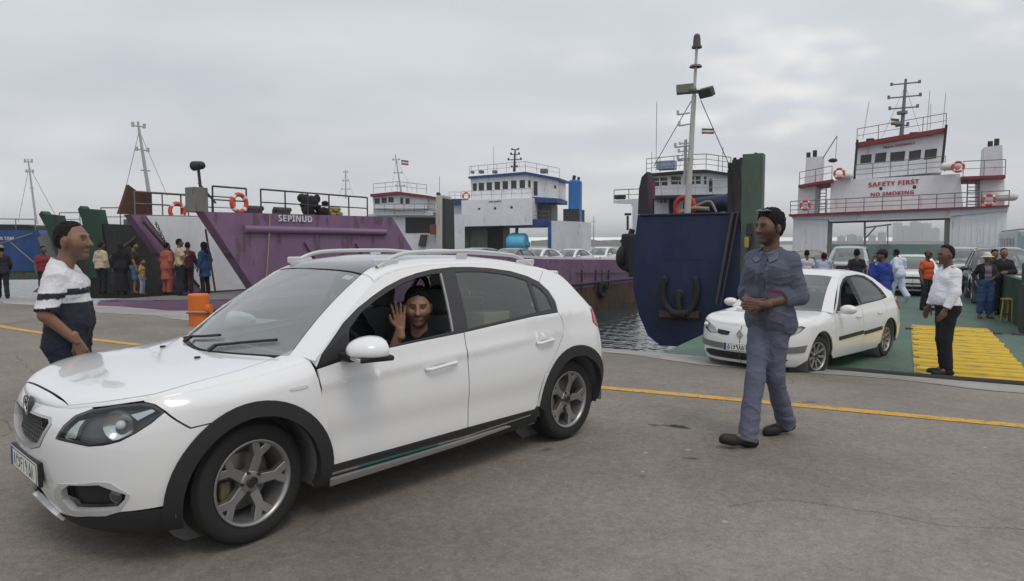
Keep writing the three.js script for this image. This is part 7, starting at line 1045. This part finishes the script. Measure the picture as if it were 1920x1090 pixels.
person({ ...far, label: 'man in pale blue shirt bending beside the parked taxi', group: DECKG, pos: deckAt(1545, 21), yaw: 150 * RAD, h: 1.68, skin: SKINS.dark, pose: { chest: [0, 1.2, .12], head: [0, 1.52, .20], shL: [.17, 1.36, .14], shR: [-.17, 1.36, .14], elL: [.23, 1.1, .2], wrL: [.2, .95, .3], elR: [-.23, 1.1, .2], wrR: [-.2, .95, .3] }, shirt: { color: '#a8aec6', sleeve: .4, hem: .88, loose: .022 }, trousers: { color: '#2a2c36' }, shoes: '#111111' });
person({ ...far, label: 'dark-haired person in white shirt standing by the red car', group: DECKG, pos: deckAt(1514, 23), yaw: 170 * RAD, h: 1.66, skin: SKINS.dark, shirt: { color: '#c4c6cc', sleeve: .4, hem: .86 }, trousers: { color: '#2a2c36' }, shoes: '#111111' });
// ramp group
const RY = -.055;
const rp2 = (u, v) => at2(u, v, RY);
person({ ...far, label: 'man in cream shirt seen from behind beside the dark hull', group: RAMPG, pos: [...rp2(192, 552)], yaw: 160 * RAD, h: 1.66, skin: SKINS.dark, shirt: { color: '#b7ac92', sleeve: 1, hem: .86, loose: .03 }, trousers: { color: '#1b1d26', loose: .03 }, shoes: '#2a2622' });
person({ ...far, label: 'woman in black robe carrying a white bag', group: RAMPG, pos: rp2(228, 553), yaw: -150 * RAD, h: 1.64, skin: SKINS.brown, hair: 'none', scarf: '#121216', shirt: { name: 'black_robe', color: '#141419', sleeve: 1, hem: .12, skirt: .12, loose: .035, k: .08, extra: so => new Geo().rbox(-.25, 1.05, .06, .14, .34, .12, .04).build('white_bag', mat([.6, .6, .6], .8), so) }, shoes: '#111111' });
person({ ...far, label: 'person in dark green shirt and blue shorts', group: RAMPG, pos: rp2(253, 552), yaw: 120 * RAD, h: 1.66, skin: SKINS.tan, shirt: { color: '#2a2d20', sleeve: .4, hem: .88, loose: .02 }, trousers: { name: 'shorts', color: '#466a86', end: .47, loose: .03 }, shoes: '#33302c' });
person({ ...far, label: 'child in yellow shirt and pale trousers', group: RAMPG, pos: rp2(267, 553), yaw: 100 * RAD, h: 1.12, headScale: 1.25, skin: SKINS.tan, shirt: { color: '#a08c48', sleeve: .4, hem: .86 }, trousers: { color: '#8d92a2', loose: .02 }, shoes: '#33302c' });
person({ ...far, label: 'woman in long red tunic and trousers', group: RAMPG, pos: rp2(315, 552), yaw: 150 * RAD, h: 1.64, skin: SKINS.dark, shirt: { name: 'red_tunic', color: '#9e564c', sleeve: 1, hem: .50, skirt: .07, loose: .035, k: .07 }, trousers: { color: '#9a5048', loose: .05, ankle: .05 }, shoes: '#2a2020' });
person({ ...far, label: 'man in cream T-shirt with a shoulder strap talking on the ramp', group: RAMPG, pos: rp2(338, 554), yaw: 125 * RAD, h: 1.76, skin: SKINS.brown, pose: { elR: [-.25, 1.16, .08], wrR: [-.06, 1.22, .2] }, shirt: { color: '#b3a883', sleeve: .4, hem: .84, loose: .024, paint: (x, y, z) => Math.abs((y - 1.2) * .75 - x) < .018 ? [.35, .33, .28] : NA }, trousers: { color: '#1c2029', loose: .03 }, shoes: '#1a1714' });
person({ ...far, label: 'person in dark red clothes beside the man in cream T-shirt', group: RAMPG, pos: rp2(354, 550), yaw: 200 * RAD, h: 1.66, skin: SKINS.brown, pose: WALK, shirt: { color: '#5a2a34', sleeve: 1, hem: .84 }, trousers: { color: '#33242c' }, shoes: '#1a1714' });
person({ ...far, label: 'woman in blue tunic and black headscarf at the white bow wing', group: RAMPG, pos: rp2(385, 551), yaw: -110 * RAD, h: 1.66, skin: SKINS.brown, hair: 'none', scarf: '#14161c', shirt: { name: 'blue_tunic', color: '#33507c', sleeve: 1, hem: .58, skirt: .05, loose: .03, k: .06 }, trousers: { color: '#1a1c24' }, shoes: '#1a1714' });
person({ ...far, label: 'man in black clothes carrying a jacket near the blue ferry', pos: at2(6, 562, -.22), yaw: -140 * RAD, h: 1.72, skin: SKINS.dark, cap: '#8f867a', pose: WALK, shirt: { color: '#23242a', sleeve: 1, hem: .84, extra: so => new Geo().rbox(.26, 1.02, .02, .14, .34, .22, .05).build('jacket_over_arm', cloth('#4a4844'), so) }, trousers: { color: '#1a1c22' }, shoes: '#111111' });
person({ ...far, label: 'person in red shirt behind the man in striped polo', pos: at2(84, 560, -.22), yaw: 60 * RAD, h: 1.70, skin: SKINS.dark, shirt: { color: '#7c3038', sleeve: .4, hem: .86 }, trousers: { color: '#1c1e26' }, shoes: '#111111' });
// ---------- small things ----------
{
  const p = onPlane(374, 618, -.12), b = thing('bollard', 'orange steel mooring bollard on the quay edge behind the car', 'bollard', p.toArray()); b.scale.y = 1.24;
  const OR = mat([.66, .155, .02], .55); const g = new THREE.LatheGeometry([[.19, -.02], [.19, .50], [.195, .53], [.19, .555], [.17, .565], [0, .568]].map(q => new THREE.Vector2(q[0] * 1, q[1] * 1)), 28); new Geo().add(g).build('bollard_body', OR, b);
  new Geo().bar([.14, .33, .05], [.27, .33, .07], .07, 12, .075).build('bollard_horn', OR, b); new Geo().bar([0, -.05, 0], [0, .01, 0], .26, 24).build('base_plate', mat([.3, .08, .02], .7), b);
  const rp = []; for (let i = 0; i <= 26; i++) { const a = i / 26 * 2 * Math.PI; rp.push([p.x + Math.cos(a) * .215, p.y + .33 + .03 * Math.sin(a), p.z + Math.sin(a) * .215]); }
  const q1 = atDepth(418, 572, 14.8), q2 = atDepth(470, 563, 19);
  tag(new Geo().tube(rp, .026, 60, 6).tube([[p.x + .2, p.y + .33, p.z + .02], [p.x + .55, p.y + .2, p.z - .25], [q1.x, q1.y - .02, q1.z], [q2.x, q2.y, q2.z]], .026, 30, 6).build('mooring_rope', ROPE), 'tan rope looped round the orange bollard and led to the purple ferry', 'rope');
  tag(new Geo().tube([[p.x + .25, p.y + .02, p.z + .3], [p.x + .5, p.y + .18, p.z + .1], [p.x + .72, p.y + .42, p.z - .1], [p.x + .78, p.y + .52, p.z - .16]], .042, 20, 7).build('timber_stick', mat([.28, .23, .15], .9)), 'short weathered wooden post leaning beside the orange bollard', 'post');
  const L = [[20, 585], [40, 592], [70, 598], [110, 600], [60, 592], [45, 588], [62, 586]].map(q => onPlane(q[0], q[1], -.2).setY(-.18)); tag(new Geo().tube(L, .03, 50, 6).build('mooring_rope', ROPE), 'slack brown rope lying along the quay edge by the striped-polo man', 'rope');
}
{ // yellow stool by the deck edge
  const p = onPlane(1894, 604, -.32), s = thing('stool', 'small yellow wooden stool on the green deck by the bulwark', 'stool', p.toArray(), .5), YW = mat([.36, .25, .05], .7); new Geo().rbox(0, .55, 0, .34, .04, .30, .01).build('seat', YW, s); for (const x of [-1, 1]) for (const z of [-1, 1]) new Geo().beam([x * .15, 0, z * .13], [x * .12, .53, z * .10], .04, .04, V(0, 0, 1)).build('leg', YW, s); for (const z of [-1, 1]) new Geo().box(0, .18, z * .125, .27, .04, .03).build('stretcher', YW, s);
}
// ---------- people in the white hatchback ----------
{
  const loc = (x, y, l) => { const p = carO.clone().addScaledVector(carFwd, x).addScaledVector(carLeft, l).setY(y); return p.toArray(); }, fwdYaw = Math.atan2(carFwd.x, carFwd.z);
  const SIT = { hipL: [.09, .90, .02], hipR: [-.09, .90, .02], kneeL: [.12, .93, .42], kneeR: [-.12, .93, .42], ankL: [.12, .74, .60], ankR: [-.12, .74, .60], toeL: [.12, .70, .72], toeR: [-.12, .70, .72] };
  const seat = -.90 * 1.0 + .52;
  const inBody = (base, yaw, k, x, y, l) => { const w = V(...loc(x, y, l)).sub(V(...base)), c = Math.cos(-yaw), n = Math.sin(-yaw); return [(w.x * c + w.z * n) / k, w.y / k, (-w.x * n + w.z * c) / k]; };
  const SITP = (x, y, l, yaw, k) => { const b = loc(x, y, l); return { b, k, q: (X, Y, L2) => inBody(b, yaw, k, X, Y, L2) }; };
  { const yaw = fwdYaw + 26 * RAD, A = SITP(-1.44, -.465, .43, yaw, .994), q = A.q;
    person({ label: 'driver in black shirt looking out and waving through the open car window', pos: A.b, yaw, h: 1.74, cell: .013, headCell: .005, handCell: .004, skin: SKINS.light, beard: .6, headYaw: 24, headPitch: 3, headScale: 1.08, hairVol: .017, pose: { ...SIT, kneeL: [.05, .96, .40], kneeR: [-.15, .96, .38], ankL: [.0, .80, .55], ankR: [-.2, .80, .5], toeL: [0, .77, .66], toeR: [-.2, .77, .6], chest: [0, 1.26, .0], head: [.01, 1.595, .05], elR: q(-1.20, .80, .42), wrR: q(-1.215, 1.0, .50), elL: [.25, 1.13, -.02], wrL: [.22, .98, .16] }, handR: { dir: [-.05, 1, .05], palm: [.35, -.05, 1], curl: .10, fan: .16, thumb: -1 }, shirt: { color: '#0d0d10', sleeve: .44, hem: .9, loose: .014 }, trousers: { color: '#141418', fold: 0 }, shoes: '#111111' }); }
  { const yaw = fwdYaw - 25 * RAD; person({ label: 'front passenger in black shirt turned away, beside the waving driver', pos: loc(-1.34, -.37, -.06), yaw, h: 1.72, cell: .016, headCell: .007, skin: SKINS.light, beard: .3, headYaw: -30, headPitch: 14, eyes: false, pose: { ...SIT, chest: [0, 1.24, .06], head: [0, 1.56, .16], shL: [.17, 1.35, .08], shR: [-.17, 1.35, .08], elL: [.25, 1.10, .16], wrL: [.16, 1.06, .36] }, shirt: { color: '#0b0b0d', sleeve: .42, hem: .9, loose: .02 }, trousers: { color: '#141418', fold: 0 }, shoes: '#111111' }); }
  person({ label: 'rear passenger in pale top partly hidden behind the waving driver', pos: loc(-2.22, -.44, -.28), yaw: fwdYaw + 20 * RAD, h: 1.66, cell: .018, headCell: .008, skin: SKINS.tan, beard: .2, eyes: false, pose: { ...SIT, kneeL: [.12, .93, .34], kneeR: [-.12, .93, .34], ankL: [.12, .74, .36], ankR: [-.12, .74, .36], toeL: [.12, .71, .46], toeR: [-.12, .71, .46] }, shirt: { color: '#a79f90', sleeve: 1, hem: .9, loose: .016 }, trousers: { color: '#2a2a30', fold: 0 }, shoes: '#111111' });
  const bx = thing('carton', 'beige cardboard cartons stacked on the rear seat of the white hatchback', 'box', loc(-2.0, .62, .42), hatch.rotation.y); { const CB = mat([.42, .36, .24], .9); let i = 0; for (const [x, y, z, w] of [[0, .12, 0, .3], [-.3, .14, .05, .26], [-.12, .33, .02, .28]]) new Geo().rbox(x, y, z, w, .2, .26, .008).build('box', CB, bx); }
}
renderer.render(scene, camera);
